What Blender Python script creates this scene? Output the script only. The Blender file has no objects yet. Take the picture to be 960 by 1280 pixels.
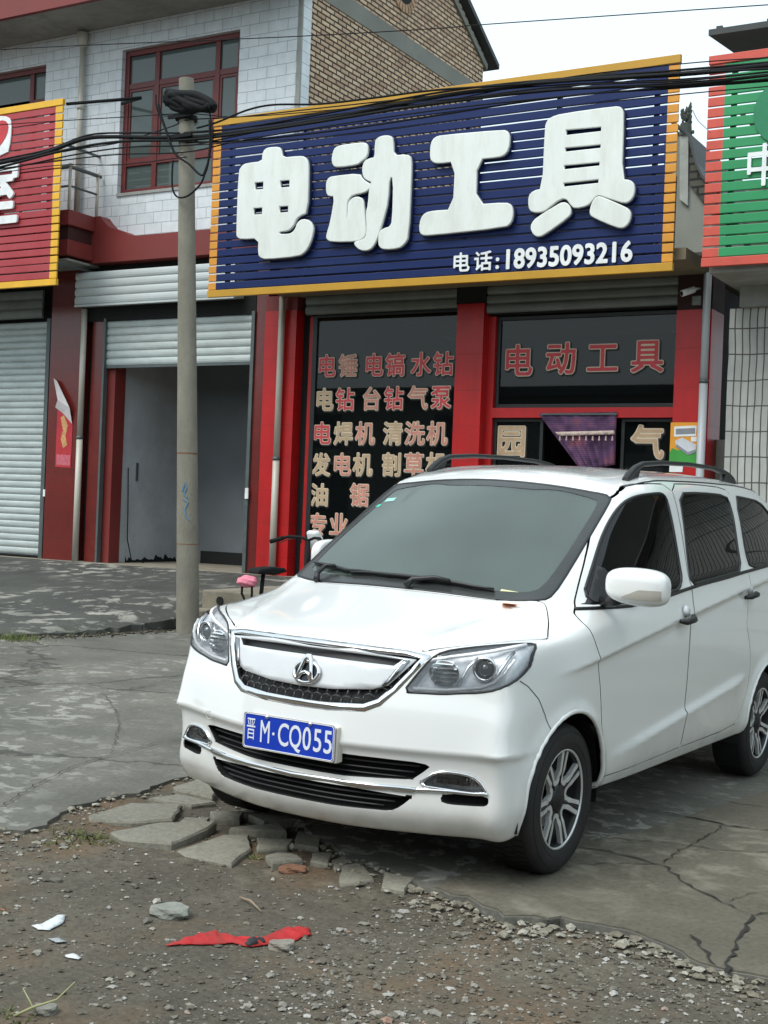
import bpy, bmesh, math, random
import numpy as np
from mathutils import Vector, Matrix
from mathutils.bvhtree import BVHTree
from mathutils.geometry import delaunay_2d_cdt
random.seed(7)
rng = np.random.default_rng(7)
SC = bpy.context.scene
COL = SC.collection
PI = math.pi

# ------------------------------------------------------------------ helpers
def link(o, parent=None):
    COL.objects.link(o)
    if parent is not None:
        o.parent = parent
    return o

def tag(o, label=None, cat=None, group=None, kind=None):
    if label: o['label'] = label
    if cat: o['category'] = cat
    if group: o['group'] = group
    if kind: o['kind'] = kind
    return o

def thing(name, label, cat, loc=(0, 0, 0), rz=0.0, group=None):
    o = bpy.data.objects.new(name, None)
    o.empty_display_size = 0.1
    link(o)
    o.location = loc
    o.rotation_euler = (0, 0, rz)
    return tag(o, label, cat, group)

class MB:
    """collects geometry for one mesh object; each face has a material index"""
    def __init__(s):
        s.v = []; s.f = []; s.m = []
    def add(s, vs, fs, mi=0):
        b = len(s.v)
        s.v += [tuple(p) for p in vs]
        s.f += [tuple(b + i for i in f) for f in fs]
        s.m += [mi] * len(fs)
        return s
    def box(s, x0, x1, y0, y1, z0, z1, mi=0):
        vs = [(x0, y0, z0), (x1, y0, z0), (x1, y1, z0), (x0, y1, z0), (x0, y0, z1), (x1, y0, z1), (x1, y1, z1), (x0, y1, z1)]
        return s.add(vs, [(0, 3, 2, 1), (4, 5, 6, 7), (0, 1, 5, 4), (1, 2, 6, 5), (2, 3, 7, 6), (3, 0, 4, 7)], mi)
    def tube(s, pts, r, n=8, mi=0, caps=True):
        pts = [Vector(p) for p in pts]
        rs = r if isinstance(r, (list, tuple)) else [r] * len(pts)
        up = None
        rings = []
        for i, p in enumerate(pts):
            t = (pts[min(i + 1, len(pts) - 1)] - pts[max(i - 1, 0)])
            if t.length < 1e-9: t = Vector((0, 0, 1))
            t.normalize()
            if up is None:
                up = Vector((0, 0, 1)) if abs(t.z) < .9 else Vector((1, 0, 0))
            a = t.cross(up)
            if a.length < 1e-6: a = t.cross(Vector((0, 1, 0)))
            a.normalize(); b = a.cross(t).normalized(); up = b
            rings.append([p + (a * math.cos(2 * PI * k / n) + b * math.sin(2 * PI * k / n)) * rs[i] for k in range(n)])
        vs = [q for r_ in rings for q in r_]
        fs = []
        for i in range(len(pts) - 1):
            for k in range(n):
                fs.append((i * n + k, i * n + (k + 1) % n, (i + 1) * n + (k + 1) % n, (i + 1) * n + k))
        if caps:
            fs.append(tuple(range(n))); fs.append(tuple((len(pts) - 1) * n + k for k in reversed(range(n))))
        return s.add(vs, fs, mi)
    def lathe(s, prof, n=32, axis='z', c=(0, 0, 0), mi=0, a0=0.0, a1=2 * PI, closed=True):
        vs = []; m = len(prof)
        steps = n if closed else n + 1
        for k in range(steps):
            a = a0 + (a1 - a0) * k / n
            for (r, h) in prof:
                x, y, z = r * math.cos(a), r * math.sin(a), h
                if axis == 'y': x, y, z = x, h, y
                elif axis == 'x': x, y, z = h, x, y
                vs.append((x + c[0], y + c[1], z + c[2]))
        fs = []
        for k in range(n):
            k2 = (k + 1) % steps
            for i in range(m - 1):
                fs.append((k * m + i, k2 * m + i, k2 * m + i + 1, k * m + i + 1))
        return s.add(vs, fs, mi)
    def prism(s, poly, z0, z1, mi=0, mp=None):
        """poly: 2-D outline; mp maps (u, v, w) to xyz"""
        mp = mp or (lambda u, v, w: (u, v, w))
        n = len(poly)
        vs = [mp(u, v, z0) for u, v in poly] + [mp(u, v, z1) for u, v in poly]
        fs = [tuple(reversed(range(n))), tuple(range(n, 2 * n))] + [(i, (i + 1) % n, n + (i + 1) % n, n + i) for i in range(n)]
        return s.add(vs, fs, mi)
    def build(s, name, mats, parent=None, smooth=False, bevel=0.0, seg=2, recalc=True, angle=None):
        me = bpy.data.meshes.new(name)
        me.from_pydata(s.v, [], s.f)
        if not isinstance(mats, (list, tuple)): mats = [mats]
        for m in mats: me.materials.append(m)
        me.polygons.foreach_set('material_index', s.m)
        if recalc:
            bm = bmesh.new(); bm.from_mesh(me)
            bmesh.ops.recalc_face_normals(bm, faces=bm.faces)
            bm.to_mesh(me); bm.free()
        if smooth: me.polygons.foreach_set('use_smooth', [True] * len(me.polygons))
        if angle is not None:
            me.polygons.foreach_set('use_smooth', [True] * len(me.polygons))
            me.set_sharp_from_angle(angle=math.radians(angle))
        me.update()
        o = bpy.data.objects.new(name, me)
        link(o, parent)
        if bevel > 0:
            b = o.modifiers.new('bevel', 'BEVEL'); b.width = bevel; b.segments = seg; b.limit_method = 'ANGLE'; b.angle_limit = math.radians(40)
        return o

# ------------------------------------------------------------------ materials
def srgb(r, g, b):
    f = lambda c: (c / 255 / 12.92) if c / 255 <= 0.04045 else ((c / 255 + 0.055) / 1.055) ** 2.4
    return (f(r), f(g), f(b), 1.0)

def new_mat(name):
    m = bpy.data.materials.new(name); m.use_nodes = True
    nt = m.node_tree
    return m, nt, nt.nodes['Principled BSDF']

def N(nt, t, **kw):
    n = nt.nodes.new(t)
    for k, v in kw.items():
        if k in n.inputs: n.inputs[k].default_value = v
        else: setattr(n, k, v)
    return n

def ramp(nt, fac, stops):
    r = nt.nodes.new('ShaderNodeValToRGB')
    el = r.color_ramp.elements
    while len(el) < len(stops): el.new(0.5)
    for e, (p, c) in zip(el, stops):
        e.position = p; e.color = c if len(c) == 4 else (*c, 1)
    nt.links.new(fac, r.inputs['Fac'])
    return r

def mixc(nt, fac, a, b, blend='MIX'):
    m = nt.nodes.new('ShaderNodeMix'); m.data_type = 'RGBA'; m.blend_type = blend
    for sock, v in ((m.inputs[0], fac), (m.inputs[6], a), (m.inputs[7], b)):
        if hasattr(v, 'is_output') or isinstance(v, bpy.types.NodeSocket): nt.links.new(v, sock)
        else: sock.default_value = v
    return m.outputs[2]

def mat(name, col, rough=0.6, metal=0.0, var=0.12, scale=6.0, bump=0.0, bscale=60.0, dirt=None, dirt_amt=0.35, dirt_scale=1.5, coat=0.0, spec=0.5, rvar=0.1, stretch=(1, 1, 1)):
    """plain procedural surface: colour with noise variation, dirt patches, small bump"""
    m, nt, b = new_mat(name)
    tc = N(nt, 'ShaderNodeTexCoord')
    mp = N(nt, 'ShaderNodeMapping'); mp.inputs['Scale'].default_value = stretch
    nt.links.new(tc.outputs['Object'], mp.inputs['Vector'])
    n1 = N(nt, 'ShaderNodeTexNoise', Scale=scale, Detail=5.0, Roughness=0.6)
    nt.links.new(mp.outputs[0], n1.inputs['Vector'])
    lo = tuple(c * (1 - var) for c in col[:3]) + (1,); hi = tuple(min(1, c * (1 + var)) for c in col[:3]) + (1,)
    r1 = ramp(nt, n1.outputs['Fac'], [(0.3, lo), (0.7, hi)])
    c = r1.outputs['Color']
    if dirt is not None:
        n2 = N(nt, 'ShaderNodeTexNoise', Scale=dirt_scale, Detail=8.0, Roughness=0.7)
        nt.links.new(mp.outputs[0], n2.inputs['Vector'])
        r2 = ramp(nt, n2.outputs['Fac'], [(0.45, (0, 0, 0, 1)), (0.75, (dirt_amt,) * 3 + (1,))])
        c = mixc(nt, r2.outputs['Color'], c, dirt)
    nt.links.new(c, b.inputs['Base Color'])
    b.inputs['Metallic'].default_value = metal
    b.inputs['Coat Weight'].default_value = coat
    b.inputs['Coat Roughness'].default_value = 0.04
    b.inputs['Specular IOR Level'].default_value = spec
    rr = ramp(nt, n1.outputs['Fac'], [(0.3, (max(0, rough - rvar * .5),) * 3 + (1,)), (0.7, (min(1, rough + rvar * .5),) * 3 + (1,))])
    nt.links.new(rr.outputs['Color'], b.inputs['Roughness'])
    if bump > 0:
        n3 = N(nt, 'ShaderNodeTexNoise', Scale=bscale, Detail=4.0)
        nt.links.new(mp.outputs[0], n3.inputs['Vector'])
        bp = N(nt, 'ShaderNodeBump', Strength=bump, Distance=0.01)
        nt.links.new(n3.outputs['Fac'], bp.inputs['Height'])
        nt.links.new(bp.outputs['Normal'], b.inputs['Normal'])
    return m

def glass_mat(name, tint=(0.5, 0.55, 0.53), body=(0.01, 0.012, 0.012), through=0.5, rough=0.02, refl=0.5, film=None, film_amt=0.0):
    """thin tinted pane: part see-through, part dark body, dusty film, Fresnel mirror on top"""
    m, nt, b = new_mat(name)
    b.inputs['Base Color'].default_value = (*body, 1)
    b.inputs['Roughness'].default_value = rough
    b.inputs['IOR'].default_value = 1.5
    b.inputs['Specular IOR Level'].default_value = refl
    tr = N(nt, 'ShaderNodeBsdfTransparent'); tr.inputs['Color'].default_value = (*tint, 1)
    gl = N(nt, 'ShaderNodeBsdfGlossy'); gl.inputs['Roughness'].default_value = rough
    fr = N(nt, 'ShaderNodeFresnel'); fr.inputs['IOR'].default_value = 1.5
    mx = N(nt, 'ShaderNodeMixShader'); nt.links.new(fr.outputs[0], mx.inputs[0]); nt.links.new(tr.outputs[0], mx.inputs[1]); nt.links.new(gl.outputs[0], mx.inputs[2])
    if film is not None:
        b.inputs['Base Color'].default_value = (*film, 1)
        tc = N(nt, 'ShaderNodeTexCoord'); n1 = N(nt, 'ShaderNodeTexNoise', Scale=2.0, Detail=6.0); nt.links.new(tc.outputs['Object'], n1.inputs['Vector'])
        r = ramp(nt, n1.outputs['Fac'], [(0.3, (1 - film_amt * .8,) * 3), (0.7, (1 - film_amt * 1.15,) * 3)])
        m2 = N(nt, 'ShaderNodeMixShader'); nt.links.new(r.outputs[0], m2.inputs[0])
    else:
        m2 = N(nt, 'ShaderNodeMixShader'); m2.inputs[0].default_value = through
    nt.links.new(b.outputs[0], m2.inputs[1]); nt.links.new(mx.outputs[0], m2.inputs[2])
    out = nt.nodes['Material Output']; nt.links.new(m2.outputs[0], out.inputs['Surface'])
    return m

M = {}
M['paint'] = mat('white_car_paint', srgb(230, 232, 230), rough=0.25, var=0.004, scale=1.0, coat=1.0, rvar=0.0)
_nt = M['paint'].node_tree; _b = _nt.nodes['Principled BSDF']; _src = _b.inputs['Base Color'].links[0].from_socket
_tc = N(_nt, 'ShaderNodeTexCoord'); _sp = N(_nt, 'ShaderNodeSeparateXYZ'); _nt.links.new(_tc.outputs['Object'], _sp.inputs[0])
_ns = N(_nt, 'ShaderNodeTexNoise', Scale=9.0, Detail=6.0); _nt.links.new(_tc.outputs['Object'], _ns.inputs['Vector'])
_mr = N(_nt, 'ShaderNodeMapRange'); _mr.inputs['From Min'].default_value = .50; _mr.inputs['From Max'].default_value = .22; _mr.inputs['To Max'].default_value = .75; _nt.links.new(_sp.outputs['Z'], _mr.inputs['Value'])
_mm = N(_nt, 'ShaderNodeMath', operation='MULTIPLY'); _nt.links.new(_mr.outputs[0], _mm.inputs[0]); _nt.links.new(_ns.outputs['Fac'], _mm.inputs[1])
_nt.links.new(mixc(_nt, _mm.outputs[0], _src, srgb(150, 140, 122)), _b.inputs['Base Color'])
M['carblack'] = mat('black_plastic', (0.012, 0.012, 0.013, 1), rough=0.45, var=0.2)
M['cargap'] = mat('dark_gap', (0.006, 0.006, 0.006, 1), rough=0.9)
M['rubber'] = mat('tyre_rubber', (0.010, 0.010, 0.011, 1), rough=0.7, var=0.3, dirt=srgb(70, 66, 58), dirt_amt=0.22, dirt_scale=5)
M['chrome'] = mat('chrome', (0.75, 0.76, 0.77, 1), rough=0.14, metal=1.0, var=0.03)
M['darkchrome'] = mat('dark_chrome', (0.30, 0.31, 0.32, 1), rough=0.2, metal=1.0, var=0.03)
M['alloy'] = mat('wheel_silver', (0.66, 0.67, 0.67, 1), rough=0.3, metal=0.5, var=0.05, dirt=srgb(120, 112, 100), dirt_amt=0.3, dirt_scale=6)
M['darkwheel'] = mat('wheel_dark', (0.008, 0.008, 0.009, 1), rough=0.5)
M['silverpaint'] = mat('silver_grille_panel', srgb(205, 208, 210), rough=0.3, metal=0.0, var=0.02, coat=0.6)
M['interior'] = mat('car_interior', (0.05, 0.052, 0.05, 1), rough=0.8, var=0.2)
M['seatcloth'] = mat('seat_cloth', (0.09, 0.088, 0.085, 1), rough=0.9, var=0.3)
M['dash'] = mat('dashboard_grey', (0.10, 0.105, 0.10, 1), rough=0.6, var=0.2)
M['windshield'] = glass_mat('windscreen_glass', tint=(0.62, 0.72, 0.68), refl=0.5, rough=0.03, film=(0.26, 0.31, 0.29), film_amt=0.24)
M['sideglass'] = glass_mat('dark_side_glass', tint=(0.42, 0.44, 0.43), body=(0.006, 0.007, 0.007), through=0.82, rough=0.01, refl=.2)
M['lampglass'] = glass_mat('lamp_cover_glass', tint=(0.95, 0.96, 0.97), body=(0.2, 0.2, 0.2), through=0.97, rough=0.01)
M['lens'] = mat('projector_lens', (0.03, 0.04, 0.05, 1), rough=0.05, coat=1.0, var=0.05)
M['amber'] = mat('clear_indicator', (0.6, 0.58, 0.52, 1), rough=0.2, metal=0.4)
M['platered'] = mat('plate_blue', srgb(18, 58, 178), rough=0.4, var=0.05)
M['platewhite'] = mat('plate_white', srgb(225, 230, 238), rough=0.4, var=0.03)
M['platewood'] = mat('plate_bracket', srgb(205, 200, 188), rough=0.6)
M['leaf'] = mat('orange_leaf', srgb(224, 130, 52), rough=0.7)

# ------------------------------------------------------------------ camera
F_PX = 1658.65
CR = ((8.65840417e-01, 4.98780230e-01, 3.92256789e-02), (3.43161003e-02, 1.90128122e-02, -9.99230163e-01), (-4.99142041e-01, 8.66519934e-01, -6.54131130e-04))
cam = bpy.data.cameras.new('camera'); camo = bpy.data.objects.new('camera', cam); link(camo)
cam.sensor_fit = 'AUTO'; cam.sensor_width = 36.0; cam.lens = 36.0 * F_PX / 1280.0
cam.clip_start = 0.05; cam.clip_end = 600
mw = Matrix.Identity(4)
for i in range(3):
    mw[i][0] = CR[0][i]; mw[i][1] = -CR[1][i]; mw[i][2] = -CR[2][i]
mw[2][3] = 1.43
# scene is measured in photo order: rows of CR are the camera's right, down and forward axes in the world
mw = Matrix(((CR[0][0], -CR[1][0], -CR[2][0], 0), (CR[0][1], -CR[1][1], -CR[2][1], 0), (CR[0][2], -CR[1][2], -CR[2][2], 1.43), (0, 0, 0, 1)))
camo.matrix_world = mw
SC.camera = camo

# ------------------------------------------------------------------ light
SUN_EL, SUN_AZ = math.radians(52), math.radians(200)
w = bpy.data.worlds.new('World'); SC.world = w; w.use_nodes = True
nt = w.node_tree; bg = nt.nodes['Background']
sky = nt.nodes.new('ShaderNodeTexSky'); sky.sky_type = 'NISHITA'; sky.sun_disc = False
sky.sun_elevation = SUN_EL; sky.sun_rotation = SUN_AZ; sky.dust_density = 6.0; sky.air_density = 1.0
SKYC = (7.0, 8.25, 8.9, 1)
mx = mixc(nt, 0.88, sky.outputs['Color'], SKYC)
nt.links.new(mx, bg.inputs['Color']); bg.inputs['Strength'].default_value = 0.11
sl = bpy.data.lights.new('sun', 'SUN'); sl.energy = 1.7; sl.angle = math.radians(30); sl.color = (1, 0.98, 0.95)
so = bpy.data.objects.new('sun', sl); link(so)
so.rotation_euler = Vector((-math.sin(SUN_AZ) * math.cos(SUN_EL), -math.cos(SUN_AZ) * math.cos(SUN_EL), -math.sin(SUN_EL))).to_track_quat('-Z', 'Y').to_euler()
SC.view_settings.view_transform = 'Standard'; SC.view_settings.look = 'None'; SC.view_settings.exposure = 0.50; SC.view_settings.gamma = 1.0
# ------------------------------------------------------------------ the car
CARM = Matrix(((-4.22237231e-02, 9.98864230e-01, 2.20773194e-02, -2.85362278),
               (-9.99108181e-01, -4.22140192e-02, -9.05610471e-04, 5.08572342),
               (2.73904791e-05, -2.20958687e-02, 9.99755856e-01, 0.001),
               (0, 0, 0, 1)))
FY = np.array([0, .22, .44, .61, .735, .81])
FDX = np.array([0, -.015, -.085, -.155, -.215, -.30])
def row(xc, zf, ys, side, rear, sw=1.0):
    """front six points from the plan curve, then the side and the tail"""
    if not hasattr(zf, '__len__'): zf = [zf] * 6
    pts = [(xc + FDX[i] * sw, FY[i] * ys, zf[i]) for i in range(6)]
    return pts + list(side) + list(rear)
SX = [0.02, -.55, -1.33, -2.2, -2.85, -3.3]
def sd(y, zs):
    if not hasattr(y, '__len__'): y = [y] * 6
    if not hasattr(zs, '__len__'): zs = [zs] * 6
    return [(SX[i], y[i], zs[i]) for i in range(6)]
def tail(z, x=-3.70, y=.74):
    return [(x + .13, y, z), (x + .02, y * .58, z), (x, 0, z)]
GRID = [
 row(.40, .215, .80, sd(.60, .26), tail(.28, -3.4, .6)),
 row(.63, .205, .955, sd(.785, .285), tail(.26, -3.6)),
 row(.69, .225, .985, sd([.82, .815, .815, .82, .825, .82], .30), tail(.28, -3.66)),
 row(.735, .30, 1.0, sd([.838, .835, .835, .838, .84, .83], .36), tail(.35)),
 row(.725, .41, 1.0, sd([.845, .843, .843, .845, .847, .835], .47), tail(.46)),
 row(.742, .53, 1.0, sd([.848, .848, .848, .85, .85, .838], .58), tail(.57)),
 row(.745, .60, 1.0, sd([.85, .851, .852, .853, .853, .84], .68), tail(.67)),
 row(.735, .68, 1.0, sd([.85, .852, .853, .854, .854, .84], .77), tail(.77)),
 row(.712, [.76, .76, .76, .765, .77, .78], .995, sd([.847, .852, .854, .855, .853, .838], [.83, .85, .87, .88, .88, .88]), tail(.86)),
 row(.672, [.865, .867, .875, .893, .91, .92], .985, sd([.835, .85, .852, .853, .85, .832], [.915, .94, .98, 1.01, 1.02, 1.02]), tail(1.0)),
 [(.63, 0, .918), (.612, .215, .918), (.54, .425, .922), (.44, .585, .937), (.31, .71, .958), (.15, .785, .967), (-.03, .818, .968), (-.54, .845, 1.0), (-1.33, .848, 1.04), (-2.2, .85, 1.09), (-2.85, .845, 1.11), (-3.3, .825, 1.11), (-3.57, .73, 1.10), (-3.68, .43, 1.10), (-3.70, 0, 1.10)],
 [(.50, 0, .960), (.485, .21, .960), (.42, .41, .960), (.33, .57, .968), (.21, .69, .982), (.07, .755, .992), (-.10, .792, 1.0), (-.54, .835, 1.04), (-1.33, .842, 1.09), (-2.2, .845, 1.15), (-2.85, .838, 1.17), (-3.29, .815, 1.18), (-3.56, .72, 1.18), (-3.67, .42, 1.18), (-3.69, 0, 1.18)],
 [(.24, 0, 1.025), (.23, .21, 1.023), (.19, .405, 1.017), (.12, .56, 1.016), (.04, .665, 1.022), (-.06, .722, 1.030), (-.20, .768, 1.04), (-.55, .825, 1.07), (-1.33, .837, 1.125), (-2.2, .84, 1.188), (-2.85, .832, 1.215), (-3.28, .805, 1.23), (-3.55, .71, 1.23), (-3.66, .415, 1.23), (-3.68, 0, 1.23)],
 [(.03, 0, 1.086), (.02, .21, 1.084), (-.005, .40, 1.076), (-.04, .555, 1.074), (-.08, .655, 1.078), (-.17, .712, 1.080), (-.30, .765, 1.078), (-.60, .815, 1.092), (-1.33, .829, 1.148), (-2.2, .832, 1.212), (-2.85, .823, 1.24), (-3.27, .795, 1.26), (-3.54, .70, 1.26), (-3.65, .41, 1.26), (-3.67, 0, 1.26)],
 [(-.04, 0, 1.125), (-.05, .21, 1.122), (-.075, .40, 1.112), (-.105, .55, 1.108), (-.145, .648, 1.112), (-.25, .712, 1.112), (-.38, .758, 1.11), (-.66, .802, 1.125), (-1.335, .817, 1.18), (-2.2, .82, 1.24), (-2.85, .811, 1.27), (-3.26, .785, 1.29), (-3.52, .69, 1.29), (-3.63, .405, 1.29), (-3.65, 0, 1.29)],
 [(-.24, 0, 1.258), (-.25, .205, 1.254), (-.275, .39, 1.243), (-.305, .535, 1.235), (-.345, .638, 1.237), (-.45, .70, 1.235), (-.57, .735, 1.235), (-.80, .765, 1.24), (-1.345, .787, 1.29), (-2.21, .79, 1.335), (-2.85, .78, 1.35), (-3.24, .75, 1.37), (-3.48, .66, 1.37), (-3.59, .385, 1.37), (-3.61, 0, 1.37)],
 [(-.47, 0, 1.405), (-.48, .20, 1.40), (-.51, .38, 1.387), (-.54, .52, 1.375), (-.575, .625, 1.375), (-.68, .677, 1.375), (-.80, .703, 1.38), (-.98, .727, 1.39), (-1.37, .748, 1.43), (-2.22, .752, 1.465), (-2.85, .742, 1.475), (-3.20, .71, 1.48), (-3.43, .62, 1.48), (-3.54, .36, 1.49), (-3.56, 0, 1.49)],
 [(-.74, 0, 1.558), (-.75, .195, 1.553), (-.775, .375, 1.54), (-.80, .51, 1.527), (-.825, .607, 1.525), (-.92, .652, 1.53), (-1.02, .672, 1.54), (-1.13, .688, 1.55), (-1.41, .703, 1.56), (-2.23, .706, 1.58), (-2.84, .697, 1.575), (-3.16, .665, 1.57), (-3.38, .57, 1.57), (-3.48, .33, 1.58), (-3.50, 0, 1.58)],
 [(-.84, 0, 1.606), (-.85, .19, 1.602), (-.87, .365, 1.592), (-.89, .49, 1.58), (-.915, .592, 1.577), (-1.0, .632, 1.585), (-1.10, .65, 1.597), (-1.20, .66, 1.607), (-1.44, .674, 1.615), (-2.23, .678, 1.632), (-2.83, .668, 1.625), (-3.12, .635, 1.612), (-3.33, .54, 1.61), (-3.44, .31, 1.62), (-3.46, 0, 1.62)],
 [(-.93, 0, 1.640), (-.94, .18, 1.637), (-.96, .345, 1.628), (-.985, .46, 1.617), (-1.02, .555, 1.612), (-1.10, .595, 1.622), (-1.18, .613, 1.635), (-1.27, .622, 1.645), (-1.48, .632, 1.655), (-2.23, .635, 1.672), (-2.81, .625, 1.665), (-3.07, .59, 1.65), (-3.26, .50, 1.645), (-3.37, .28, 1.655), (-3.39, 0, 1.655)],
 [(-1.08, 0, 1.672), (-1.09, .15, 1.67), (-1.11, .28, 1.664), (-1.14, .375, 1.656), (-1.18, .44, 1.655), (-1.24, .475, 1.662), (-1.31, .49, 1.672), (-1.39, .50, 1.68), (-1.57, .508, 1.69), (-2.23, .51, 1.705), (-2.75, .50, 1.698), (-2.97, .47, 1.688), (-3.12, .39, 1.68), (-3.20, .21, 1.685), (-3.22, 0, 1.685)],
 [(-1.38, 0, 1.70), (-1.39, .08, 1.70), (-1.41, .14, 1.697), (-1.43, .18, 1.695), (-1.46, .21, 1.696), (-1.50, .23, 1.70), (-1.55, .24, 1.703), (-1.61, .245, 1.707), (-1.74, .25, 1.712), (-2.23, .25, 1.722), (-2.60, .245, 1.718), (-2.74, .22, 1.713), (-2.83, .17, 1.71), (-2.88, .09, 1.71), (-2.9, 0, 1.71)],
 [(-1.60, 0, 1.712), (-1.61, 0, 1.712), (-1.62, 0, 1.712), (-1.63, 0, 1.712), (-1.65, 0, 1.713), (-1.68, 0, 1.715), (-1.72, 0, 1.716), (-1.77, 0, 1.718), (-1.88, 0, 1.721), (-2.23, 0, 1.727), (-2.45, 0, 1.725), (-2.54, 0, 1.722), (-2.60, 0, 1.72), (-2.64, 0, 1.718), (-2.66, 0, 1.717)],
]
G = np.array(GRID, float)             # rows x cols x 3
NR, NC = G.shape[:2]

def bspl_eval(P, segs, first, last):
    """uniform cubic B-spline along axis 0; first / last: 'mirror' (y flips) or 'free'"""
    def ext(P):
        a = P[1] * np.array([1, -1, 1]) if first == 'mirror' else 2 * P[0] - P[1]
        b = P[-2] * np.array([1, -1, 1]) if last == 'mirror' else 2 * P[-1] - P[-2]
        return np.concatenate([a[None], P, b[None]])
    C = P.copy()
    for _ in range(3):                # pull the spline towards the control points
        E = ext(C)
        lim = (E[:-2] + 4 * E[1:-1] + E[2:]) / 6
        C = C + (P - lim) * 0.9
    E = ext(C)
    out = []
    for i in range(len(P) - 1):
        k = segs[i]
        for j in range(k):
            t = j / k
            b0 = (1 - t) ** 3 / 6; b1 = (3 * t ** 3 - 6 * t * t + 4) / 6; b2 = (-3 * t ** 3 + 3 * t * t + 3 * t + 1) / 6; b3 = t ** 3 / 6
            out.append(b0 * E[i] + b1 * E[i + 1] + b2 * E[i + 2] + b3 * E[i + 3])
    out.append((E[-3] + 4 * E[-2] + E[-1]) / 6)
    return np.array(out)

rseg = [2, 3, 5, 8, 9, 7, 7, 8, 10, 7, 5, 6, 7, 5, 10, 12, 12, 5, 4, 6, 8, 4]
assert len(rseg) == NR - 1
cseg = [10, 10, 8, 7, 7, 9, 22, 28, 30, 22, 14, 9, 8, 8]
S1 = bspl_eval(G, rseg, 'free', 'free')
S2 = bspl_eval(S1.transpose(1, 0, 2), cseg, 'mirror', 'mirror').transpose(1, 0, 2)
S2[:, 0, 1] = 0; S2[:, -1, 1] = 0; S2[-1, :, 1] = 0
# pressed creases of the side: displaced along y only where the side faces outward
def sstep(a, b, x):
    t = np.clip((x - a) / (b - a), 0, 1); return t * t * (3 - 2 * t)
X, Y, Z = S2[..., 0], S2[..., 1], S2[..., 2]
def crease(zc, amp, up, dn, win):
    d = Z - zc
    prof = np.where(d >= 0, np.exp(-d / up), np.exp(d / dn))
    return amp * prof * win
win = sstep(.30, .0, X) * sstep(-3.5, -3.2, X) * sstep(.70, .78, Y)
zc1 = .855 + (-.08 - X) * .118 - .004 * (X + 1.3) ** 2
dY = crease(zc1 - .0, .020, .11, .012, win * sstep(.25, -.2, X))
zc2 = .42 + (-.40 - X) * .105
dY += crease(zc2, .020, .012, .10, sstep(-.35, -.8, X) * sstep(-2.35, -2.05, X) * sstep(.70, .78, Y))
# wheel-arch flares
for xa in (0, -2.72):
    rr = np.sqrt((X - xa) ** 2 + (Z - .31) ** 2)
    dY += .014 * np.exp(-((rr - .36) / .030) ** 2) * sstep(.70, .78, Y) * sstep(.25, .35, Z)
S2[..., 1] += dY
# bumper shelf crease (front) at z about .54 and spoiler lip
fw = sstep(.30, .42, X)
S2[..., 0] += fw * (.020 * np.exp(-np.maximum(Z - .535, 0) / .05) * (Z >= .535) + .020 * np.exp(-np.maximum(.535 - Z, 0) / .008) * (Z < .535)) * sstep(.86, .75, Z)
S2[..., 1] += fw * sstep(.6, .8, Y) * (.014 * np.exp(-np.maximum(Z - .535, 0) / .05) * (Z >= .535) + .014 * np.exp(-np.maximum(.535 - Z, 0) / .008) * (Z < .535))
# bonnet crease running from the lamp back to the pillar
hz = (X < .62) & (X > -.12) & (Z > .9) & (Z < 1.12)
yl = .43 + (.62 - X) * .235
hm = sstep(.62, .45, X) * sstep(-.15, .05, X) * sstep(.88, .93, Z)
S2[..., 2] += np.where(hz, hm * .012 * np.exp(-np.abs(Y - yl) / .05) , 0)
nr, nc = S2.shape[:2]

def grid_bm(sign):
    pass
verts = []; faces = []
idx = {}
for i in range(nr):
    for j in range(nc):
        idx[(i, j, 0)] = len(verts); verts.append(tuple(S2[i, j]))
for i in range(nr):
    for j in range(nc):
        if abs(S2[i, j, 1]) < 1e-7: idx[(i, j, 1)] = idx[(i, j, 0)]
        else:
            idx[(i, j, 1)] = len(verts); verts.append((S2[i, j, 0], -S2[i, j, 1], S2[i, j, 2]))
for s in (0, 1):
    for i in range(nr - 1):
        for j in range(nc - 1):
            q = [idx[(i, j, s)], idx[(i, j + 1, s)], idx[(i + 1, j + 1, s)], idx[(i + 1, j, s)]]
            if s == 0: q = q[::-1]
            q2 = []
            for v in q:
                if v not in q2: q2.append(v)
            if len(q2) >= 3: faces.append(tuple(q2))
BODY = bmesh.new()
bv = [BODY.verts.new(p) for p in verts]
for f in faces:
    try: BODY.faces.new([bv[k] for k in f])
    except ValueError: pass
bmesh.ops.remove_doubles(BODY, verts=BODY.verts, dist=1e-5)
bmesh.ops.recalc_face_normals(BODY, faces=BODY.faces)
BODY.normal_update()
_c = sum((f.normal.dot(f.calc_center_median() - Vector((-1.5, 0, .8))) for f in BODY.faces))
if _c < 0: bmesh.ops.reverse_faces(BODY, faces=BODY.faces)
BVH = BVHTree.FromBMesh(BODY)
BODY.faces.ensure_lookup_table(); BODY.verts.ensure_lookup_table()
ORIG = [([v.co.copy() for v in f.verts], [v.normal.copy() for v in f.verts]) for f in BODY.faces]
def skin_normal(p):
    h, n, i, d = BVH.find_nearest(p)
    if h is None or d > 4e-4: return None
    co, no = ORIG[i]; a = Vector(); 
    for c, m_ in zip(co, no):
        w_ = 1 / ((c - p).length_squared + 1e-9); a += m_ * w_
    return a.normalized()
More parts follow.
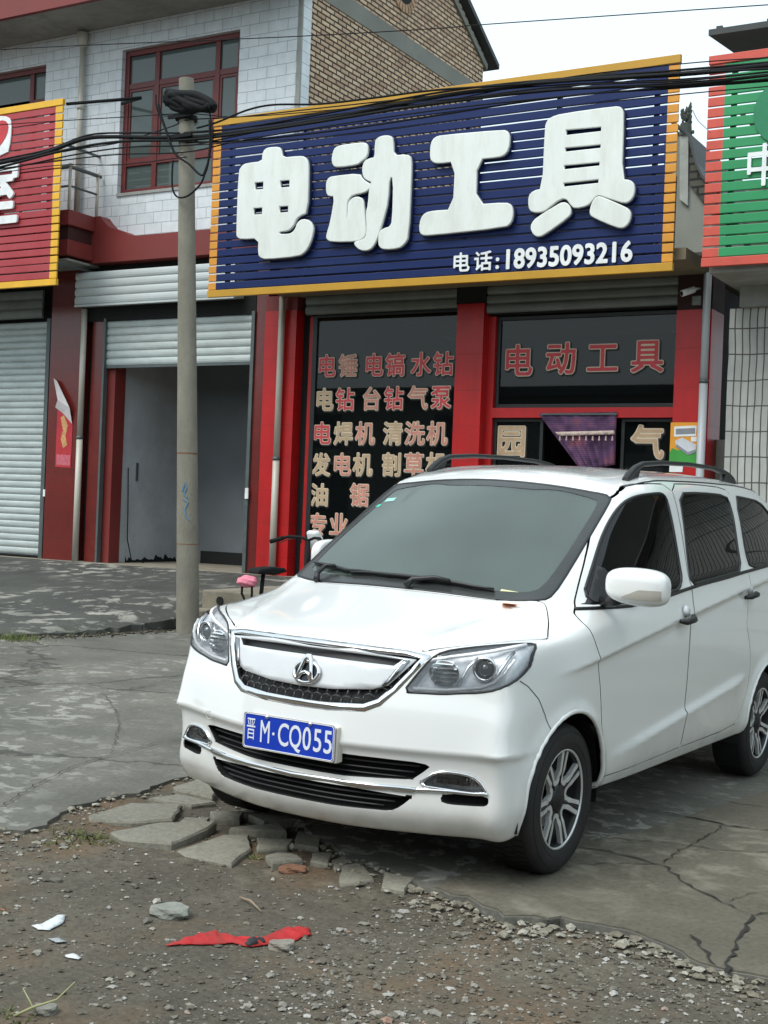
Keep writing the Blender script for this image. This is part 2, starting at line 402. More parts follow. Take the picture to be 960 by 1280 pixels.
def smooth_skin(o):
    """apply the shell modifier, then shade the outer skin with the normals of the uncut body"""
    dg = bpy.context.evaluated_depsgraph_get(); me = bpy.data.meshes.new_from_object(o.evaluated_get(dg))
    o.modifiers.clear(); o.data = me
    nv = [skin_normal(v.co) for v in me.vertices]
    out = []
    for p in me.polygons:
        p.use_smooth = True
        for li in range(p.loop_start, p.loop_start + p.loop_total):
            n = nv[me.loops[li].vertex_index]
            if n is not None and n.dot(p.normal) > .5: out.append(n[:])
            else: out.append(p.normal[:])
    me.normals_split_custom_set(out)

def dens(poly, h=.02, closed=True):
    out = []
    n = len(poly)
    for i in range(n if closed else n - 1):
        a = Vector(poly[i]); b = Vector(poly[(i + 1) % n])
        k = max(1, int((b - a).length / h))
        for j in range(k): out.append(a + (b - a) * j / k)
    if not closed: out.append(Vector(poly[-1]))
    return out

def smooth_poly(poly, it=2, keep=()):
    """Chaikin corner cutting, closed"""
    p = [Vector(q) for q in poly]
    for _ in range(it):
        q = []
        for i in range(len(p)):
            a, b = p[i], p[(i + 1) % len(p)]
            q += [a * .75 + b * .25, a * .25 + b * .75]
        p = q
    return p

def sdf(pts, poly):
    """signed distance of Nx2 points to a closed polygon, negative inside"""
    P = np.array([(p[0], p[1]) for p in poly]); Q = np.roll(P, -1, 0)
    best = np.full(len(pts), 1e9); inside = np.zeros(len(pts), bool)
    for a, b in zip(P, Q):
        e = b - a; w = pts - a
        t = np.clip((w @ e) / max(e @ e, 1e-12), 0, 1)
        d = w - t[:, None] * e
        best = np.minimum(best, (d * d).sum(1))
        c = ((a[1] <= pts[:, 1]) & (b[1] > pts[:, 1])) | ((b[1] <= pts[:, 1]) & (a[1] > pts[:, 1]))
        with np.errstate(divide='ignore', invalid='ignore'):
            xi = a[0] + (pts[:, 1] - a[1]) * e[0] / e[1]
        inside ^= c & (pts[:, 0] < xi)
    r = np.sqrt(best); r[inside] *= -1
    return r

def cut(bm, phi):
    """split the mesh along phi = 0; phi is a function of an Nx3 array"""
    bm.verts.index_update()
    P = np.array([v.co[:] for v in bm.verts])
    val = phi(P)
    val[np.abs(val) < 2e-5] = 2e-5
    lay = {}
    vs = {v: val[i] for i, v in enumerate(bm.verts)}
    es = [e for e in bm.edges if vs[e.verts[0]] * vs[e.verts[1]] < 0]
    fs = set()
    newv = set()
    for e in es:
        for f in e.link_faces: fs.add(f)
    for e in es:
        a, b = e.verts
        t = vs[a] / (vs[a] - vs[b])
        if t < .04: t = .04
        if t > .96: t = .96
        ne, nv = bmesh.utils.edge_split(e, a, t)
        newv.add(nv); vs[nv] = 0.0
    for f in fs:
        nn = [v for v in f.verts if v in newv]
        if len(nn) == 2:
            try: bmesh.utils.face_split(f, nn[0], nn[1])
            except ValueError: pass
        elif len(nn) == 4:
            try: bmesh.utils.face_split(f, nn[0], nn[1])
            except ValueError: pass
    return vs

def fval(bm, phi):
    fl = list(bm.faces)
    P = np.array([f.calc_center_median()[:] for f in fl])
    return fl, phi(P)

SIDE = lambda s: (lambda P: np.where(s * P[:, 1] > .30, -1.0, 1.0))
def phi_side(poly, s, ymin=.35, iso=0.0):
    """outline in (x, z) on one side of the car"""
    def f(P):
        d = sdf(P[:, [0, 2]], poly) - iso
        return np.where(s * P[:, 1] > ymin, d, np.maximum(np.abs(d), .05))
    return f
def phi_front(poly, s=0, xmin=.0, iso=0.0):
    """outline in (y, z) seen from the front; s = +1/-1 mirrors it"""
    def f(P):
        q = P[:, [1, 2]].copy()
        if s: q[:, 0] *= s
        d = sdf(q, poly) - iso
        return np.where(P[:, 0] > xmin, d, np.maximum(np.abs(d), .05))
    return f
def phi_top(poly, s=0, zmin=.5, xr=(-9, 9), iso=0.0):
    def f(P):
        q = P[:, [0, 1]].copy()
        if s: q[:, 1] *= s
        d = sdf(q, poly) - iso
        ok = (P[:, 2] > zmin) & (P[:, 0] > xr[0]) & (P[:, 0] < xr[1])
        return np.where(ok, d, np.maximum(np.abs(d), .05))
    return f

def take(bm, sel):
    """move the faces in sel to a bmesh of their own"""
    sel = set(sel)
    nb = bmesh.new(); mp = {}
    for f in sel:
        vv = []
        for v in f.verts:
            if v not in mp: mp[v] = nb.verts.new(v.co)
            vv.append(mp[v])
        nf = nb.faces.new(vv); nf.smooth = True
    bmesh.ops.delete(bm, geom=list(sel), context='FACES')
    return nb

def split_part(phi_fn, gap=.0022, keep_gap=False):
    """cut a panel out of BODY with a real gap round it"""
    cut(BODY, phi_fn(-gap)); cut(BODY, phi_fn(gap))
    fl, v = fval(BODY, phi_fn(0.0))
    inner = [f for f, d in zip(fl, v) if d < -gap * .9]
    band = [f for f, d in zip(fl, v) if abs(d) < gap * .9]
    nb = take(BODY, inner)
    bmesh.ops.delete(BODY, geom=[f for f in band if f.is_valid], context='FACES')
    return nb

def bm_obj(bm, name, mats, parent, thick=0.0, off=-1.0, smooth=True):
    me = bpy.data.meshes.new(name)
    loose = [v for v in bm.verts if not v.link_faces]
    bmesh.ops.delete(bm, geom=loose, context='VERTS')
    bm.to_mesh(me); bm.free()
    if not isinstance(mats, (list, tuple)): mats = [mats]
    for m in mats: me.materials.append(m)
    if smooth: me.polygons.foreach_set('use_smooth', [True] * len(me.polygons))
    o = bpy.data.objects.new(name, me); link(o, parent)
    if thick:
        s = o.modifiers.new('thick', 'SOLIDIFY'); s.thickness = thick; s.offset = off
        if len(mats) > 1: s.material_offset = 1; s.material_offset_rim = 0
        s.use_even_offset = False
    return o

def onbody(p, d):
    """first hit of the body from p along d"""
    h, n, i, dist = BVH.ray_cast(Vector(p), Vector(d))
    return (h, n) if h is not None else (None, None)
def pf(y, z):        # front point of the body
    return onbody((3, y, z), (-1, 0, 0))
def ps(x, z, s=1):   # side point
    return onbody((x, 3 * s, z), (0, -s, 0))
def pt(x, y):        # top point
    return onbody((x, y, 4), (0, 0, -1))

def patch(poly, proj, h=.025, off=0.0, holes=()):
    """bmesh of the region inside the 2-D outline, laid on the body by proj(u, v)"""
    pts = [Vector(p) for p in poly]; nb = len(pts)
    V2 = list(pts); E = [(i, (i + 1) % nb) for i in range(nb)]
    for hpoly in holes:
        b = len(V2); V2 += [Vector(p) for p in hpoly]; E += [(b + i, b + (i + 1) % len(hpoly)) for i in range(len(hpoly))]
    us = [p[0] for p in pts]; vs = [p[1] for p in pts]
    gx = np.arange(min(us), max(us), h); gy = np.arange(min(vs), max(vs), h)
    gp = np.array([(a + (h / 2 if k % 2 else 0), b) for k, b in enumerate(gy) for a in gx])
    if len(gp):
        d = sdf(gp, poly); ok = d < -h * .45
        for hpoly in holes: ok &= sdf(gp, hpoly) > h * .45
        V2 += [Vector(p) for p in gp[ok]]
    r = delaunay_2d_cdt(V2, E, [], 0, 1e-6)
    vo, fo = r[0], r[2]
    bm = bmesh.new(); bvs = []
    for p in vo:
        hit, n = proj(p[0], p[1])
        if hit is None: bvs.append(None)
        else: bvs.append(bm.verts.new(hit + n * off))
    cs = np.array([((vo[f[0]][0] + vo[f[1]][0] + vo[f[2]][0]) / 3, (vo[f[0]][1] + vo[f[1]][1] + vo[f[2]][1]) / 3) for f in fo])
    ins = sdf(cs, poly) < 0
    for hpoly in holes: ins &= sdf(cs, hpoly) > 0
    for f, k in zip(fo, ins):
        if not k or any(bvs[i] is None for i in f): continue
        try: nf = bm.faces.new([bvs[i] for i in f]); nf.smooth = True
        except ValueError: pass
    bm.normal_update()
    # outward normals
    if bm.faces:
        c = 0
        for f in list(bm.faces)[::5]:
            h2, n2, _, _ = BVH.find_nearest(f.calc_center_median())
            if n2: c += f.normal.dot(n2)
        if c < 0: bmesh.ops.reverse_faces(bm, faces=bm.faces)
    return bm

def strip(pts2, proj, width, off=.0015, h=.02, closed=False):
    """flat ribbon on the body along a 2-D path"""
    d = dens(pts2, h, closed)
    if closed: d.append(d[0])
    q = [proj(p[0], p[1]) for p in d]
    q = [a for a in q if a[0] is not None]
    bm = bmesh.new(); prev = None
    for i in range(len(q)):
        t = q[min(i + 1, len(q) - 1)][0] - q[max(i - 1, 0)][0]
        s = t.cross(q[i][1])
        if s.length < 1e-9: continue
        s.normalize()
        a = bm.verts.new(q[i][0] + q[i][1] * off + s * width / 2); b = bm.verts.new(q[i][0] + q[i][1] * off - s * width / 2)
        if prev: bm.faces.new((prev[0], prev[1], b, a))
        prev = (a, b)
    bm.normal_update()
    return bm

def bodytube(pts2, proj, r, name, m, parent, off=0.0, closed=False, h=.02, n=8):
    d = dens(pts2, h, closed)
    if closed: d.append(d[0])
    q = [proj(p[0], p[1]) for p in d]
    q = [a[0] + a[1] * off for a in q if a[0] is not None]
    mb = MB(); mb.tube(q, r, n); return mb.build(name, m, parent, smooth=True)

mir = lambda poly: [(-p[0], p[1]) for p in poly]
CAR = thing('parked_car', 'white people carrier parked nose out in front of the shop', 'car')
CAR.matrix_world = CARM

# --- outlines (x, z) of the side
WF = smooth_poly([(-.265, 1.085), (-.45, 1.235), (-.66, 1.395), (-.86, 1.515), (-1.00, 1.560), (-1.17, 1.580), (-1.315, 1.587), (-1.31, 1.50), (-1.285, 1.30), (-1.262, 1.135), (-1.0, 1.112), (-.6, 1.085)], 2)
WR = smooth_poly([(-1.50, 1.592), (-1.8, 1.605), (-2.245, 1.605), (-2.255, 1.55), (-2.20, 1.37), (-2.150, 1.200), (-1.9, 1.182), (-1.5, 1.155), (-1.368, 1.145), (-1.39, 1.25), (-1.45, 1.45)], 1)
WQ = smooth_poly([(-2.385, 1.605), (-2.6, 1.60), (-2.89, 1.587), (-3.02, 1.52), (-3.16, 1.40), (-3.20, 1.29), (-3.0, 1.262), (-2.7, 1.235), (-2.295, 1.208), (-2.30, 1.30)], 1)
DF = smooth_poly([(-.215, 1.075), (-.16, 1.04), (-.175, .95), (-.24, .80), (-.30, .60), (-.335, .40), (-.35, .355), (-.42, .335), (-1.0, .341), (-1.30, .345), (-1.336, .348), (-1.338, .38), (-1.338, .50), (-1.337, .9), (-1.340, 1.10), (-1.41, 1.50), (-1.43, 1.635), (-1.15, 1.628), (-.98, 1.60), (-.80, 1.522), (-.62, 1.41), (-.40, 1.235)], 1)
DR = smooth_poly([(-1.38, .345), (-1.347, .348), (-1.345, .38), (-1.345, .5), (-1.344, .9), (-1.347, 1.10), (-1.418, 1.5), (-1.44, 1.637), (-1.8, 1.65), (-2.30, 1.648), (-2.335, 1.60), (-2.27, 1.40), (-2.24, 1.20), (-2.26, .98), (-2.245, .90), (-2.30, .84), (-2.37, .70), (-2.36, .55), (-2.25, .40), (-2.16, .352)], 1)

# --- wheel arches first
RA = .352
def phi_arch(xa, s, iso=0.0):
    def f(P):
        r = np.sqrt((P[:, 0] - xa) ** 2 + (P[:, 2] - .315) ** 2)
        r2 = np.where(P[:, 2] < .315, np.abs(P[:, 0] - xa), r)
        d = r2 - RA - iso
        return np.where(s * P[:, 1] > .5, d, np.maximum(np.abs(d), .05))
    return f
for xa in (0, -2.72):
    for s in (1, -1):
        cut(BODY, phi_arch(xa, s))
        fl, v = fval(BODY, phi_arch(xa, s))
        bmesh.ops.delete(BODY, geom=[f for f, d in zip(fl, v) if d < -1e-4], context='FACES')
def arch_lips():
    for xa in (0, -2.72):
        for s in (1, -1):
            q = [(xa + (RA + .003) * math.cos(a), .315 + (RA + .003) * math.sin(a)) for a in np.linspace(0, PI, 50)]
            q = [(xa + RA + .002, .222), (xa + RA + .003, .25), (xa + RA + .003, .28)] + q + [(xa - RA - .003, .28)]
            P = [ps(p[0], p[1], s) for p in q]; P = [a[0] + a[1] * -.004 for a in P if a[0] is not None]
            mb = MB(); mb.tube(P, .0110, 8); mb.build('arch_lip', M['paint'], CAR, smooth=True)
# --- front apertures in (y, z)
LAMP = smooth_poly([(.425, .752), (.50, .755), (.57, .757), (.63, .766), (.69, .772), (.75, .788), (.795, .815), (.812, .86), (.810, .905), (.800, .948), (.775, .956), (.70, .947), (.60, .930), (.53, .912), (.495, .882), (.46, .82)], 1)
GR_OUT = [(-.497, .893), (-.40, .905), (-.2, .911), (0, .913), (.2, .911), (.40, .905), (.497, .893), (.455, .83), (.405, .755), (.355, .695), (.30, .668), (.15, .657), (0, .655), (-.15, .657), (-.30, .668), (-.355, .695), (-.405, .755), (-.455, .83)]
SLOT_U = smooth_poly([(-.555, .492), (-.3, .497), (.3, .497), (.555, .492), (.53, .465), (.465, .412), (-.465, .412), (-.53, .465)], 1)
SLOT_L = smooth_poly([(-.50, .372), (.50, .372), (.445, .315), (.40, .292), (-.40, .292), (-.445, .315)], 1)
FOG = smooth_poly([(.505, .405), (.545, .45), (.59, .468), (.665, .465), (.71, .45), (.745, .40), (.73, .392), (.62, .398)], 1)
VENT = smooth_poly([(.60, .384), (.735, .386), (.755, .378), (.752, .355), (.735, .348), (.60, .345), (.585, .362)], 1)
if True:
    gr_in = split_part(lambda i: phi_front(GR_OUT, 0, .35, i), .001); gr_in.free()
    for s in (1, -1):
        split_part(lambda i: phi_front(LAMP, s, .0, i), .003).free()
        split_part(lambda i: phi_front(FOG, s, .3, i), .001).free()
        split_part(lambda i: phi_front(VENT, s, .3, i), .001).free()
    split_part(lambda i: phi_front(SLOT_U, 0, .35, i), .001).free()
    split_part(lambda i: phi_front(SLOT_L, 0, .35, i), .001).free()
# --- windscreen
WS_T = [(0, -.858), (.2, -.865), (.38, -.885), (.50, -.905), (.575, -.915)]
def wsline(y0, y1, n): pass
WS = [(.005, 0), (-.005, .21), (-.035, .41), (-.065, .55), (-.10, .635), (-.16, .655), (-.345, .647), (-.575, .628), (-.80, .608), (-.865, .598), (-.868, .50), (-.852, .37), (-.835, .19), (-.828, 0)]
WS = WS + [(a, -b) for a, b in WS[::-1] if b > 0]
WS = smooth_poly(WS, 1)
ws_bm = split_part(lambda i: phi_top(WS, 0, 1.0, (-1.2, .3), i), .003)
# --- bonnet
HOOD = [(.655, 0), (.64, .22), (.575, .44), (.505, .53), (.42, .625), (.32, .715), (.235, .765), (.175, .790), (.140, .785), (.08, .755), (.016, .727), (-.05, .690), (-.085, .662), (-.096, .640), (-.070, .55), (-.02, .41), (.012, .21), (.022, 0)]
HOOD = HOOD + [(a, -b) for a, b in HOOD[::-1] if b > 0]
HOOD = smooth_poly(HOOD, 1)
def phi_hood(i):
    g = phi_top(HOOD, 0, .905, (-.3, .9), i)
    return g
hood_bm = split_part(phi_hood, .003)
# --- doors and windows
parts = []
for s in (1, -1):
    for nm, W in (('window', WF), ('window', WR)):
        parts.append((split_part(lambda i: phi_side(W, s, .5, i), .001), s))
    q = split_part(lambda i: phi_side(WQ, s, .5, i), .001); parts.append((q, s))
doors = []
for s in (1, -1):
    doors.append((split_part(lambda i: phi_side(DF, s, .5, i), .003), s, 'front'))
    doors.append((split_part(lambda i: phi_side(DR, s, .5, i), .003), s, 'rear'))
# fender / bumper seam
PAINT2 = [M['paint'], M['cargap']]
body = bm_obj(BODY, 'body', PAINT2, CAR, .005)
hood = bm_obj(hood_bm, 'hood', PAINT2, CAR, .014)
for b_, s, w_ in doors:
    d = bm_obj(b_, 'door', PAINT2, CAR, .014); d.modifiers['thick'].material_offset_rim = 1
    xh, zh = (-1.215, .995) if w_ == 'front' else (-2.265, 1.068)
    h, n = ps(xh, zh, s)
    mb = MB()
    # pull handle: black bar with a white escutcheon above it
    bar = [h + Vector((.085, 0, -.012)) + n * .006, h + Vector((.05, 0, -.006)) + n * .030, h + Vector((-.04, 0, .004)) + n * .034, h + Vector((-.09, 0, .008)) + n * .010]
    mb.tube(bar, [.010, .015, .016, .011], 10)
    mb.build('door_handle', M['carblack'], d, smooth=True)
    mb = MB(); c = h + Vector((.0, 0, .032)) + n * .002
    vs = []
    for k in range(14):
        a = 2 * PI * k / 14
        vs.append(c + Vector((.034 * math.cos(a), 0, .026 * math.sin(a))) + n * .010)
    ctr = c + n * .016
    base = [v - n * .014 for v in vs]
    mb.add(vs + [ctr] + base, [(k, (k + 1) % 14, 14) for k in range(14)] + [(15 + k, 15 + (k + 1) % 14, (k + 1) % 14, k) for k in range(14)])
    mb.build('handle_cap', M['silverpaint'], d, smooth=True)
gk = 0
for b_, s in parts:
    g = bm_obj(b_, 'window', M['sideglass'], CAR, .004)
    P_ = (WF, WR, WQ)[gk % 3]; gk += 1
    h_ = dens(P_, .02)
    mb = MB(); q = [ps(p[0], p[1], s) for p in h_]; q = [a[0] + a[1] * -.001 for a in q if a[0] is not None]; q.append(q[0])
    mb.tube(q, .0085, 6); mb.build('window_seal', M['carblack'], g, smooth=True)
for o_ in list(CAR.children):
    if o_.name.split('.')[0] in ('body', 'hood', 'door'): smooth_skin(o_)
# black pillar faces and the waist moulding
for s in (1, -1):
    waist = [(-.20, 1.066), (-.6, 1.072), (-1.0, 1.099), (-1.262, 1.124), (-1.5, 1.145), (-1.9, 1.172), (-2.15, 1.192), (-2.5, 1.215), (-3.0, 1.248)]
    bodytube(waist, lambda a, b: ps(a, b, s), .0095, 'waist_moulding', M['carblack'], CAR, -.002)
# mirror sail triangle
for s in (1, -1):
    tri = smooth_poly([(-.24, 1.082), (-.60, 1.08), (-.60, 1.14), (-.50, 1.26), (-.42, 1.19), (-.30, 1.09)], 1)
    bm_obj(patch(tri, lambda a, b: ps(a, b, s), .02, .003), 'mirror_base', M['carblack'], CAR, .004)
ws = bm_obj(ws_bm, 'windshield', M['windshield'], CAR, .004)
inner = [Vector(p) * 1 for p in smooth_poly([(-.055, 0), (-.06, .21), (-.085, .41), (-.12, .55), (-.165, .60), (-.345, .602), (-.575, .585), (-.78, .566), (-.822, .545), (-.822, .37), (-.80, .28), (-.775, .22), (-.765, 0)] + [(a, -b) for a, b in [(-.765, 0), (-.775, .22), (-.80, .28), (-.822, .37), (-.822, .545), (-.78, .566), (-.575, .585), (-.345, .602), (-.165, .60), (-.12, .55), (-.085, .41), (-.06, .21)][1:]], 1)]
bm_obj(patch([tuple(p) for p in WS], pt, .02, .002, holes=[[tuple(p) for p in inner]]), 'windshield_border', mat('frit_band', (.035, .038, .037, 1), rough=.25, var=.1), CAR)
bodytube([tuple(p) for p in WS], pt, .007, 'windshield_seal', M['carblack'], CAR, -.001, closed=True)
# cowl
COWL = smooth_poly([(.020, 0), (.010, .21), (-.02, .41), (-.075, .55), (-.115, .665), (-.10, .60), (-.065, .55), (-.035, .41), (-.005, .21), (.005, 0)], 0)
# side/bumper seam and roof ditch
for s in (1, -1):
    bm_obj(strip([(.41, .822), (.36, .798), (.29, .745), (.24, .68), (.205, .62)], lambda a, b: ps(a, b, s), .0035, .0012), 'bumper_seam', M['cargap'], CAR)
    ditch = [(-1.02, .596), (-1.12, .615), (-1.25, .630), (-1.6, .640), (-2.25, .645), (-2.85, .633), (-3.1, .60)]
    bodytube(ditch, lambda a, b: pt(a, b * s), .007, 'roof_ditch', M['carblack'], CAR, -.003)
arch_lips()
# roof rails
for s in (1, -1):
    pts = []
    zt = lambda x: onbody((x, .555 * s, 4), (0, 0, -1))[0].z
    xs = [-1.13, -1.17, -1.24, -1.34, -1.6, -2.0, -2.4, -2.60, -2.70, -2.76, -2.80]
    hs = [.004, .022, .045, .058, .064, .066, .062, .052, .038, .020, .004]
    mb = MB(); q = [Vector((x, .555 * s, zt(x) + h)) for x, h in zip(xs, hs)]
    mb.tube(q, [.018, .019, .017, .014, .013, .013, .013, .015, .018, .02, .018], 10)
    for (a, b, c) in ((-1.13, -1.30, .05), (-2.62, -2.80, .045)):
        n_ = 6
        poly = [(a, -.01), (a - .03 * (1 if a > -2 else 1), .02), ((a + b) / 2, c), (b, c if a > -2 else -.01), (b + .03, .0)] if a > -2 else [(a, c), ((a + b) / 2, c * .8), (b + .03, .02), (b, -.01), (a + .04, .0)]
        mb.prism(poly, -.012, .012, 0, lambda u, v, w_: (u, .555 * s + w_, zt(min(max(u, -2.8), -1.13)) + v))
    mb.build('roof_rail', M['carblack'], CAR, smooth=False, angle=50)
# ------------------------------------------------------------------ car: front details
def shifted(bm, dx):
    for v in bm.verts: v.co.x += dx
    return bm

def bucket(poly, s, depth, name, m, parent, shrink=.9, h=.02, lift=0.0):
    """recess behind an aperture of the front: back wall and side walls"""
    q = [(p[0] * (s or 1), p[1]) for p in dens(poly, .02)]
    c = (sum(p[0] for p in q) / len(q), sum(p[1] for p in q) / len(q))
    back = [(c[0] + (p[0] - c[0]) * shrink, c[1] + (p[1] - c[1]) * shrink) for p in q]
    bm = shifted(patch(back, pf, h), -depth)
    ring0 = [pf(*p)[0] for p in q]; ring1 = [pf(*p)[0] + Vector((-depth, 0, 0)) for p in back]
    v0 = [bm.verts.new(a + Vector((lift - .002, 0, 0))) for a in ring0]; v1 = [bm.verts.new(a) for a in ring1]
    n = len(v0)
    for i in range(n):
        bm.faces.new((v0[i], v0[(i + 1) % n], v1[(i + 1) % n], v1[i]))
    return bm_obj(bm, name, m, parent, 0, smooth=False)

# dark structure inside so that nothing shows through the openings
mb = MB()
mb.box(-3.45, .32, -.62, .62, .24, .36)
mb.box(-.26, .52, -.40, .40, .30, .62); mb.box(-.26, .40, -.50, .50, .55, .86); mb.box(-.30, -.12, -.70, .70, .30, 1.00)
mb.box(.40, .50, -.55, .55, .24, .64)
for xa in (0, -2.72):
    for s in (1, -1):
        pr = [(xa + .375 * math.cos(a), .31 + .375 * math.sin(a)) for a in np.linspace(0, PI, 15)]
        pr = [(xa + .375, .23)] + pr + [(xa - .375, .23)]
        vs = []
        for (x, z) in pr: vs += [(x, s * .48, z), (x, s * .815, z)]
        mb.add(vs, [(2 * i, 2 * i + 1, 2 * i + 3, 2 * i + 2) for i in range(len(pr) - 1)])
        mb.add([(x, s * .48, z) for x, z in pr], [tuple(range(len(pr)))])
mb.build('underbody', M['carblack'], CAR, recalc=False)

# grille -------------------------------------------------------------
GR_IN = [(-.462, .882), (-.40, .888), (-.2, .893), (0, .895), (.2, .893), (.40, .888), (.462, .882), (.43, .835), (.385, .770), (.34, .718), (.29, .695), (.15, .686), (0, .684), (-.15, .686), (-.29, .695), (-.34, .718), (-.385, .770), (-.43, .835)]
GR_TOP = [(p[0], p[1] if p[1] > .86 else p[1]) for p in GR_IN]
grille = bucket(GR_OUT, 0, .035, 'grille', M['carblack'], CAR, .98)
bm_obj(patch(GR_OUT, pf, .02, .002, holes=[GR_IN]), 'grille_surround', M['chrome'], grille, .02)
PAN = smooth_poly([(-.445, .875), (-.2, .884), (0, .886), (.2, .884), (.445, .875), (.40, .815), (.365, .772), (.31, .752), (.15, .737), (0, .733), (-.15, .737), (-.31, .752), (-.365, .772), (-.40, .815)], 0)
PSL = [(-.40, .872), (0, .880), (.40, .872), (.37, .845), (.2, .849), (0, .851), (-.2, .849), (-.37, .845)]
bm_obj(patch(PAN, pf, .02, .001, holes=[PSL]), 'grille_panel', M['silverpaint'], grille, .012)
for s in (1, -1):
    bm_obj(patch([(.40 * s, .868), (.425 * s, .868), (.385 * s, .800), (.355 * s, .765), (.345 * s, .768), (.37 * s, .81)], pf, .01, .008), 'grille_fin', M['darkchrome'], grille, .006)
# honeycomb in the lower band
mb = MB()
def pfx(y, z, dx): h = pf(y, z)[0]; return h + Vector((dx, 0, 0))
for k in range(-9, 10):
    y = k * .043
    zb = .686 + max(0, abs(y) - .27) * .75; ztp = .738 + max(0, abs(y) - .28) * .55
    if abs(y) > .37: continue
    zm = (zb + ztp) / 2 + .004
    mb.tube([pfx(y - .021, zm - .010, -.012), pfx(y, zm, -.008), pfx(y + .021, zm - .010, -.012)], .0042, 5)
    mb.tube([pfx(y, zm, -.008), pfx(y, ztp + .006, -.012)], .0042, 5)
    mb.tube([pfx(y - .021, zm - .010, -.012), pfx(y - .021, zb - .003, -.012)], .0042, 5)
for s in (1, -1):
    for (y, z) in ((.395, .80), (.415, .84), (.375, .765)):
        mb.tube([pfx(s * (y - .012), z + .01, -.012), pfx(s * (y + .012), z - .01, -.012)], .004, 5)
mb.build('grille_mesh', mat('grille_mesh_grey', (.05, .05, .052, 1), rough=.4), grille, smooth=True)
# emblem: a domed oval ring with a pointed arch
mb = MB()
ec = Vector((pf(.028, .80)[0].x + .012, .028, .800)); tilt = .30
def em(u, v, w=0): return ec + Vector((-v * tilt + w, u, v))
ring = [em(.058 * math.cos(a), -.012 + .040 * math.sin(a), .002) for a in np.linspace(0, 2 * PI, 33)]
mb.tube(ring, .0085, 8, 0, caps=False)
arch = [(-.034, -.042), (-.026, -.005), (-.015, .035), (-.004, .052), (.004, .052), (.015, .035), (.026, -.005), (.034, -.042)]
mb.tube([em(u, v, .010) for u, v in arch], [.007, .009, .010, .010, .010, .010, .009, .007], 8)
low = [(-.028, -.036), (-.018, -.018), (0, -.010), (.018, -.018), (.028, -.036)]
mb.tube([em(u, v, .010) for u, v in low], [.006, .008, .008, .008, .006], 8)
emb = mb.build('emblem', M['chrome'], CAR, smooth=True)
mb = MB(); mb.prism([(.054 * math.cos(a), -.012 + .037 * math.sin(a)) for a in np.linspace(0, 2 * PI, 24, endpoint=False)], -.010, .002, 0, lambda u, v, w_: em(u, v, w_))
mb.build('emblem_back', mat('emblem_dark', (.01, .012, .02, 1), rough=.15), emb)

# lower intakes ---------------------------------------------------------
iu = bucket(SLOT_U, 0, .06, 'air_intake', M['cargap'], CAR, .99)
il = bucket(SLOT_L, 0, .06, 'air_intake', M['cargap'], CAR, .99)
mb = MB()
for z, w_, o_ in ((.475, .50, iu), (.45, .48, iu), (.428, .45, iu), (.352, .44, il), (.332, .42, il), (.313, .38, il)):
    mb = MB(); mb.tube([pfx(y, z, -.022) for y in np.linspace(-w_, w_, 23)], .0045, 6)
    mb.build('intake_slat', M['carblack'], o_, smooth=True)
bar = [(-.50, .398), (-.3, .395), (0, .394), (.3, .395), (.50, .398), (.49, .378), (.3, .374), (0, .373), (-.3, .374), (-.49, .378)]
bm_obj(patch(bar, pf, .015, .010), 'chrome_bar', M['chrome'], CAR, .016)
for s in (1, -1):
    fg = bucket(FOG, s, .035, 'fog_lamp', mat('fog_housing', (.42, .43, .44, 1), rough=.3, metal=.3, var=.3, scale=25), CAR, .8)
    q = [(p[0] * s, p[1]) for p in FOG]
    bodytube(q, pf, .0065, 'fog_surround', M['chrome'], fg, .002, closed=True)
    bodytube([(.49 * s, .388), (.55 * s, .392), (.62 * s, .394), (.70 * s, .392), (.748 * s, .396)], pf, .0085, 'fog_trim', M['chrome'], fg, .003)
    bm_obj(patch(q, pf, .012, -.004), 'fog_cover', M['lampglass'], fg)
    mb = MB()
    for (y, z, r) in ((.59, .433, .020), (.645, .432, .016)):
        c = pf(y * s, z)[0] + Vector((-.03, 0, 0))
        mb.lathe([(0, -.012), (r * .7, -.006), (r, .008), (r * 1.05, .016)], 16, 'x', c)
    for k in range(3):
        z0_ = .418 + k * .014
        mb.add([tuple(pfx(.56 * s, z0_, -.012)), tuple(pfx(.68 * s, z0_, -.012)), tuple(pfx(.68 * s, z0_ + .010, -.024)), tuple(pfx(.56 * s, z0_ + .010, -.024))], [(0, 1, 2, 3)])  # tilted chrome plates added to brighten the fog lamp with mirrored sky
    for k in range(4):
        y = .665 + k * .012
        mb.tube([pfx(y * s, .415, -.02), pfx(y * s, .452, -.02)], .003, 5)
    mb.build('fog_reflector', M['chrome'], fg, smooth=True)
    bucket(VENT, s, .045, 'bumper_vent', M['cargap'], CAR, .9)
# tow cover / parking sensor mark
c, n = pf(-.50, .54)
mb = MB(); mb.tube([c + Vector((.002, .017 * math.cos(a), .017 * math.sin(a))) for a in np.linspace(0, 2 * PI, 20)], .0013, 5, caps=False)
mb.build('tow_cover', M['platewood'], CAR)
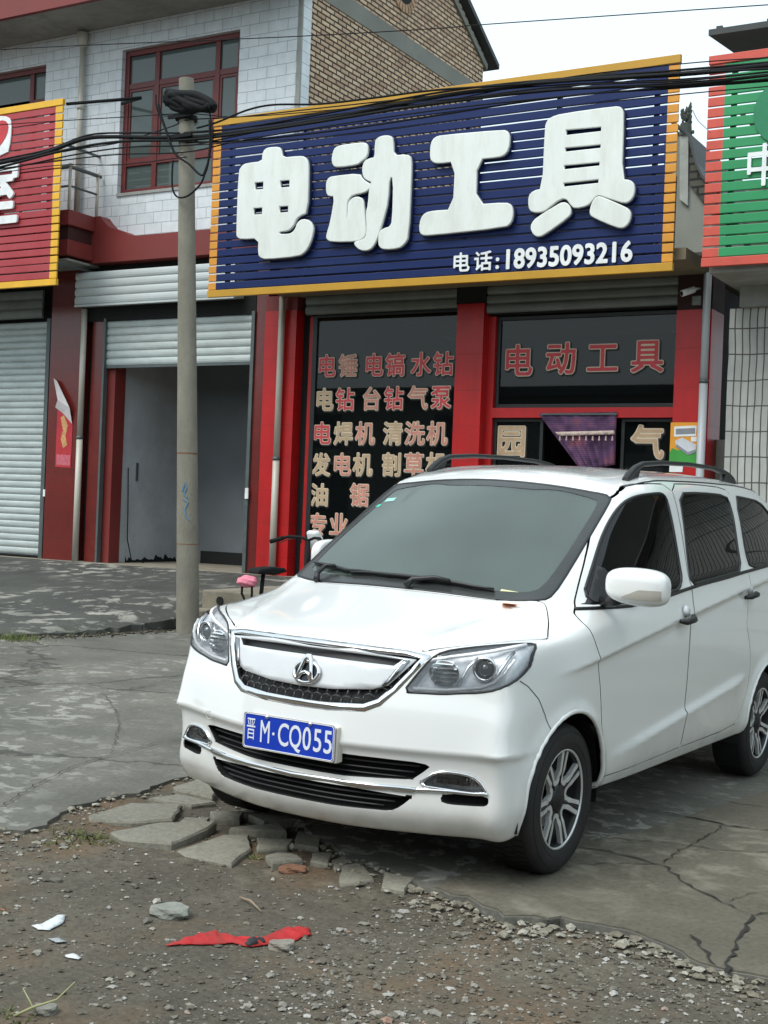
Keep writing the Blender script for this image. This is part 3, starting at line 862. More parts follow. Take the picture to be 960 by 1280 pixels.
# headlamps ---------------------------------------------------------------
M['lampwhite'] = mat('lamp_white_trim', (.93, .94, .95, 1), rough=.2, var=.02)
chl = mat('lamp_reflector', (.86, .88, .90, 1), rough=.18, metal=.9, var=.12, scale=18)
for s in (1, -1):
    hl = bucket(LAMP, s, .050, 'headlight', mat('lamp_housing', (.74, .76, .78, 1), rough=.3, metal=.1, var=.25, scale=16), CAR, .93)
    q = [(p[0] * s, p[1]) for p in LAMP]
    bm_obj(patch(q, pf, .018, .0015), 'headlight_cover', M['lampglass'], hl)
    bodytube(q, pf, .0048, 'headlight_seal', M['carblack'], hl, -.001, closed=True)
    # white DRL ledges following the top and bottom edges
    top = [(.47, .862), (.50, .878), (.56, .893), (.63, .908), (.70, .926), (.775, .950)]
    bodytube([(a * s, b) for a, b in top], lambda a, b: (pf(a, b)[0], Vector((1, 0, 0))), .0075, 'light_strip', M['lampwhite'], hl, -.007)
    bot = [(.455, .768), (.51, .770), (.575, .772), (.63, .780), (.69, .790), (.735, .812), (.765, .85), (.782, .90)]
    bodytube([(a * s, b) for a, b in bot], lambda a, b: (pf(a, b)[0], Vector((1, 0, 0))), .0070, 'light_strip', M['lampwhite'], hl, -.007)
    fin = [(.600, .785), (.612, .82), (.625, .86), (.650, .895)]
    bodytube([(a * s, b) for a, b in fin], lambda a, b: (pf(a, b)[0], Vector((1, 0, 0))), .006, 'light_fin', chl, hl, -.03)
    fin = [(.722, .815), (.740, .845), (.755, .885), (.765, .925)]
    bodytube([(a * s, b) for a, b in fin], lambda a, b: (pf(a, b)[0], Vector((1, 0, 0))), .007, 'light_fin', chl, hl, -.02)
    ax = Vector((1, .22 * s, 0)).normalized()
    for (y, z, r, lens, dd) in ((.685, .858, .042, True, -.034), (.55, .832, .044, False, -.030)):
        c = pf(y * s, z)[0] + Vector((dd, 0, 0))
        rot = Vector((1, 0, 0)).rotation_difference(ax).to_matrix()
        mb = MB()
        if lens:
            mb.lathe([(r * 1.0, -.02), (r * 1.12, .0), (r * 1.15, .018), (r * 1.0, .024), (r * .80, .010), (r * .78, -.01)], 28, 'x')
            mb.v = [tuple(rot @ Vector(v) + c) for v in mb.v]
            rg = mb.build('projector_ring', M['chrome'], hl, smooth=True)
            mb = MB(); mb.lathe([(r * .78, -.006), (r * .70, .010), (r * .5, .021), (r * .25, .027), (0.0005, .029)], 24, 'x')
            mb.v = [tuple(rot @ Vector(v) + c) for v in mb.v]
            mb.build('projector_lens', M['lens'], rg, smooth=True)
        else:
            mb.lathe([(.006, -.03), (r * .5, -.02), (r * .85, .0), (r * 1.1, .024)], 24, 'x')
            for k_ in range(6):
                z0_ = -.045 + k_ * .016; wz = .040 if 0 < k_ < 5 else .028
                mb.add([(.030, -wz, z0_), (.030, wz, z0_), (.012, wz, z0_ + .014), (.012, -wz, z0_ + .014)], [(0, 1, 2, 3)])  # chrome plates tilted up to mirror the sky and brighten the lamp
            mb.v = [tuple(rot @ Vector((v[0], v[1] * 1.25, v[2])) + c) for v in mb.v]
            mb.build('reflector_bowl', chl, hl, smooth=False, angle=50)
# number plate --------------------------------------------------------------
def text_mesh(body, size, name, m, parent, mw_, extrude=.0015, offset=0.0, align='CENTER', xs=1.0, space=1.0, res=3):
    cu = bpy.data.curves.new(name, 'FONT'); cu.body = body; cu.size = size; cu.extrude = extrude; cu.offset = offset
    cu.align_x = align; cu.align_y = 'CENTER'; cu.resolution_u = res; cu.space_character = space
    o = bpy.data.objects.new(name, cu); COL.objects.link(o)
    dg = bpy.context.evaluated_depsgraph_get(); me = bpy.data.meshes.new_from_object(o.evaluated_get(dg))
    bpy.data.objects.remove(o); bpy.data.curves.remove(cu)
    me.materials.clear(); me.materials.append(m)
    me.transform(Matrix.Diagonal((xs, 1, 1, 1)))
    me.transform(mw_)
    r = bpy.data.objects.new(name, me); link(r, parent); return r
_RC = {}
def raster(ch):
    if ch in _RC: return _RC[ch]
    cu = bpy.data.curves.new('t', 'FONT'); cu.body = ch; cu.size = 1; cu.align_x = 'CENTER'; cu.align_y = 'CENTER'; cu.resolution_u = 4
    o = bpy.data.objects.new('t', cu); COL.objects.link(o)
    me = bpy.data.meshes.new_from_object(o.evaluated_get(bpy.context.evaluated_depsgraph_get()))
    bpy.data.objects.remove(o); bpy.data.curves.remove(cu)
    me.calc_loop_triangles(); V = np.array([v.co[:2] for v in me.vertices])
    n = 150; L = .75; im = np.zeros((n, n), bool); st = 2 * L / n
    for t in me.loop_triangles:
        a, b, c = V[list(t.vertices)]
        lo = np.floor((np.minimum(np.minimum(a, b), c) + L) / st).astype(int) - 1; hi = np.ceil((np.maximum(np.maximum(a, b), c) + L) / st).astype(int) + 1
        lo = np.clip(lo, 0, n - 1); hi = np.clip(hi, 0, n - 1)
        gx, gy = np.meshgrid(np.arange(lo[0], hi[0] + 1), np.arange(lo[1], hi[1] + 1)); px, py = gx * st - L + st / 2, gy * st - L + st / 2
        e = lambda p, q: (q[0] - p[0]) * (py - p[1]) - (q[1] - p[1]) * (px - p[0])
        e1, e2, e3 = e(a, b), e(b, c), e(c, a); k = ((e1 >= 0) & (e2 >= 0) & (e3 >= 0)) | ((e1 <= 0) & (e2 <= 0) & (e3 <= 0))
        im[gy[k], gx[k]] = True
    bpy.data.meshes.remove(me)
    R_ = 15; G1 = np.where(im, 0.0, 99.0); base = G1.copy()
    for dx in range(1, R_ + 1):
        G1[:, dx:] = np.minimum(G1[:, dx:], base[:, :-dx] + dx); G1[:, :-dx] = np.minimum(G1[:, :-dx], base[:, dx:] + dx)
    G2 = G1 ** 2; D = G2.copy()
    for dy in range(1, R_ + 1):
        D[dy:] = np.minimum(D[dy:], G2[:-dy] + dy * dy); D[:-dy] = np.minimum(D[:-dy], G2[dy:] + dy * dy)
    D = np.sqrt(D)
    D[im] = -.5
    for _ in range(2): D[1:-1, 1:-1] = (D[1:-1, 1:-1] * 4 + D[:-2, 1:-1] + D[2:, 1:-1] + D[1:-1, :-2] + D[1:-1, 2:]) / 8
    _RC[ch] = (D, st, L); return _RC[ch]
def contours(D, lev):
    A = D < lev; nxt = {}
    H_, W_ = D.shape
    cnt = A[:-1, :-1].astype(int) + A[1:, :-1] + A[:-1, 1:] + A[1:, 1:]
    for y, x in np.argwhere((cnt > 0) & (cnt < 4)):
        c = [(x, y), (x + 1, y), (x + 1, y + 1), (x, y + 1)]; v = [A[q[1], q[0]] for q in c]
        P = {}
        for k in range(4):
            if v[k] != v[(k + 1) % 4]:
                p, q = c[k], c[(k + 1) % 4]; a, b = D[p[1], p[0]], D[q[1], q[0]]; t = (lev - a) / (b - a)
                key = (min(p, q), max(p, q)); P[k] = (key, (p[0] + (q[0] - p[0]) * t, p[1] + (q[1] - p[1]) * t))
        ks = sorted(P)
        # inside on the left: leave where v[k] is inside, arrive where it is outside
        outs = [k for k in ks if v[k]]; ins_ = [k for k in ks if not v[k]]
        for a in outs:
            b = min(ins_, key=lambda q: (q - a) % 4 if len(ks) == 2 else ((a - q) % 4)); ins_.remove(b)
            nxt[P[a][0]] = (P[b][0], P[a][1])
    loops = []
    while nxt:
        k0 = next(iter(nxt)); k = k0; L = []
        while k in nxt: k2, p = nxt.pop(k); L.append(p); k = k2
        if len(L) > 5: loops.append(L)
    return loops
def fat_char(ch, size, grow, name, m, parent, mw_, thick=.0015, xs=1.0):
    """bold rounded character: the glyph grown by a margin (fraction of its size)"""
    D, st, L = raster(ch); cs_ = contours(D, grow / st)
    cu = bpy.data.curves.new(name, 'CURVE'); cu.dimensions = '2D'; cu.fill_mode = 'BOTH'; cu.extrude = thick / 2
    for P in cs_:
        Q = []
        for i in range(0, len(P), 2):
            a, b, c = P[i - 1], P[i], P[(i + 1) % len(P)]; Q.append(((a[0] + 2 * b[0] + c[0]) / 4, (a[1] + 2 * b[1] + c[1]) / 4))
        s_ = cu.splines.new('POLY'); s_.points.add(len(Q) - 1)
        for k, p in enumerate(Q): s_.points[k].co = ((p[0] + .5) * st - L, (p[1] + .5) * st - L, 0, 1)
        s_.use_cyclic_u = True
    o = bpy.data.objects.new(name, cu); COL.objects.link(o)
    me = bpy.data.meshes.new_from_object(o.evaluated_get(bpy.context.evaluated_depsgraph_get()))
    bpy.data.objects.remove(o); bpy.data.curves.remove(cu)
    me.materials.clear(); me.materials.append(m); me.transform(Matrix.Diagonal((size * xs, size, 1, 1))); me.transform(mw_)
    r = bpy.data.objects.new(name, me); link(r, parent); return r
PLM = Matrix(((0, 0, 1, .768), (1, 0, 0, -.006), (0, 1, 0, .536), (0, 0, 0, 1))) @ Matrix.Rotation(math.radians(.6), 4, 'Z')
def plm(u, v, w_=0): return PLM @ Vector((u, v, w_))
mb = MB(); rr = []
for (cx, cy, a0) in ((.208, .058, 0), (-.208, .058, 90), (-.208, -.058, 180), (.208, -.058, 270)):
    for k in range(5):
        a = math.radians(a0 + k * 22.5); rr.append((cx + .012 * math.cos(a), cy + .012 * math.sin(a)))
mb.prism(rr, -.002, 0, 0, plm)
plate = mb.build('number_plate', M['platered'], CAR)
mb = MB(); mb.tube([plm(u * .975, v * .94, .0008) for u, v in rr + [rr[0]]], .0018, 6, caps=False); mb.build('plate_rim', M['platewhite'], plate)
mb = MB(); mb.tube([plm(u, v, 0) for u, v in rr + [rr[0]]], .002, 6, caps=False); mb.build('plate_edge', M['platewood'], plate)
mb = MB(); mb.box(.715, .760, .06, .220, .462, .60); mb.box(.715, .760, -.2, .06, .50, .60); mb.build('plate_bracket', M['platewood'], plate, bevel=.004)
T = lambda u, v=0: PLM @ Matrix.Translation((u, v, .001))
for ch, u, wd, g_ in (('M', -.112, .60, .010), ('C', -.022, .70, .012), ('Q', .036, .66, .012), ('0', .091, .74, .012), ('5', .142, .80, .012), ('5', .191, .80, .012)):
    fat_char(ch, .126, g_, 'character', M['platewhite'], plate, T(u, -.002), .0010, xs=wd * .92)
fat_char('晋', .060, .002, 'character', M['platewhite'], plate, T(-.182, 0) @ Matrix.Diagonal((.80, 1.6, 1, 1)), .0010)
mb = MB(); mb.lathe([(.0, .001), (.006, .001), (.006, 0)], 12, 'z'); mb.v = [tuple(PLM @ (Vector(v) + Vector((-.070, 0, .001)))) for v in mb.v]; mb.build('character', M['platewhite'], plate)
for u in (-.105, .105):
    mb = MB(); mb.lathe([(0, .008), (.006, .007), (.009, .003), (.009, 0)], 12, 'z'); mb.v = [tuple(PLM @ (Vector(v) + Vector((u, .062, 0)))) for v in mb.v]; mb.build('plate_screw', M['chrome'], plate, smooth=True)

# wipers --------------------------------------------------------------------
def wiper(blade, arm):
    mb = MB()
    d = dens(blade, .03, False); q = [pt(*p) for p in d]; q = [a[0] + a[1] * .018 for a in q]
    k = len(q); mb.tube(q, [.005 + .004 * math.sin(PI * i / (k - 1)) for i in range(k)], 6)
    q = [pt(*p) for p in d]; q = [a[0] + a[1] * .006 for a in q]; mb.tube(q, .0045, 5)
    w = mb.build('wiper', M['carblack'], CAR, smooth=True)
    mb = MB(); q = [pt(*p) for p in arm]; lf = [.014, .028, .034, .030]
    q = [a[0] + a[1] * lf[min(i, 3)] for i, a in enumerate(q)]
    mb.tube(q, [.016, .013, .010, .008][:len(q)] if len(q) <= 4 else .011, 8)
    mb.build('wiper_arm', M['carblack'], w, smooth=True)
wiper([(-.075, -.31), (-.055, -.10), (-.05, .10), (-.065, .33), (-.08, .42)], [(.005, .03), (-.03, .05), (-.05, .15), (-.052, .22)])
wiper([(-.175, -.585), (-.135, -.46), (-.09, -.34), (-.07, -.20)], [(-.03, -.47), (-.075, -.49), (-.12, -.47), (-.115, -.42)])
mb = MB(); q = [pt(a, b) for a, b in [(.028, -.15), (.028, .0), (.018, .2)]]
# paper and sticker on the windscreen
bm_obj(patch([(-.105, .44), (-.085, .44), (-.10, .585), (-.12, .585)], pt, .01, .001), 'paper_strip', mat('yellow_paper', srgb(215, 215, 160)), CAR)
bm_obj(patch([(-.70, -.555), (-.73, -.555), (-.73, -.50), (-.70, -.50)], pt, .01, .001), 'sticker', mat('sticker_green', srgb(150, 205, 190)), CAR)
bm_obj(patch([(-.655, -.585), (-.68, -.585), (-.68, -.555), (-.655, -.555)], pt, .01, .001), 'sticker', mat('sticker_teal', srgb(70, 190, 160)), CAR)
bm_obj(patch([(-.50, .03), (-.30, .03), (-.30, .13), (-.50, .13)], pt, .02, -.006), 'red_pendant', mat('pendant_red', srgb(150, 60, 55)), CAR)

# door mirrors -----------------------------------------------------------------
for s in (1, -1):
    bm = bmesh.new(); bmesh.ops.create_uvsphere(bm, u_segments=36, v_segments=24, radius=1)
    for v in bm.verts:
        x, y, z = v.co
        f = lambda t, p: math.copysign(abs(t) ** p, t)
        x, y, z = f(x, .75), f(y, .62), f(z, .62)
        nrm = 1
        X_ = x * (.085 if x > 0 else .035); Y_ = y * .132; Z_ = z * .080
        Z_ *= 1 - .10 * max(0, -y)          # a little lower towards the body
        Z_ -= .006 * y * 1
        v.co = Vector((-.315 + X_ - .02 * y, s * (.975 + Y_), 1.176 + Z_)) if s > 0 else Vector((-.66 + Y_ * .9, -(.84 + X_ * .8), 1.176 + Z_))
    if s < 0: bmesh.ops.reverse_faces(bm, faces=bm.faces)
    mr = bm_obj(bm, 'door_mirror', M['paint'], CAR)
    if s < 0: continue
    mb = MB(); vs = []; nu, nv = 16, 5
    for a in range(nu + 1):
        for b in range(nv + 1):
            yy = -.30 + 1.18 * a / nu; t_ = a / nu
            zz = (-.66 + .10 * t_) + (b / nv) * (.10 + .42 * min(1, t_ * 2.2))
            ys, zs = abs(yy) ** 1.613, abs(zz) ** 1.613
            xx = max(0, 1 - ys * ys - zs * zs) ** .5; X_ = xx ** .75 * .085
            vs.append((-.315 + X_ - .02 * yy + .0035, s * (.975 + yy * .132), 1.176 + zz * .080 * (1 - .10 * max(0, -yy)) - .006 * yy))
    mb.add(vs, [(a * (nv + 1) + b, (a + 1) * (nv + 1) + b, (a + 1) * (nv + 1) + b + 1, a * (nv + 1) + b + 1) for a in range(nu) for b in range(nv)])
    mb.build('indicator', M['amber'], mr, smooth=True)
    mb = MB(); mb.tube([(-.37, s * .80, 1.10), (-.34, s * .85, 1.105), (-.325, s * .90, 1.125)], [.03, .028, .026], 10)
    mb.build('mirror_arm', M['carblack'], mr, smooth=True)
    mb = MB(); mb.prism([(.115 * math.cos(a), .068 * math.sin(a)) for a in np.linspace(0, 2 * PI, 24, endpoint=False)], 0, .004, 0, lambda u, v, w_: (-.352 - w_, s * (.975 + u), 1.176 + v))
    mb.build('mirror_glass', M['chrome'], mr)

# wheels ---------------------------------------------------------------------------
def make_wheel(xa, s):
    tp = [(.203, .0), (.212, .006), (.25, .010), (.285, .004), (.300, -.012), (.3065, -.035), (.3075, -.10), (.3065, -.165), (.300, -.188), (.26, -.196), (.20, -.19)]
    yo = .825
    mb = MB(); mb.lathe([(r, s * (yo + h)) for r, h in tp], 56, 'y', (xa, 0, .307))
    wl = mb.build('wheel', M['rubber'], CAR, smooth=True)
    # fine tread blocks
    mb = MB()
    for k in range(64):
        a = 2 * PI * k / 64
        for y0, y1, da in ((-.030, -.075, .0), (-.080, -.125, .05), (-.130, -.172, 0)):
            c, s_ = math.cos(a + da), math.sin(a + da); c2, s2 = math.cos(a + da + .07), math.sin(a + da + .07)
            r = .3095
            mb.add([(xa + r * c, s * (yo + y0), .307 + r * s_), (xa + r * c2, s * (yo + y0), .307 + r * s2), (xa + r * c2, s * (yo + y1), .307 + r * s2), (xa + r * c, s * (yo + y1), .307 + r * s_)], [(0, 1, 2, 3)])
    mb.build('tread', M['rubber'], wl)
    for k in range(3):
        mb = MB(); R_ = .232 + .022 * k
        mb.tube([(xa + R_ * math.cos(a), s * (yo + .0085), .307 + R_ * math.sin(a)) for a in np.linspace(0, 2 * PI, 49)], .0012, 4, caps=False)
        mb.build('sidewall_ring', M['rubber'], wl)
    mb = MB(); mb.lathe([(.205, s * (yo - .004)), (.200, s * (yo - .001)), (.194, s * (yo - .006)), (.190, s * (yo - .03)), (.186, s * (yo - .10)), (.05, s * (yo - .11)), (.001, s * (yo - .11))], 56, 'y', (xa, 0, .307))
    rim = mb.build('rim', [M['darkwheel']], wl, smooth=True)
    mb = MB(); mb.lathe([(.2055, s * (yo - .006)), (.2035, s * (yo + .001)), (.197, s * (yo + .001)), (.195, s * (yo - .006))], 56, 'y', (xa, 0, .307)); mb.build('rim_edge', M['alloy'], wl, smooth=True)
    # brake disc glimpse
    mb = MB(); mb.lathe([(.13, s * (yo - .085)), (.13, s * (yo - .09)), (.06, s * (yo - .085))], 40, 'y', (xa, 0, .307)); mb.build('brake_disc', M['alloy'], wl)
    # cover: seven U-shaped silver frames with dark slots between them
    P2 = lambda r, a, h: (xa + r * math.cos(a), s * (yo + h), .307 + r * math.sin(a))
    for k in range(7):
        a0 = 2 * PI * k / 7 + .35
        mb = MB()
        outer = []; innr = []
        for sg in (-1, 1):
            pass
        # outline of a U: outer boundary then inner boundary
        oa = [( .198, .385), (.15, .385), (.11, .40), (.085, .40), (.066, .27), (.060, .0)]
        ia = [( .198, .290), (.15, .270), (.12, .240), (.095, .18), (.082, .09), (.078, 0)]
        L = [(r, -a) for r, a in oa] + [(r, a) for r, a in oa[::-1]][1:]
        I = [(r, -a) for r, a in ia] + [(r, a) for r, a in ia[::-1]][1:]
        dish = lambda r: -.012 - .012 * (1 - (r / .2) ** 2) * 0 + (-.006 if r < .1 else 0.006 * ((r - .1) / .1))
        vs = []
        for (ro, ao), (ri, ai) in zip(L, I):
            vs += [P2(ro, a0 + ao, dish(ro)), P2(ri, a0 + ai, dish(ri) - .001), P2(ro, a0 + ao, dish(ro) - .016), P2(ri, a0 + ai, dish(ri) - .018)]
        fs = []
        for i in range(len(L) - 1):
            b = 4 * i; c = 4 * i + 4
            fs += [(b, c, c + 1, b + 1), (b, b + 2, c + 2, c), (b + 1, c + 1, c + 3, b + 3)]
        mb.add(vs, fs); mb.build('spoke', M['alloy'], wl)
    # dark ribs in the slots and hub
    mb = MB()
    for k in range(7):
        a0 = 2 * PI * (k + .5) / 7 + .35
        mb.tube([P2(.05, a0, -.026), P2(.12, a0, -.020), P2(.198, a0, -.014)], .010, 6)
    mb.lathe([(.060, s * (yo - .03)), (.058, s * (yo - .018)), (.046, s * (yo - .012)), (.034, s * (yo - .010)), (.030, s * (yo - .006)), (.001, s * (yo - .005))], 28, 'y', (xa, 0, .307))
    mb.build('hub_cap', M['darkwheel'], wl, smooth=True)
    return wl
for xa in (0, -2.72):
    for s in (1, -1): make_wheel(xa, s)

# cabin ---------------------------------------------------------------------------
def rbox(name, x0, x1, y0, y1, z0, z1, m, parent, r=.04):
    mb = MB(); mb.box(x0, x1, y0, y1, z0, z1); return mb.build(name, m, parent, bevel=r, seg=3)
mb = MB(); mb.add([(-.13, -.66, 1.06), (-.13, .66, 1.06), (-.42, .68, 1.055), (-.42, -.68, 1.055), (-.52, -.68, 1.0), (-.52, .68, 1.0), (-.50, -.68, .6), (-.50, .68, .6)], [(0, 1, 2, 3), (3, 2, 5, 4), (4, 5, 7, 6)])
mb.build('dashboard', M['dash'], CAR)
rbox('instrument_hood', -.50, -.30, .22, .52, 1.05, 1.10, M['dash'], CAR, .03)
def seat(x, y, w_):
    st = rbox('car_seat', x - .25, x + .25, y - w_ / 2, y + w_ / 2, .50, .66, M['seatcloth'], CAR, .05)
    mb = MB(); mb.add([(x - .20, y - w_ / 2, .62), (x - .20, y + w_ / 2, .62), (x - .36, y + w_ / 2 * .85, 1.20), (x - .36, y - w_ / 2 * .85, 1.20), (x - .32, y - w_ / 2, .62), (x - .32, y + w_ / 2, .62), (x - .45, y + w_ / 2 * .85, 1.20), (x - .45, y - w_ / 2 * .85, 1.20)], [(0, 1, 2, 3), (4, 7, 6, 5), (3, 2, 6, 7), (0, 3, 7, 4), (1, 5, 6, 2)])
    mb.build('seat_back', M['seatcloth'], st, bevel=.04)
    rbox('headrest', x - .47, x - .37, y - .13, y + .13, 1.24, 1.40, M['seatcloth'], st, .04)
for y in (.37, -.37): seat(-1.15, y, .48)
for y in (.38, -.38): seat(-2.0, y, .55)
seat(-2.8, 0, 1.1)
mb = MB(); wc = Vector((-.72, .37, 1.00))
mb.tube([wc + Vector((.06 * math.sin(a), .185 * math.cos(a), .175 * math.sin(a))) for a in np.linspace(0, 2 * PI, 33)], .014, 8, caps=False)
mb.tube([wc + Vector((0, -.17, 0)), wc + Vector((0.01, .17, 0))], .02, 6); mb.tube([wc, wc + Vector((.25, 0, -.1))], .03, 8)
mb.build('steering_wheel', M['dash'], CAR, smooth=True)
rbox('rear_view_mirror', -.72, -.69, -.11, .11, 1.40, 1.46, M['carblack'], CAR, .01)
mb = MB(); mb.box(-3.4, -.6, -.75, .75, .44, .46); mb.build('cabin_floor', M['interior'], CAR)
# fallen leaf on the bonnet
lf = MB(); c, n = pt(-.005, .525)
a_ = [(.0, .0), (.03, .012), (.035, .04), (.018, .035), (.012, .07), (-.006, .04), (-.03, .045), (-.022, .02), (-.04, .0)]
lf.prism(a_, 0, .002, 0, lambda u, v, w_: tuple(CARM @ Vector((c.x + u * 1.3, c.y + v * 1.5 - .03, c.z + w_ + .008 + u * .1))))
tag(lf.build('fallen_leaf', M['leaf']), 'dry orange leaf lying on the white bonnet below the windscreen corner', 'leaf')
# ------------------------------------------------------------------ rays for laying things on known planes
def wray(px, py):
    c = Vector(((px - 480) / F_PX, (py - 640) / F_PX, 1.0))
    return Vector([sum(CR[k][i] * c[k] for k in range(3)) for i in range(3)])
def W(px, py, y):
    d = wray(px, py); t = y / d.y
    return Vector((d.x * t, y, 1.43 + d.z * t))
def GP(px, py):
    d = wray(px, py); k = -(1.43 + .0221 * 2.8536) / (d.z + .0221 * d.x)
    return (d.x * k, d.y * k)
def gz(x, y):
    return -.0221 * (max(min(x, 6), -12) + 2.8536)

# ------------------------------------------------------------------ building materials
def brick_mat(name, plane, bw, bh, mortar, c1, c2, cm, rough=.8, bump=.4, var=.15, stain=None, stain_amt=.3, bias=0.0, coat=0.0, offset=.5):
    m, nt, b = new_mat(name)
    tc = N(nt, 'ShaderNodeTexCoord'); sx = N(nt, 'ShaderNodeSeparateXYZ'); nt.links.new(tc.outputs['Object'], sx.inputs[0])
    cb = N(nt, 'ShaderNodeCombineXYZ')
    nt.links.new(sx.outputs['X' if plane == 'xz' else 'Y'], cb.inputs[0]); nt.links.new(sx.outputs['Z'], cb.inputs[1])
    # slight waviness of the courses
    nz = N(nt, 'ShaderNodeTexNoise', Scale=1.3, Detail=2.0); nt.links.new(tc.outputs['Object'], nz.inputs['Vector'])
    ms = N(nt, 'ShaderNodeVectorMath', operation='SCALE'); ms.inputs['Scale'].default_value = bh * .22; nt.links.new(nz.outputs['Color'], ms.inputs[0])
    ad = N(nt, 'ShaderNodeVectorMath', operation='ADD'); nt.links.new(cb.outputs[0], ad.inputs[0]); nt.links.new(ms.outputs[0], ad.inputs[1])
    br = N(nt, 'ShaderNodeTexBrick'); br.offset = offset
    br.inputs['Scale'].default_value = 1.0; br.inputs['Mortar Size'].default_value = mortar; br.inputs['Brick Width'].default_value = bw; br.inputs['Row Height'].default_value = bh
    br.inputs['Mortar Smooth'].default_value = .2; br.inputs['Bias'].default_value = bias
    br.inputs['Color1'].default_value = c1; br.inputs['Color2'].default_value = c2; br.inputs['Mortar'].default_value = cm
    nt.links.new(ad.outputs[0], br.inputs['Vector'])
    n1 = N(nt, 'ShaderNodeTexNoise', Scale=7.0, Detail=6.0); nt.links.new(tc.outputs['Object'], n1.inputs['Vector'])
    r = ramp(nt, n1.outputs['Fac'], [(.3, (1 - var,) * 3), (.7, (1,) * 3)])
    c = mixc(nt, 1.0, br.outputs['Color'], r.outputs[0], 'MULTIPLY')
    if stain:
        mp = N(nt, 'ShaderNodeMapping'); mp.inputs['Scale'].default_value = (3, 3, .35); nt.links.new(tc.outputs['Object'], mp.inputs[0])
        n2 = N(nt, 'ShaderNodeTexNoise', Scale=1.5, Detail=7.0, Roughness=.65); nt.links.new(mp.outputs[0], n2.inputs['Vector'])
        r2 = ramp(nt, n2.outputs['Fac'], [(.5, (0, 0, 0)), (.8, (stain_amt,) * 3)])
        c = mixc(nt, r2.outputs[0], c, stain)
    nt.links.new(c, b.inputs['Base Color']); b.inputs['Roughness'].default_value = rough
    b.inputs['Coat Weight'].default_value = coat; b.inputs['Coat Roughness'].default_value = .15
    bp = N(nt, 'ShaderNodeBump', Strength=bump, Distance=.008); bp.invert = True
    nt.links.new(br.outputs['Fac'], bp.inputs['Height']); nt.links.new(bp.outputs[0], b.inputs['Normal'])
    return m
M['whitetile'] = brick_mat('white_wall_tile', 'xz', 30e-2, .1455, .0042, srgb(210, 218, 222), srgb(220, 226, 229), srgb(150, 158, 162), rough=.45, stain=srgb(120, 125, 122), stain_amt=.25, coat=.1)
M['brick'] = brick_mat('gable_brick', 'yz', .205, .068, .013, srgb(218, 192, 160), srgb(170, 128, 104), srgb(64, 52, 44), rough=.9, bump=.8, var=.25, bias=-.4, stain=srgb(90, 75, 62), stain_amt=.4)
M['rtile'] = brick_mat('long_white_tile', 'xz', .0765, .272, .0075, srgb(172, 174, 170), srgb(186, 188, 184), srgb(70, 70, 66), rough=.5, bump=.3, offset=0.0, stain=srgb(120, 112, 98), stain_amt=.35)
M['maroontile'] = brick_mat('maroon_wall_tile', 'xz', .62, .30, .002, srgb(112, 36, 30), srgb(104, 33, 29), srgb(60, 20, 18), rough=.28, bump=.15, var=.2, offset=0.0, coat=.3)
M['maroon'] = mat('maroon_paint', srgb(120, 44, 40), rough=.55, var=.12, scale=3, dirt=srgb(70, 50, 45), dirt_amt=.3)
M['redtile'] = brick_mat('red_wall_tile', 'xz', .8, .42, .0015, srgb(190, 26, 28), srgb(182, 24, 27), srgb(80, 16, 16), rough=.35, bump=.25, var=.12, offset=0.0, stain=srgb(96, 40, 34), stain_amt=.5)
M['redframe'] = mat('red_frame', srgb(176, 24, 27), rough=.4, var=.1)
M['brownframe'] = mat('brown_window_frame', srgb(98, 34, 33), rough=.45, var=.15)
M['concrete_wall'] = mat('grey_cement', srgb(128, 130, 122), rough=.9, var=.15, scale=4, bump=.3, dirt=srgb(80, 80, 74), dirt_amt=.5, dirt_scale=2)
M['soffit'] = mat('soffit_plaster', srgb(150, 152, 148), rough=.9, var=.12, dirt=srgb(95, 92, 84), dirt_amt=.5, dirt_scale=2)
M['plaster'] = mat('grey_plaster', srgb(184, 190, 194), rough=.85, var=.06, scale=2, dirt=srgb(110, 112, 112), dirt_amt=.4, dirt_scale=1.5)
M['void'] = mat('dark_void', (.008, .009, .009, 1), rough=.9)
M['shutter'] = mat('shutter_steel', srgb(180, 190, 188), rough=.45, metal=.15, var=.06, scale=3, dirt=srgb(110, 112, 106), dirt_amt=.35, dirt_scale=2.5, stretch=(1, 1, 3))
M['shutterdark'] = mat('shutter_steel_old', srgb(120, 126, 122), rough=.5, metal=.2, var=.12, scale=3, dirt=srgb(80, 80, 74), dirt_amt=.4, dirt_scale=2.5)
M['shutterwhite'] = mat('shutter_white', srgb(188, 196, 196), rough=.4, var=.05, dirt=srgb(140, 138, 125), dirt_amt=.3)
M['steelgrey'] = mat('grey_steel', srgb(88, 96, 96), rough=.5, metal=.3, var=.15)
M['black'] = mat('black_cable', (.008, .009, .010, 1), rough=.8, spec=.25)
M['pvc'] = mat('white_pvc', srgb(186, 182, 170), rough=.4, var=.07, dirt=srgb(130, 118, 98), dirt_amt=.45, dirt_scale=2, stretch=(1, 1, .4))
M['pvcgrey'] = mat('grey_pvc', srgb(172, 178, 182), rough=.4, var=.05, dirt=srgb(120, 115, 105), dirt_amt=.3)
M['blue'] = mat('blue_slat', srgb(2, 30, 84), rough=.5, var=.10, scale=2, spec=.3, dirt=srgb(50, 66, 104), dirt_amt=.2, dirt_scale=2.5, stretch=(.5, 1, 2))
M['orange'] = mat('orange_slat', srgb(208, 142, 40), rough=.4, var=.1)
M['gold'] = mat('gold_frame', srgb(186, 140, 32), rough=.4, var=.1, scale=2)
M['yellow'] = mat('yellow_frame', srgb(224, 172, 40), rough=.4, var=.08)
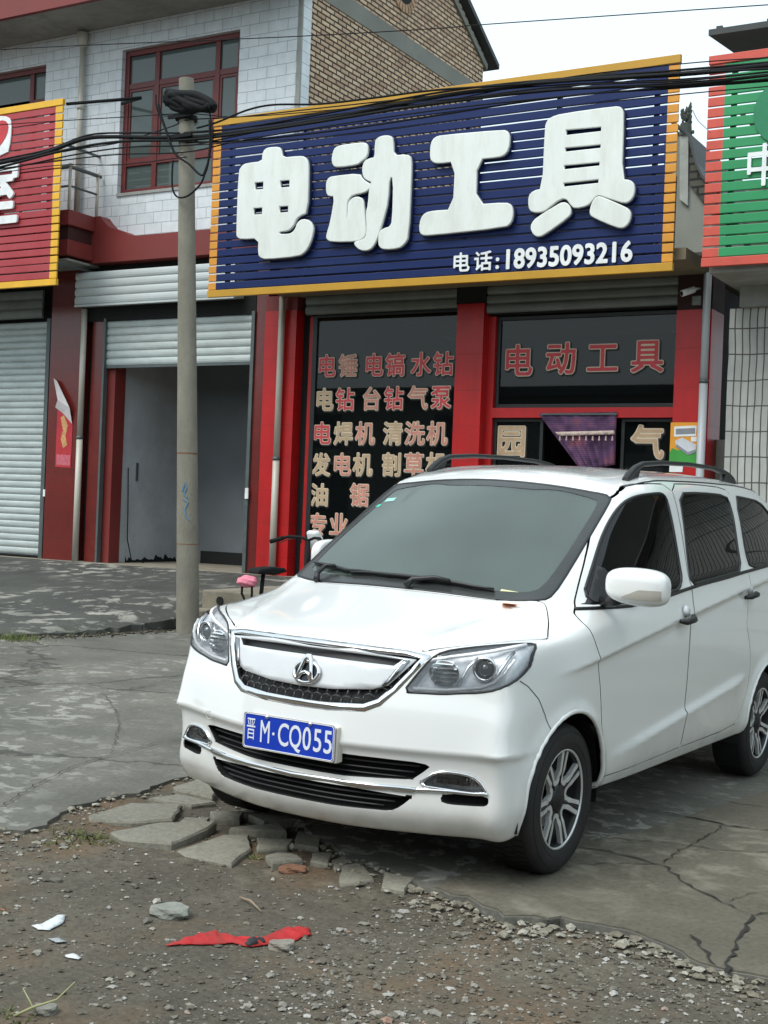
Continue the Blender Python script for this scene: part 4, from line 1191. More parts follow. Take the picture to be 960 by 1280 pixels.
M['redslat'] = mat('red_slat', srgb(158, 44, 52), rough=.4, var=.10, scale=2, dirt=srgb(190, 100, 100), dirt_amt=.3)
M['greenslat'] = mat('green_slat', srgb(34, 138, 84), rough=.4, var=.08, scale=2)
M['redorange'] = mat('coral_frame', srgb(196, 78, 62), rough=.45, var=.1)
M['letter'] = mat('letter_face', srgb(222, 227, 222), rough=.45, var=.03, scale=2, dirt=srgb(176, 172, 150), dirt_amt=.35, dirt_scale=3, stretch=(2.5, 1, .7))
M['letterside'] = mat('letter_side', srgb(20, 26, 70), rough=.5)
M['white'] = mat('white_paint', srgb(225, 228, 228), rough=.5)
M['shopglass'] = glass_mat('shop_glass', tint=(.5, .55, .55), body=(.008, .010, .010), through=.5, rough=.015, refl=.3)
M['upglass'] = glass_mat('upstairs_glass', tint=(.25, .30, .29), body=(.085, .115, .110), through=.10, rough=.03)  # lightened grey-green body colour stands in for reflected sky
M['rooftile'] = mat('dark_roof_sheet', srgb(62, 66, 66), rough=.7, var=.2)
M['pole'] = mat('concrete_pole', srgb(128, 125, 113), rough=.9, var=.16, scale=5, bump=.5, bscale=40, dirt=srgb(84, 78, 66), dirt_amt=.6, dirt_scale=1.2, stretch=(1, 1, .5))

def obox(name, x0, x1, y0, y1, z0, z1, m, parent, bevel=0.0):
    mb = MB(); mb.box(x0, x1, y0, y1, z0, z1); return mb.build(name, m, parent, bevel=bevel)

def wall_holes(name, x0, x1, y0, y1, z0, z1, holes, m, parent):
    """wall parallel to the facade with rectangular openings, one clean mesh of abutting boxes"""
    xs = sorted({x0, x1, *[h[0] for h in holes], *[h[1] for h in holes]}); zs = sorted({z0, z1, *[h[2] for h in holes], *[h[3] for h in holes]})
    V = {}; mb = MB(); vs = []; fs = []
    def vid(i, k, b):
        if (i, k, b) not in V: V[(i, k, b)] = len(vs); vs.append((xs[i], y1 if b else y0, zs[k]))
        return V[(i, k, b)]
    solid = lambda i, k: 0 <= i < len(xs) - 1 and 0 <= k < len(zs) - 1 and not any(h[0] <= (xs[i] + xs[i + 1]) / 2 <= h[1] and h[2] <= (zs[k] + zs[k + 1]) / 2 <= h[3] for h in holes)
    for i in range(len(xs) - 1):
        for k in range(len(zs) - 1):
            if not solid(i, k): continue
            fs.append((vid(i, k, 0), vid(i + 1, k, 0), vid(i + 1, k + 1, 0), vid(i, k + 1, 0)))
            fs.append((vid(i, k, 1), vid(i, k + 1, 1), vid(i + 1, k + 1, 1), vid(i + 1, k, 1)))
            if not solid(i - 1, k): fs.append((vid(i, k, 0), vid(i, k + 1, 0), vid(i, k + 1, 1), vid(i, k, 1)))
            if not solid(i + 1, k): fs.append((vid(i + 1, k, 0), vid(i + 1, k, 1), vid(i + 1, k + 1, 1), vid(i + 1, k + 1, 0)))
            if not solid(i, k - 1): fs.append((vid(i, k, 0), vid(i, k, 1), vid(i + 1, k, 1), vid(i + 1, k, 0)))
            if not solid(i, k + 1): fs.append((vid(i, k + 1, 0), vid(i + 1, k + 1, 0), vid(i + 1, k + 1, 1), vid(i, k + 1, 1)))
    mb.add(vs, fs); return mb.build(name, m, parent)

def shutter(name, x0, x1, y, z0, z1, pitch, m, parent, depth=.018, jit=.0):
    """roller curtain: rounded slats with a groove between them"""
    n = max(1, round((z1 - z0) / pitch)); p = (z1 - z0) / n
    prof = []
    for k in range(n):
        b = z0 + k * p
        for t, d in ((0, 0), (.06, -.2), (.14, .55), (.35, .95), (.6, 1), (.82, .8), (.95, .35)):
            prof.append((y - d * depth + random.uniform(-jit, jit), b + t * p))
    prof.append((y, z1))
    mb = MB(); vs = []
    for (yy, zz) in prof: vs += [(x0, yy, zz), (x1, yy, zz)]
    mb.add(vs, [(2 * i, 2 * i + 1, 2 * i + 3, 2 * i + 2) for i in range(len(prof) - 1)])
    b = len(mb.v); yb = y + .02
    mb.add([(x0, yb, z0), (x1, yb, z0), (x1, yb, z1), (x0, yb, z1)], [(3, 2, 1, 0)])
    return mb.build(name, m, parent, recalc=False)

YF = 14.0; FL = .56
# ------------------------------------------------------------------ the two-storey building on the left
BL = thing('tiled_building', 'two storey building with white tiled upper wall, brown windows and brick gable', 'building', (-13.3, YF, FL))
BL.location = (0, 0, 0)
UW = (-12.53, -10.52, 5.665, 7.665); UW2 = (-16.2, -13.96, 5.665, 7.665)
wall_holes('upper_wall', -17.6, -9.552, YF, YF + .22, 5.02, 8.02, [UW, UW2], M['whitetile'], BL)
obox('corner_strip', -9.61, -9.548, YF - .004, YF + .03, 5.02, 8.02, M['soffit'], BL)
def big_window(R, cols, rows):
    x0, x1, z0, z1 = R; y = YF + .10
    mb = MB(); t = .075
    mb.box(x0, x0 + t, y - .03, y + .04, z0, z1); mb.box(x1 - t, x1, y - .03, y + .04, z0, z1)
    mb.box(x0 + t, x1 - t, y - .03, y + .04, z0, z0 + t); mb.box(x0 + t, x1 - t, y - .03, y + .04, z1 - t, z1)
    for c in cols: mb.box(c - .04, c + .04, y - .026, y + .036, z0 + t, z1 - t)
    xs = [x0 + t] + sum([[c - .04, c + .04] for c in cols], []) + [x1 - t]
    for r in rows:
        for k in range(0, len(xs), 2): mb.box(xs[k], xs[k + 1], y - .022, y + .032, r - .04, r + .04)
    w = mb.build('window', M['brownframe'], BL, bevel=.006)
    obox('pane', x0 + t, x1 - t, y + .004, y + .008, z0 + t, z1 - t, M['upglass'], w)
    # sash frames inside the middle lights
    for k in range(0, len(xs), 2):
        a, b = xs[k] + .0, xs[k + 1]; lo, hi = sorted(rows)[0] + .04, sorted(rows)[1] - .04
        mb = MB(); s = .035
        mb.box(a, a + s, y - .012, y + .003, lo, hi); mb.box(b - s, b, y - .012, y + .003, lo, hi); mb.box(a + s, b - s, y - .012, y + .003, lo, lo + s); mb.box(a + s, b - s, y - .012, y + .003, hi - s, hi)
        mb.build('sash', M['brownframe'], w)
    mb = MB(); mb.box(x0 - .0, x1 + .0, YF + .21, YF + .9, z0 - .1, z1 + .1); 
    obox('sill', x0 + .002, x1 - .002, YF - .02, YF + .07, z0 - .03, z0 - .002 + .012, M['soffit'], w)
big_window(UW, (-11.96, -10.93), (6.10, 7.17))
big_window(UW2, (-14.30, -15.6), (6.10, 7.17))
obox('dark_room', -17.4, -9.80, YF + .26, YF + .9, 5.1, 7.95, M['void'], BL)
# gable wall of brick, seen on the right
gy = [(14.0, 0), (14.0, 8.9), (16.65, 10.35), (19.22, 8.86), (19.22, 0)]
mb = MB(); mb.prism([(a + (.222 if a == 14.0 else 0), b) for a, b in gy], -9.90, -9.55, 0, lambda u, v, w_: (w_, u, v)); mb.build('gable_wall', M['brick'], BL)
obox('cement_band', -9.56, -9.535, 14.222, 19.225, 8.06, 8.31, M['concrete_wall'], BL)
mb = MB(); mb.prism([(16.65, 10.22), (19.30, 8.72), (19.30, 8.62), (16.65, 10.12)], -9.56, -9.51, 0, lambda u, v, w_: (w_, u, v)); mb.build('verge_board', M['concrete_wall'], BL)
mb = MB(); mb.prism([(13.6, 8.76), (16.65, 10.47), (19.55, 8.78), (19.55, 8.70), (16.65, 10.37), (13.6, 8.66)], -17.8, -9.42, 0, lambda u, v, w_: (w_, u, v)); mb.build('roof', M['rooftile'], BL)
# vent hole with a soldier ring in the gable
c = W(510, -1, 16.6); vy, vz = 16.55, 9.0
mb = MB(); mb.prism([(vy + .26 * math.cos(a), vz + .26 * math.sin(a)) for a in np.linspace(0, 2 * PI, 24, endpoint=False)], -9.56, -9.53, 0, lambda u, v, w_: (w_, u, v)); mb.build('gable_vent', M['void'], BL)
for k in range(22):
    pass
mb = MB()
for k in range(24):
    a = 2 * PI * k / 24
    q = [(vy + r * math.cos(a + d), vz + r * math.sin(a + d)) for r, d in ((.26, -.10), (.38, -.09), (.38, .09), (.26, .10))]
    mb.prism(q, -9.56, -9.528, 0, lambda u, v, w_: (w_, u, v))
mb.build('vent_ring', mat('ring_brick', srgb(170, 140, 112), rough=.9, var=.3, scale=9), BL)
# eaves
obox('eaves_slab', -17.8, -9.40, 13.13, YF + .22, 8.022, 8.14, M['soffit'], BL)
obox('eaves_fascia', -17.8, -9.40, 13.06, 13.13, 7.99, 8.50, M['maroon'], BL)
# maroon string course with an S curve up to the balcony
pr = [(-9.56, 4.69), (-9.56, 5.02), (-12.0, 5.02), (-12.10, 5.04), (-12.22, 5.10), (-12.36, 5.14), (-12.48, 5.18), (-12.58, 5.27), (-12.64, 5.335), (-17.6, 5.335), (-17.6, 4.69)]
mb = MB(); mb.prism(pr, 13.80, YF - .002, 0, lambda u, v, w_: (u, w_, v)); mb.build('string_course', M['maroon'], BL)
# balcony
mb = MB(); mb.box(-17.6, -12.72, 13.28, 13.798, 5.12, 5.325); mb.build('balcony_edge', M['maroon'], BL, bevel=.008)
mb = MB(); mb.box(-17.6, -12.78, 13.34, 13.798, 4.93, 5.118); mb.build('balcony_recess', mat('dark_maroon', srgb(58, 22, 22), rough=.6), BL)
mb = MB(); mb.box(-17.6, -12.74, 13.30, 13.798, 4.72, 4.928); mb.build('balcony_lower_band', M['maroon'], BL, bevel=.008)
obox('balcony_soffit', -17.6, -12.80, 13.36, YF - .002, 4.66, 4.688, M['soffit'], BL)
rl = MB()
A_ = Vector((-12.80, 13.36, 5.325)); B_ = Vector((-12.80, 13.90, 5.325))
rail = None
mb = MB(); mb.tube([A_ + Vector((0, 0, .60)), B_ + Vector((0, .06, .60))], .026, 10); mb.tube([A_ + Vector((0, 0, .60)), A_ + Vector((-4.8, 0, .60))], .026, 10)
mb.tube([A_ + Vector((0, 0, .34)), B_ + Vector((0, 0, .34))], .016, 8); mb.tube([A_ + Vector((0, 0, .34)), A_ + Vector((-4.8, 0, .34))], .016, 8)
rail = mb.build('balcony_rail', M['steelgrey'], BL, smooth=True)
for (p) in (A_, B_, A_ + Vector((-.9, 0, 0)), A_ + Vector((-1.8, 0, 0)), A_ + Vector((-2.7, 0, 0))):
    mb = MB(); mb.tube([p, p + Vector((0, 0, .60))], .022, 10); mb.tube([p + Vector((.0, 0, .60)), p + Vector((0, 0, .64))], [.035, .03], 10); mb.build('rail_post', M['pvc'], rail, smooth=True)
# rain pipe and its hopper
mb = MB(); mb.tube([(-13.2, 13.93, 5.40), (-13.2, 13.93, 7.80)], .042, 12); mb.tube([(-13.2, 13.93, 7.78), (-13.2, 13.92, 7.98)], [.045, .085], 12); mb.tube([(-13.2, 13.93, 6.9), (-13.2, 13.93, 6.98)], .05, 12)
mb.build('rain_pipe', M['pvc'], BL, smooth=True)
# ground floor: pillars, room, shutters
obox('upper_floor', -17.6, -9.56, YF + .001, YF + .2, 4.69, 5.018, M['soffit'], BL)
mb = MB(); mb.box(-13.66, -13.09, YF, YF + .5, 0.3, 4.655); mb.build('pillar', M['maroontile'], BL)
mb = MB(); mb.box(-12.90, -12.645, YF + .03, YF + .30, 0.3, 4.655); mb.build('door_jamb', M['maroontile'], BL)
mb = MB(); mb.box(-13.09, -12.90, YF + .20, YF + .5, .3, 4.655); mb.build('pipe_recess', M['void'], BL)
mb = MB(); mb.box(-10.08, -9.90, YF, YF + 1.6, .3, 4.655); mb.build('pillar', M['maroontile'], BL)
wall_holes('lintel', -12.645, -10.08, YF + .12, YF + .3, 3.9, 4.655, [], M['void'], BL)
# open room behind the half raised shutter
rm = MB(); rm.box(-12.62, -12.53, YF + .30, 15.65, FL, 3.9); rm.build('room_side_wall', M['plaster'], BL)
obox('room_back_wall', -12.53, -10.08, 15.65, 15.75, FL, 3.9, mat('room_wall_shaded', srgb(112, 118, 122), rough=.85, var=.08, dirt=srgb(70, 74, 76), dirt_amt=.4), BL)  # darker grey than the side wall paints in the room's shade
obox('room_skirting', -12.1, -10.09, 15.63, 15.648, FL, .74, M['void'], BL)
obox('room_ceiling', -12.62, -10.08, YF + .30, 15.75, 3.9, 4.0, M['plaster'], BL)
obox('inner_reveal', -12.645, -12.50, YF + .08, YF + .298, FL, 3.9, M['maroon'], BL)
# flaked plaster along the foot of the side wall
mb = MB()
pts = [(14.46, FL)]; yy = 14.46
while yy < 15.6:
    pts.append((yy, FL + random.choice((.015, .03, .06, .09, .04)) + random.uniform(0, .03))); yy += random.uniform(.02, .07)
pts.append((15.62, FL))
mb.prism(pts, -12.53, -12.527, 0, lambda u, v, w_: (w_, u, v)); mb.build('flaked_plaster', M['void'], BL)
obox('door_lock', -12.53, -12.505, 14.62, 14.65, 1.72, 1.98, M['steelgrey'], BL)
mb = MB(); mb.tube([(-12.48, 14.40, 1.9), (-12.47, 14.42, 1.2), (-12.45, 14.40, .9), (-12.40, 14.45, .60), (-12.3, 14.6, .57)], .008, 6); mb.build('hanging_wire', M['black'], BL)
# shutters
sh = shutter('roller_shutter', -12.63, -10.13, YF + .04, 3.29, 3.92, .105, M['shutter'], BL)
obox('shutter_rail', -12.66, -12.625, YF - .02, YF + .06, FL, 3.95, M['steelgrey'], sh); obox('shutter_rail', -10.135, -10.085, YF - .03, YF + .06, FL, 3.95, M['steelgrey'], sh)
obox('bottom_bar', -12.62, -10.14, YF + .01, YF + .05, 3.262, 3.292, M['steelgrey'], sh)
obox('shutter_lock', -10.12, -10.07, YF - .05, YF - .032, 1.52, 1.66, M['white'], sh)
bx = shutter('shutter_box', -13.03, -10.29, 13.80, 4.12, 4.57, .11, M['shutterwhite'], BL, depth=.02)
obox('box_body', -13.03, -10.29, 13.82, YF - .002, 4.12, 4.57, M['shutterwhite'], bx)
obox('box_bottom_lip', -13.03, -10.29, 13.775, 13.82, 4.095, 4.12, M['shutterwhite'], bx)
obox('shadow_board', -13.08, -10.09, YF - .0015, YF + .119, 3.92, 4.70, M['void'], BL)  # black board painting in the shade behind and above the shutter box
s2 = shutter('roller_shutter', -17.0, -13.76, YF + .10, .60, 3.97, .0955, M['shutter'], BL)
obox('shutter_rail', -13.77, -13.70, YF + .02, YF + .13, FL, 4.0, M['steelgrey'], s2)
obox('bottom_bar', -17.0, -13.77, YF + .07, YF + .12, .575, .60, M['void'], s2)
shutter('shutter_box', -17.0, -13.80, YF - .04, 4.0, 4.40, .13, M['shutterdark'], BL)
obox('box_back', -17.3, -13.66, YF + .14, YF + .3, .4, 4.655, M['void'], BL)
obox('rail_catch', -13.70, -13.66, YF - .0, YF + .03, 1.45, 1.55, M['white'], s2)
# downpipe between pillar and doorway
def downpipe(name, x, y, z0, z1, label, m, joint=2.4, group=None, top=None):
    r = .044
    mb = MB(); mb.tube([(x, y, z0), (x, y, joint)], r, 14); mb.tube([(x, y, joint + .004), (x, y, z1)] + ([top] if top else []), r * .93, 14)
    o = mb.build(name, m, None, smooth=True); tag(o, label, 'drainpipe', group)
    mb = MB(); mb.tube([(x, y, joint - .03), (x, y, joint + .012)], r * 1.12, 14); mb.build('pipe_joint', M['steelgrey'], o, smooth=True)
    return o
downpipe('drainpipe', -12.985, 13.94, .56, 4.09, 'stained white drainpipe beside the maroon pillar left of the open doorway', M['pvc'], 2.3, 'drainpipes on the shop fronts')
# ------------------------------------------------------------------ the red shop in the middle
SH = thing('red_shop', 'red fronted single storey shop with lettered windows under the blue signboard', 'shop')
obox('red_pier', -9.898, -9.415, YF - .06, YF + .4, .3, 3.93, M['redtile'], SH)
obox('pier_head', -9.898, -9.415, YF - .05, YF + .4, 3.93, 4.12, M['maroon'], SH)
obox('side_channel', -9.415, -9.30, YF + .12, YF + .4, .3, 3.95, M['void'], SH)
obox('red_pier', -7.14, -6.79, YF - .06, YF + .4, .3, 3.90, M['redtile'], SH)
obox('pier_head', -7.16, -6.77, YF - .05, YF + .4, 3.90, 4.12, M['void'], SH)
obox('red_pier', -4.485, -4.10, YF - .06, YF + .4, .3, 3.72, M['redtile'], SH)
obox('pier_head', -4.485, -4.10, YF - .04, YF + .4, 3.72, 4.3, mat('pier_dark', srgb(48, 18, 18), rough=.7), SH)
obox('canopy', -9.6, -4.15, 13.12, YF + .4, 4.10, 4.22, mat('canopy_cement', srgb(118, 108, 88), rough=.9, var=.15), SH)
obox('parapet', -9.54, -4.64, YF + .02, YF + .25, 4.222, 5.25, mat('parapet_dark', srgb(60, 62, 62), rough=.9, var=.2), SH)
obox('shop_roof', -9.54, -4.12, YF + .26, 20, 4.3, 4.4, M['concrete_wall'], SH)
# interior: floor, back wall, counters seen dimly
obox('shop_floor', -9.40, -4.3, YF + .41, 18.2, .45, FL + .002, M['concrete_wall'], SH)
obox('shop_back_wall', -9.40, -4.3, 18.2, 18.3, FL, 4.1, mat('shop_inner_wall', srgb(70, 74, 72), rough=.9), SH)
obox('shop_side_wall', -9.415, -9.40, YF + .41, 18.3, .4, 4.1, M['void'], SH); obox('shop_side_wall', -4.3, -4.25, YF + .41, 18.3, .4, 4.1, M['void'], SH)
for k, (x, z, h) in enumerate(((-8.9, .56, 1.3), (-8.0, .56, 1.0), (-7.3, .56, 1.5), (-5.9, .56, 1.2), (-5.0, .56, 1.6))):
    mb = MB(); mb.box(x - .35, x + .35, 15.6 + k % 2 * .4, 16.1 + k % 2 * .4, z, z + h); mb.box(x - .3, x + .25, 15.55 + k % 2 * .4, 15.6 + k % 2 * .4, z + h * .4, z + h * .45)
    mb.build('display_shelf', mat('shelf_grey', srgb(90, 92, 90), rough=.7, var=.3, scale=12), SH)
# shutter boxes over both windows
for (a, b, z0, z1) in ((-9.30, -7.16, 3.86, 4.10), (-6.77, -4.49, 3.78, 4.10)):
    s_ = shutter('shutter_box', a, b, YF - .02, z0, z1, .115, M['shutterdark'], SH, depth=.02); obox('box_body', a, b, YF, YF + .3, z0, z1, M['void'], s_)
# window frames and glass
def shop_window(x0, x1, z0, z1, t=.05, y=YF + .13, m='redframe'):
    mb = MB(); mb.box(x0, x0 + t, y, y + .06, z0, z1); mb.box(x1 - t, x1, y, y + .06, z0, z1); mb.box(x0 + t, x1 - t, y, y + .06, z0, z0 + t); mb.box(x0 + t, x1 - t, y, y + .06, z1 - t, z1)
    w = mb.build('shop_window', M[m], SH, bevel=.004)
    obox('glass', x0 + t, x1 - t, y + .025, y + .031, z0 + t, z1 - t, M['shopglass'], w)
    return w
M['darkframe'] = mat('dark_frame', (.015, .017, .017, 1), rough=.4)
w1 = shop_window(-9.18, -7.14, .98, 3.86, .03, y=YF + .02, m='darkframe')
obox('window_post', -9.30, -9.22, YF + .08, YF + .30, FL, 3.86, M['redframe'], w1)
obox('window_post', -9.22, -9.182, YF + .03, YF + .28, FL, 3.86, M['darkframe'], w1)
obox('sill_wall', -9.30, -7.14, YF + .06, YF + .38, .3, .978, M['redtile'], SH)
# white things on shelves behind the upper glass of the left window
for (a, b, z) in ((-8.95, -8.55, 3.45), ): obox('paper_notice', a, b, YF + .20, YF + .205, z, z + .22, mat('notice_grey', srgb(120, 126, 124), rough=.7), w1)
w2 = shop_window(-6.70, -4.49, 2.688, 3.76, .045, m='darkframe')
obox('window_post', -6.79, -6.70, YF + .08, YF + .30, FL, 3.76, M['redframe'], w2)
obox('transom', -6.70, -4.487, YF + .06, YF + .22, 2.572, 2.686, M['redframe'], w2)
w3 = shop_window(-6.70, -6.07, 1.4, 2.570, .04, m='darkframe'); obox('door_panel', -6.70, -6.07, YF + .12, YF + .2, .5, 1.398, M['redframe'], w3)
w4 = shop_window(-5.13, -4.49, 1.4, 2.570, .04, m='darkframe'); obox('door_panel', -5.13, -4.49, YF + .12, YF + .2, .5, 1.398, M['redframe'], w4)
# ------------------------------------------------------------------ lettering on the glass
M['tx_red'] = mat('letter_red', srgb(200, 70, 78), rough=.6, var=.15, scale=12)
M['tx_tan'] = mat('letter_faded', srgb(186, 160, 128), rough=.6, var=.12, scale=12)
M['tx_pink'] = mat('letter_pink', srgb(196, 134, 118), rough=.6, var=.2, scale=12)
M['tx_edge'] = mat('letter_edge', srgb(214, 200, 176), rough=.6, var=.06)
M['tx_shadow'] = mat('letter_shadow', (.006, .007, .007, 1), rough=.6)
def facing(p, sz=1.0):
    return Matrix(((1, 0, 0, p.x), (0, 0, -1, p.y), (0, 1, 0, p.z), (0, 0, 0, 1)))
def glass_char(ch, px, py, h, col, parent, sx=1.0, y=YF + .145):
    if parent is w1: y = YF + .034
    p = W(px, py, y); s = h * 1.02
    s *= 1.06; a = fat_char(ch, s, .020, 'character', M[col], parent, facing(p), .002, xs=sx)
    b = fat_char(ch, s, .046, 'character_edge', M['tx_edge'], a, facing(p + Vector((0, .003, 0))), .002, xs=sx)
    c = fat_char(ch, s, .066, 'character_shadow', M['tx_shadow'], a, facing(p + Vector((.010, .006, -.012))), .002, xs=sx)
rows = [(460, [('电', 408, 'tx_red'), ('锤', 435, 'tx_pink'), ('电', 467, 'tx_red'), ('镐', 494, 'tx_red'), ('水', 526, 'tx_red'), ('钻', 554, 'tx_red')]),
        (502, [('电', 405, 'tx_tan'), ('钻', 431, 'tx_red'), ('台', 464, 'tx_pink'), ('钻', 492, 'tx_red'), ('气', 522, 'tx_pink'), ('泵', 551, 'tx_red')]),
        (544, [('电', 402, 'tx_red'), ('焊', 429, 'tx_tan'), ('机', 456, 'tx_pink'), ('清', 491, 'tx_tan'), ('洗', 518, 'tx_pink'), ('机', 546, 'tx_pink')]),
        (583, [('发', 401, 'tx_tan'), ('电', 427, 'tx_pink'), ('机', 453, 'tx_tan'), ('割', 489, 'tx_tan'), ('草', 517, 'tx_pink'), ('机', 545, 'tx_tan')]),
        (621, [('油', 399, 'tx_tan'), ('锯', 449, 'tx_pink')]),
        (658, [('专', 397, 'tx_pink'), ('业', 423, 'tx_pink')])]
for py, r_ in rows:
    for ch, px, col in r_:
        dy = -(px - 400) * (.020 if py < 520 else 0)
        glass_char(ch, px, py + dy, .275 if py > 450 else .275, col, w1, .95)
for ch, px, py in (('电', 647, 454), ('动', 701, 451), ('工', 753, 450), ('具', 809, 448)):
    glass_char(ch, px, py, .36, 'tx_red', w2)
glass_char('园', 639, 554, .36, 'tx_tan', w3)
glass_char('气', 809, 556, .36, 'tx_tan', w4)
# ------------------------------------------------------------------ signboards
def outline_mesh(name, polys, y0, y1, m, parent, bevel=.012, sm=1):
    """extruded flat shape from world (x, z) outlines; inner outlines become holes"""
    cu = bpy.data.curves.new(name, 'CURVE'); cu.dimensions = '2D'; cu.fill_mode = 'BOTH'
    d = abs(y1 - y0); cu.extrude = max(d / 2 - bevel, .0005); cu.bevel_depth = bevel; cu.bevel_resolution = 2
    for P in polys:
        P = smooth_poly(P, sm) if sm and len(P) > 4 else P
        s = cu.splines.new('POLY'); s.points.add(len(P) - 1)
        for k, p in enumerate(P): s.points[k].co = (p[0], p[1], 0, 1)
        s.use_cyclic_u = True
    o = bpy.data.objects.new(name, cu); COL.objects.link(o)
    dg = bpy.context.evaluated_depsgraph_get(); me = bpy.data.meshes.new_from_object(o.evaluated_get(dg))
    bpy.data.objects.remove(o); bpy.data.curves.remove(cu)
    me.materials.clear(); me.materials.append(m)
    me.transform(Matrix(((1, 0, 0, 0), (0, 0, -1, (y0 + y1) / 2), (0, 1, 0, 0), (0, 0, 0, 1))))
    r = bpy.data.objects.new(name, me); link(r, parent); return r

def signboard(name, label, x0, x1, z0, z1, y, n, m_mid, m_end, m_frame, endw=(.13, .13), m_top=None, lean=0.0, nposts=5, group=None, missing=()):
    o = thing(name, label, 'sign', (0, 0, 0), 0, group)
    fr = .085
    mb = MB(); mb.box(x0, x1, y - .02, y + .03, z0, z0 + fr); mb.build('frame_bar', m_frame, o, bevel=.004)
    mb = MB(); mb.box(x0, x1, y - .02, y + .03, z1 - fr, z1); mb.build('frame_bar', m_top or m_frame, o, bevel=.004)
    p = (z1 - z0 - 2 * fr) / n; g = p * .16
    mm = MB(); me_ = MB(); me2 = MB()
    a = x0 + endw[0] if endw[0] else x0; b = x1 - endw[1] if endw[1] else x1
    for k in range(n):
        if k in missing: continue
        lo = z0 + fr + k * p + g * .5; hi = lo + p - g; dy = random.uniform(-.003, .003); dz = random.uniform(-.002, .002)
        # each slat is a shallow C section
        prof = [(y + .014, lo), (y - .004, lo), (y - .008, lo + .006), (y - .008, hi - .006), (y - .004, hi), (y + .014, hi)]
        for (mb_, q0, q1) in ((mm, a, b), (me_, x0 + .006, a), (me2, b, x1 - .006)):
            if q1 - q0 < .02: continue
            vs = []
            for (yy, zz) in prof: vs += [(q0, yy + dy, zz + dz), (q1, yy + dy, zz + dz)]
            mb_.add(vs, [(2 * i, 2 * i + 1, 2 * i + 3, 2 * i + 2) for i in range(len(prof) - 1)] + [(0, 10, 11, 1), (0, 2, 4, 6, 8, 10), (1, 11, 9, 7, 5, 3)])
    mm.build('slat_panel', m_mid, o)
    me_.build('edge_panel', m_end, o); me2.build('edge_panel', m_end, o)
    mb = MB()
    for k in range(nposts):
        x = x0 + .25 + (x1 - x0 - .5) * k / max(1, nposts - 1)
        mb.box(x - .025, x + .025, y + .032, y + .08, z0 + .02, z1 - .02)
    mb.build('back_frame', M['steelgrey'], o)
    for k in range(nposts):
        x = x0 + .25 + (x1 - x0 - .5) * k / max(1, nposts - 1)
        for z in (z0 + .35, z1 - .5):
            obox('wall_bracket', x - .015, x + .015, y + .08, YF + .02, z - .015, z + .015, M['steelgrey'], o)
    return o
SY = 13.0
SG = signboard('signboard', 'blue slatted signboard with orange edge and big white characters over the red shop', -10.105, -4.24, 3.965, 6.15, SY, 20, M['blue'], M['orange'], M['gold'], (.12, .12), nposts=6)
def px_poly(pts, ox, oy, sc, y):
    out = []
    for (u, v) in pts:
        p = W(ox + u / sc, oy + v / sc, y); out.append((p.x, p.z))
    return out
def letter(polys, ox, oy, sc, nm='character'):
    P = [px_poly(q, ox, oy, sc, SY - .05) for q in polys]
    a = outline_mesh(nm, P, SY - .085, SY - .045, M['letter'], SG, .010)
    # dark return behind the face, a little larger
    def grow(q, d):
        q = [Vector(p) for p in q]; A = sum(q[i].x * q[(i + 1) % len(q)].y - q[(i + 1) % len(q)].x * q[i].y for i in range(len(q)))
        s = 1 if A > 0 else -1; out = []
        for i in range(len(q)):
            t = (q[(i + 1) % len(q)] - q[i - 1]); t = t.normalized() if t.length > 1e-9 else Vector((1, 0))
            out.append(tuple(q[i] + Vector((t.y, -t.x)) * s * d))
        return out
    outline_mesh('character_return', [grow(P[0], .020)] + ([grow(h, .012) for h in P[1:]] if len(P) > 1 else []), SY - .043, SY - .012, M['letterside'], a, .001)
    return a
S1_ = 960 / 260.0
letter([[(92, 215), (110, 205), (185, 196), (186, 160), (196, 140), (215, 132), (255, 130), (268, 138), (274, 180), (350, 172), (378, 175), (392, 195), (395, 240), (390, 428), (360, 440), (340, 455), (325, 490), (300, 512), (260, 515), (258, 532), (300, 532), (322, 525), (338, 505), (346, 478), (368, 462), (400, 468), (417, 495), (414, 530), (400, 575), (380, 608), (352, 628), (200, 642), (176, 635), (166, 620), (168, 545), (85, 550), (68, 540), (66, 520), (76, 240)],
        [(147, 288), (147, 328), (190, 324), (191, 284)], [(264, 280), (264, 318), (311, 314), (312, 276)], [(141, 406), (141, 443), (185, 439), (186, 403)], [(260, 398), (260, 434), (305, 430), (306, 395)]], 280, 150, S1_)
letter([[(512, 150), (520, 133), (545, 122), (640, 110), (662, 113), (668, 130), (667, 160), (656, 178), (640, 190), (620, 207), (530, 218), (512, 212), (505, 185)]], 280, 150, S1_, 'character_stroke')
letter([[(490, 272), (510, 265), (630, 252), (642, 275), (660, 290), (680, 300), (677, 318), (655, 335), (600, 345), (580, 365), (572, 385), (570, 420), (573, 475), (580, 430), (580, 390), (595, 368), (620, 358), (645, 368), (650, 400), (655, 470), (660, 520), (650, 545), (625, 560), (500, 562), (480, 548), (482, 530), (500, 470), (520, 350), (490, 352), (480, 335), (480, 290)]], 280, 150, S1_, 'character_stroke')
letter([[(705, 105), (715, 88), (740, 78), (770, 78), (784, 90), (785, 170), (850, 165), (868, 178), (868, 260), (855, 540), (838, 572), (812, 592), (745, 597), (724, 585), (720, 560), (724, 520), (745, 505), (772, 498), (785, 470), (790, 265), (768, 265), (760, 380), (745, 440), (715, 540), (690, 590), (665, 603), (635, 600), (612, 580), (610, 567), (640, 560), (663, 545), (668, 500), (663, 430), (672, 400), (680, 310), (690, 285), (665, 278), (650, 262), (646, 225), (655, 195), (680, 182), (704, 180)]], 280, 150, S1_)
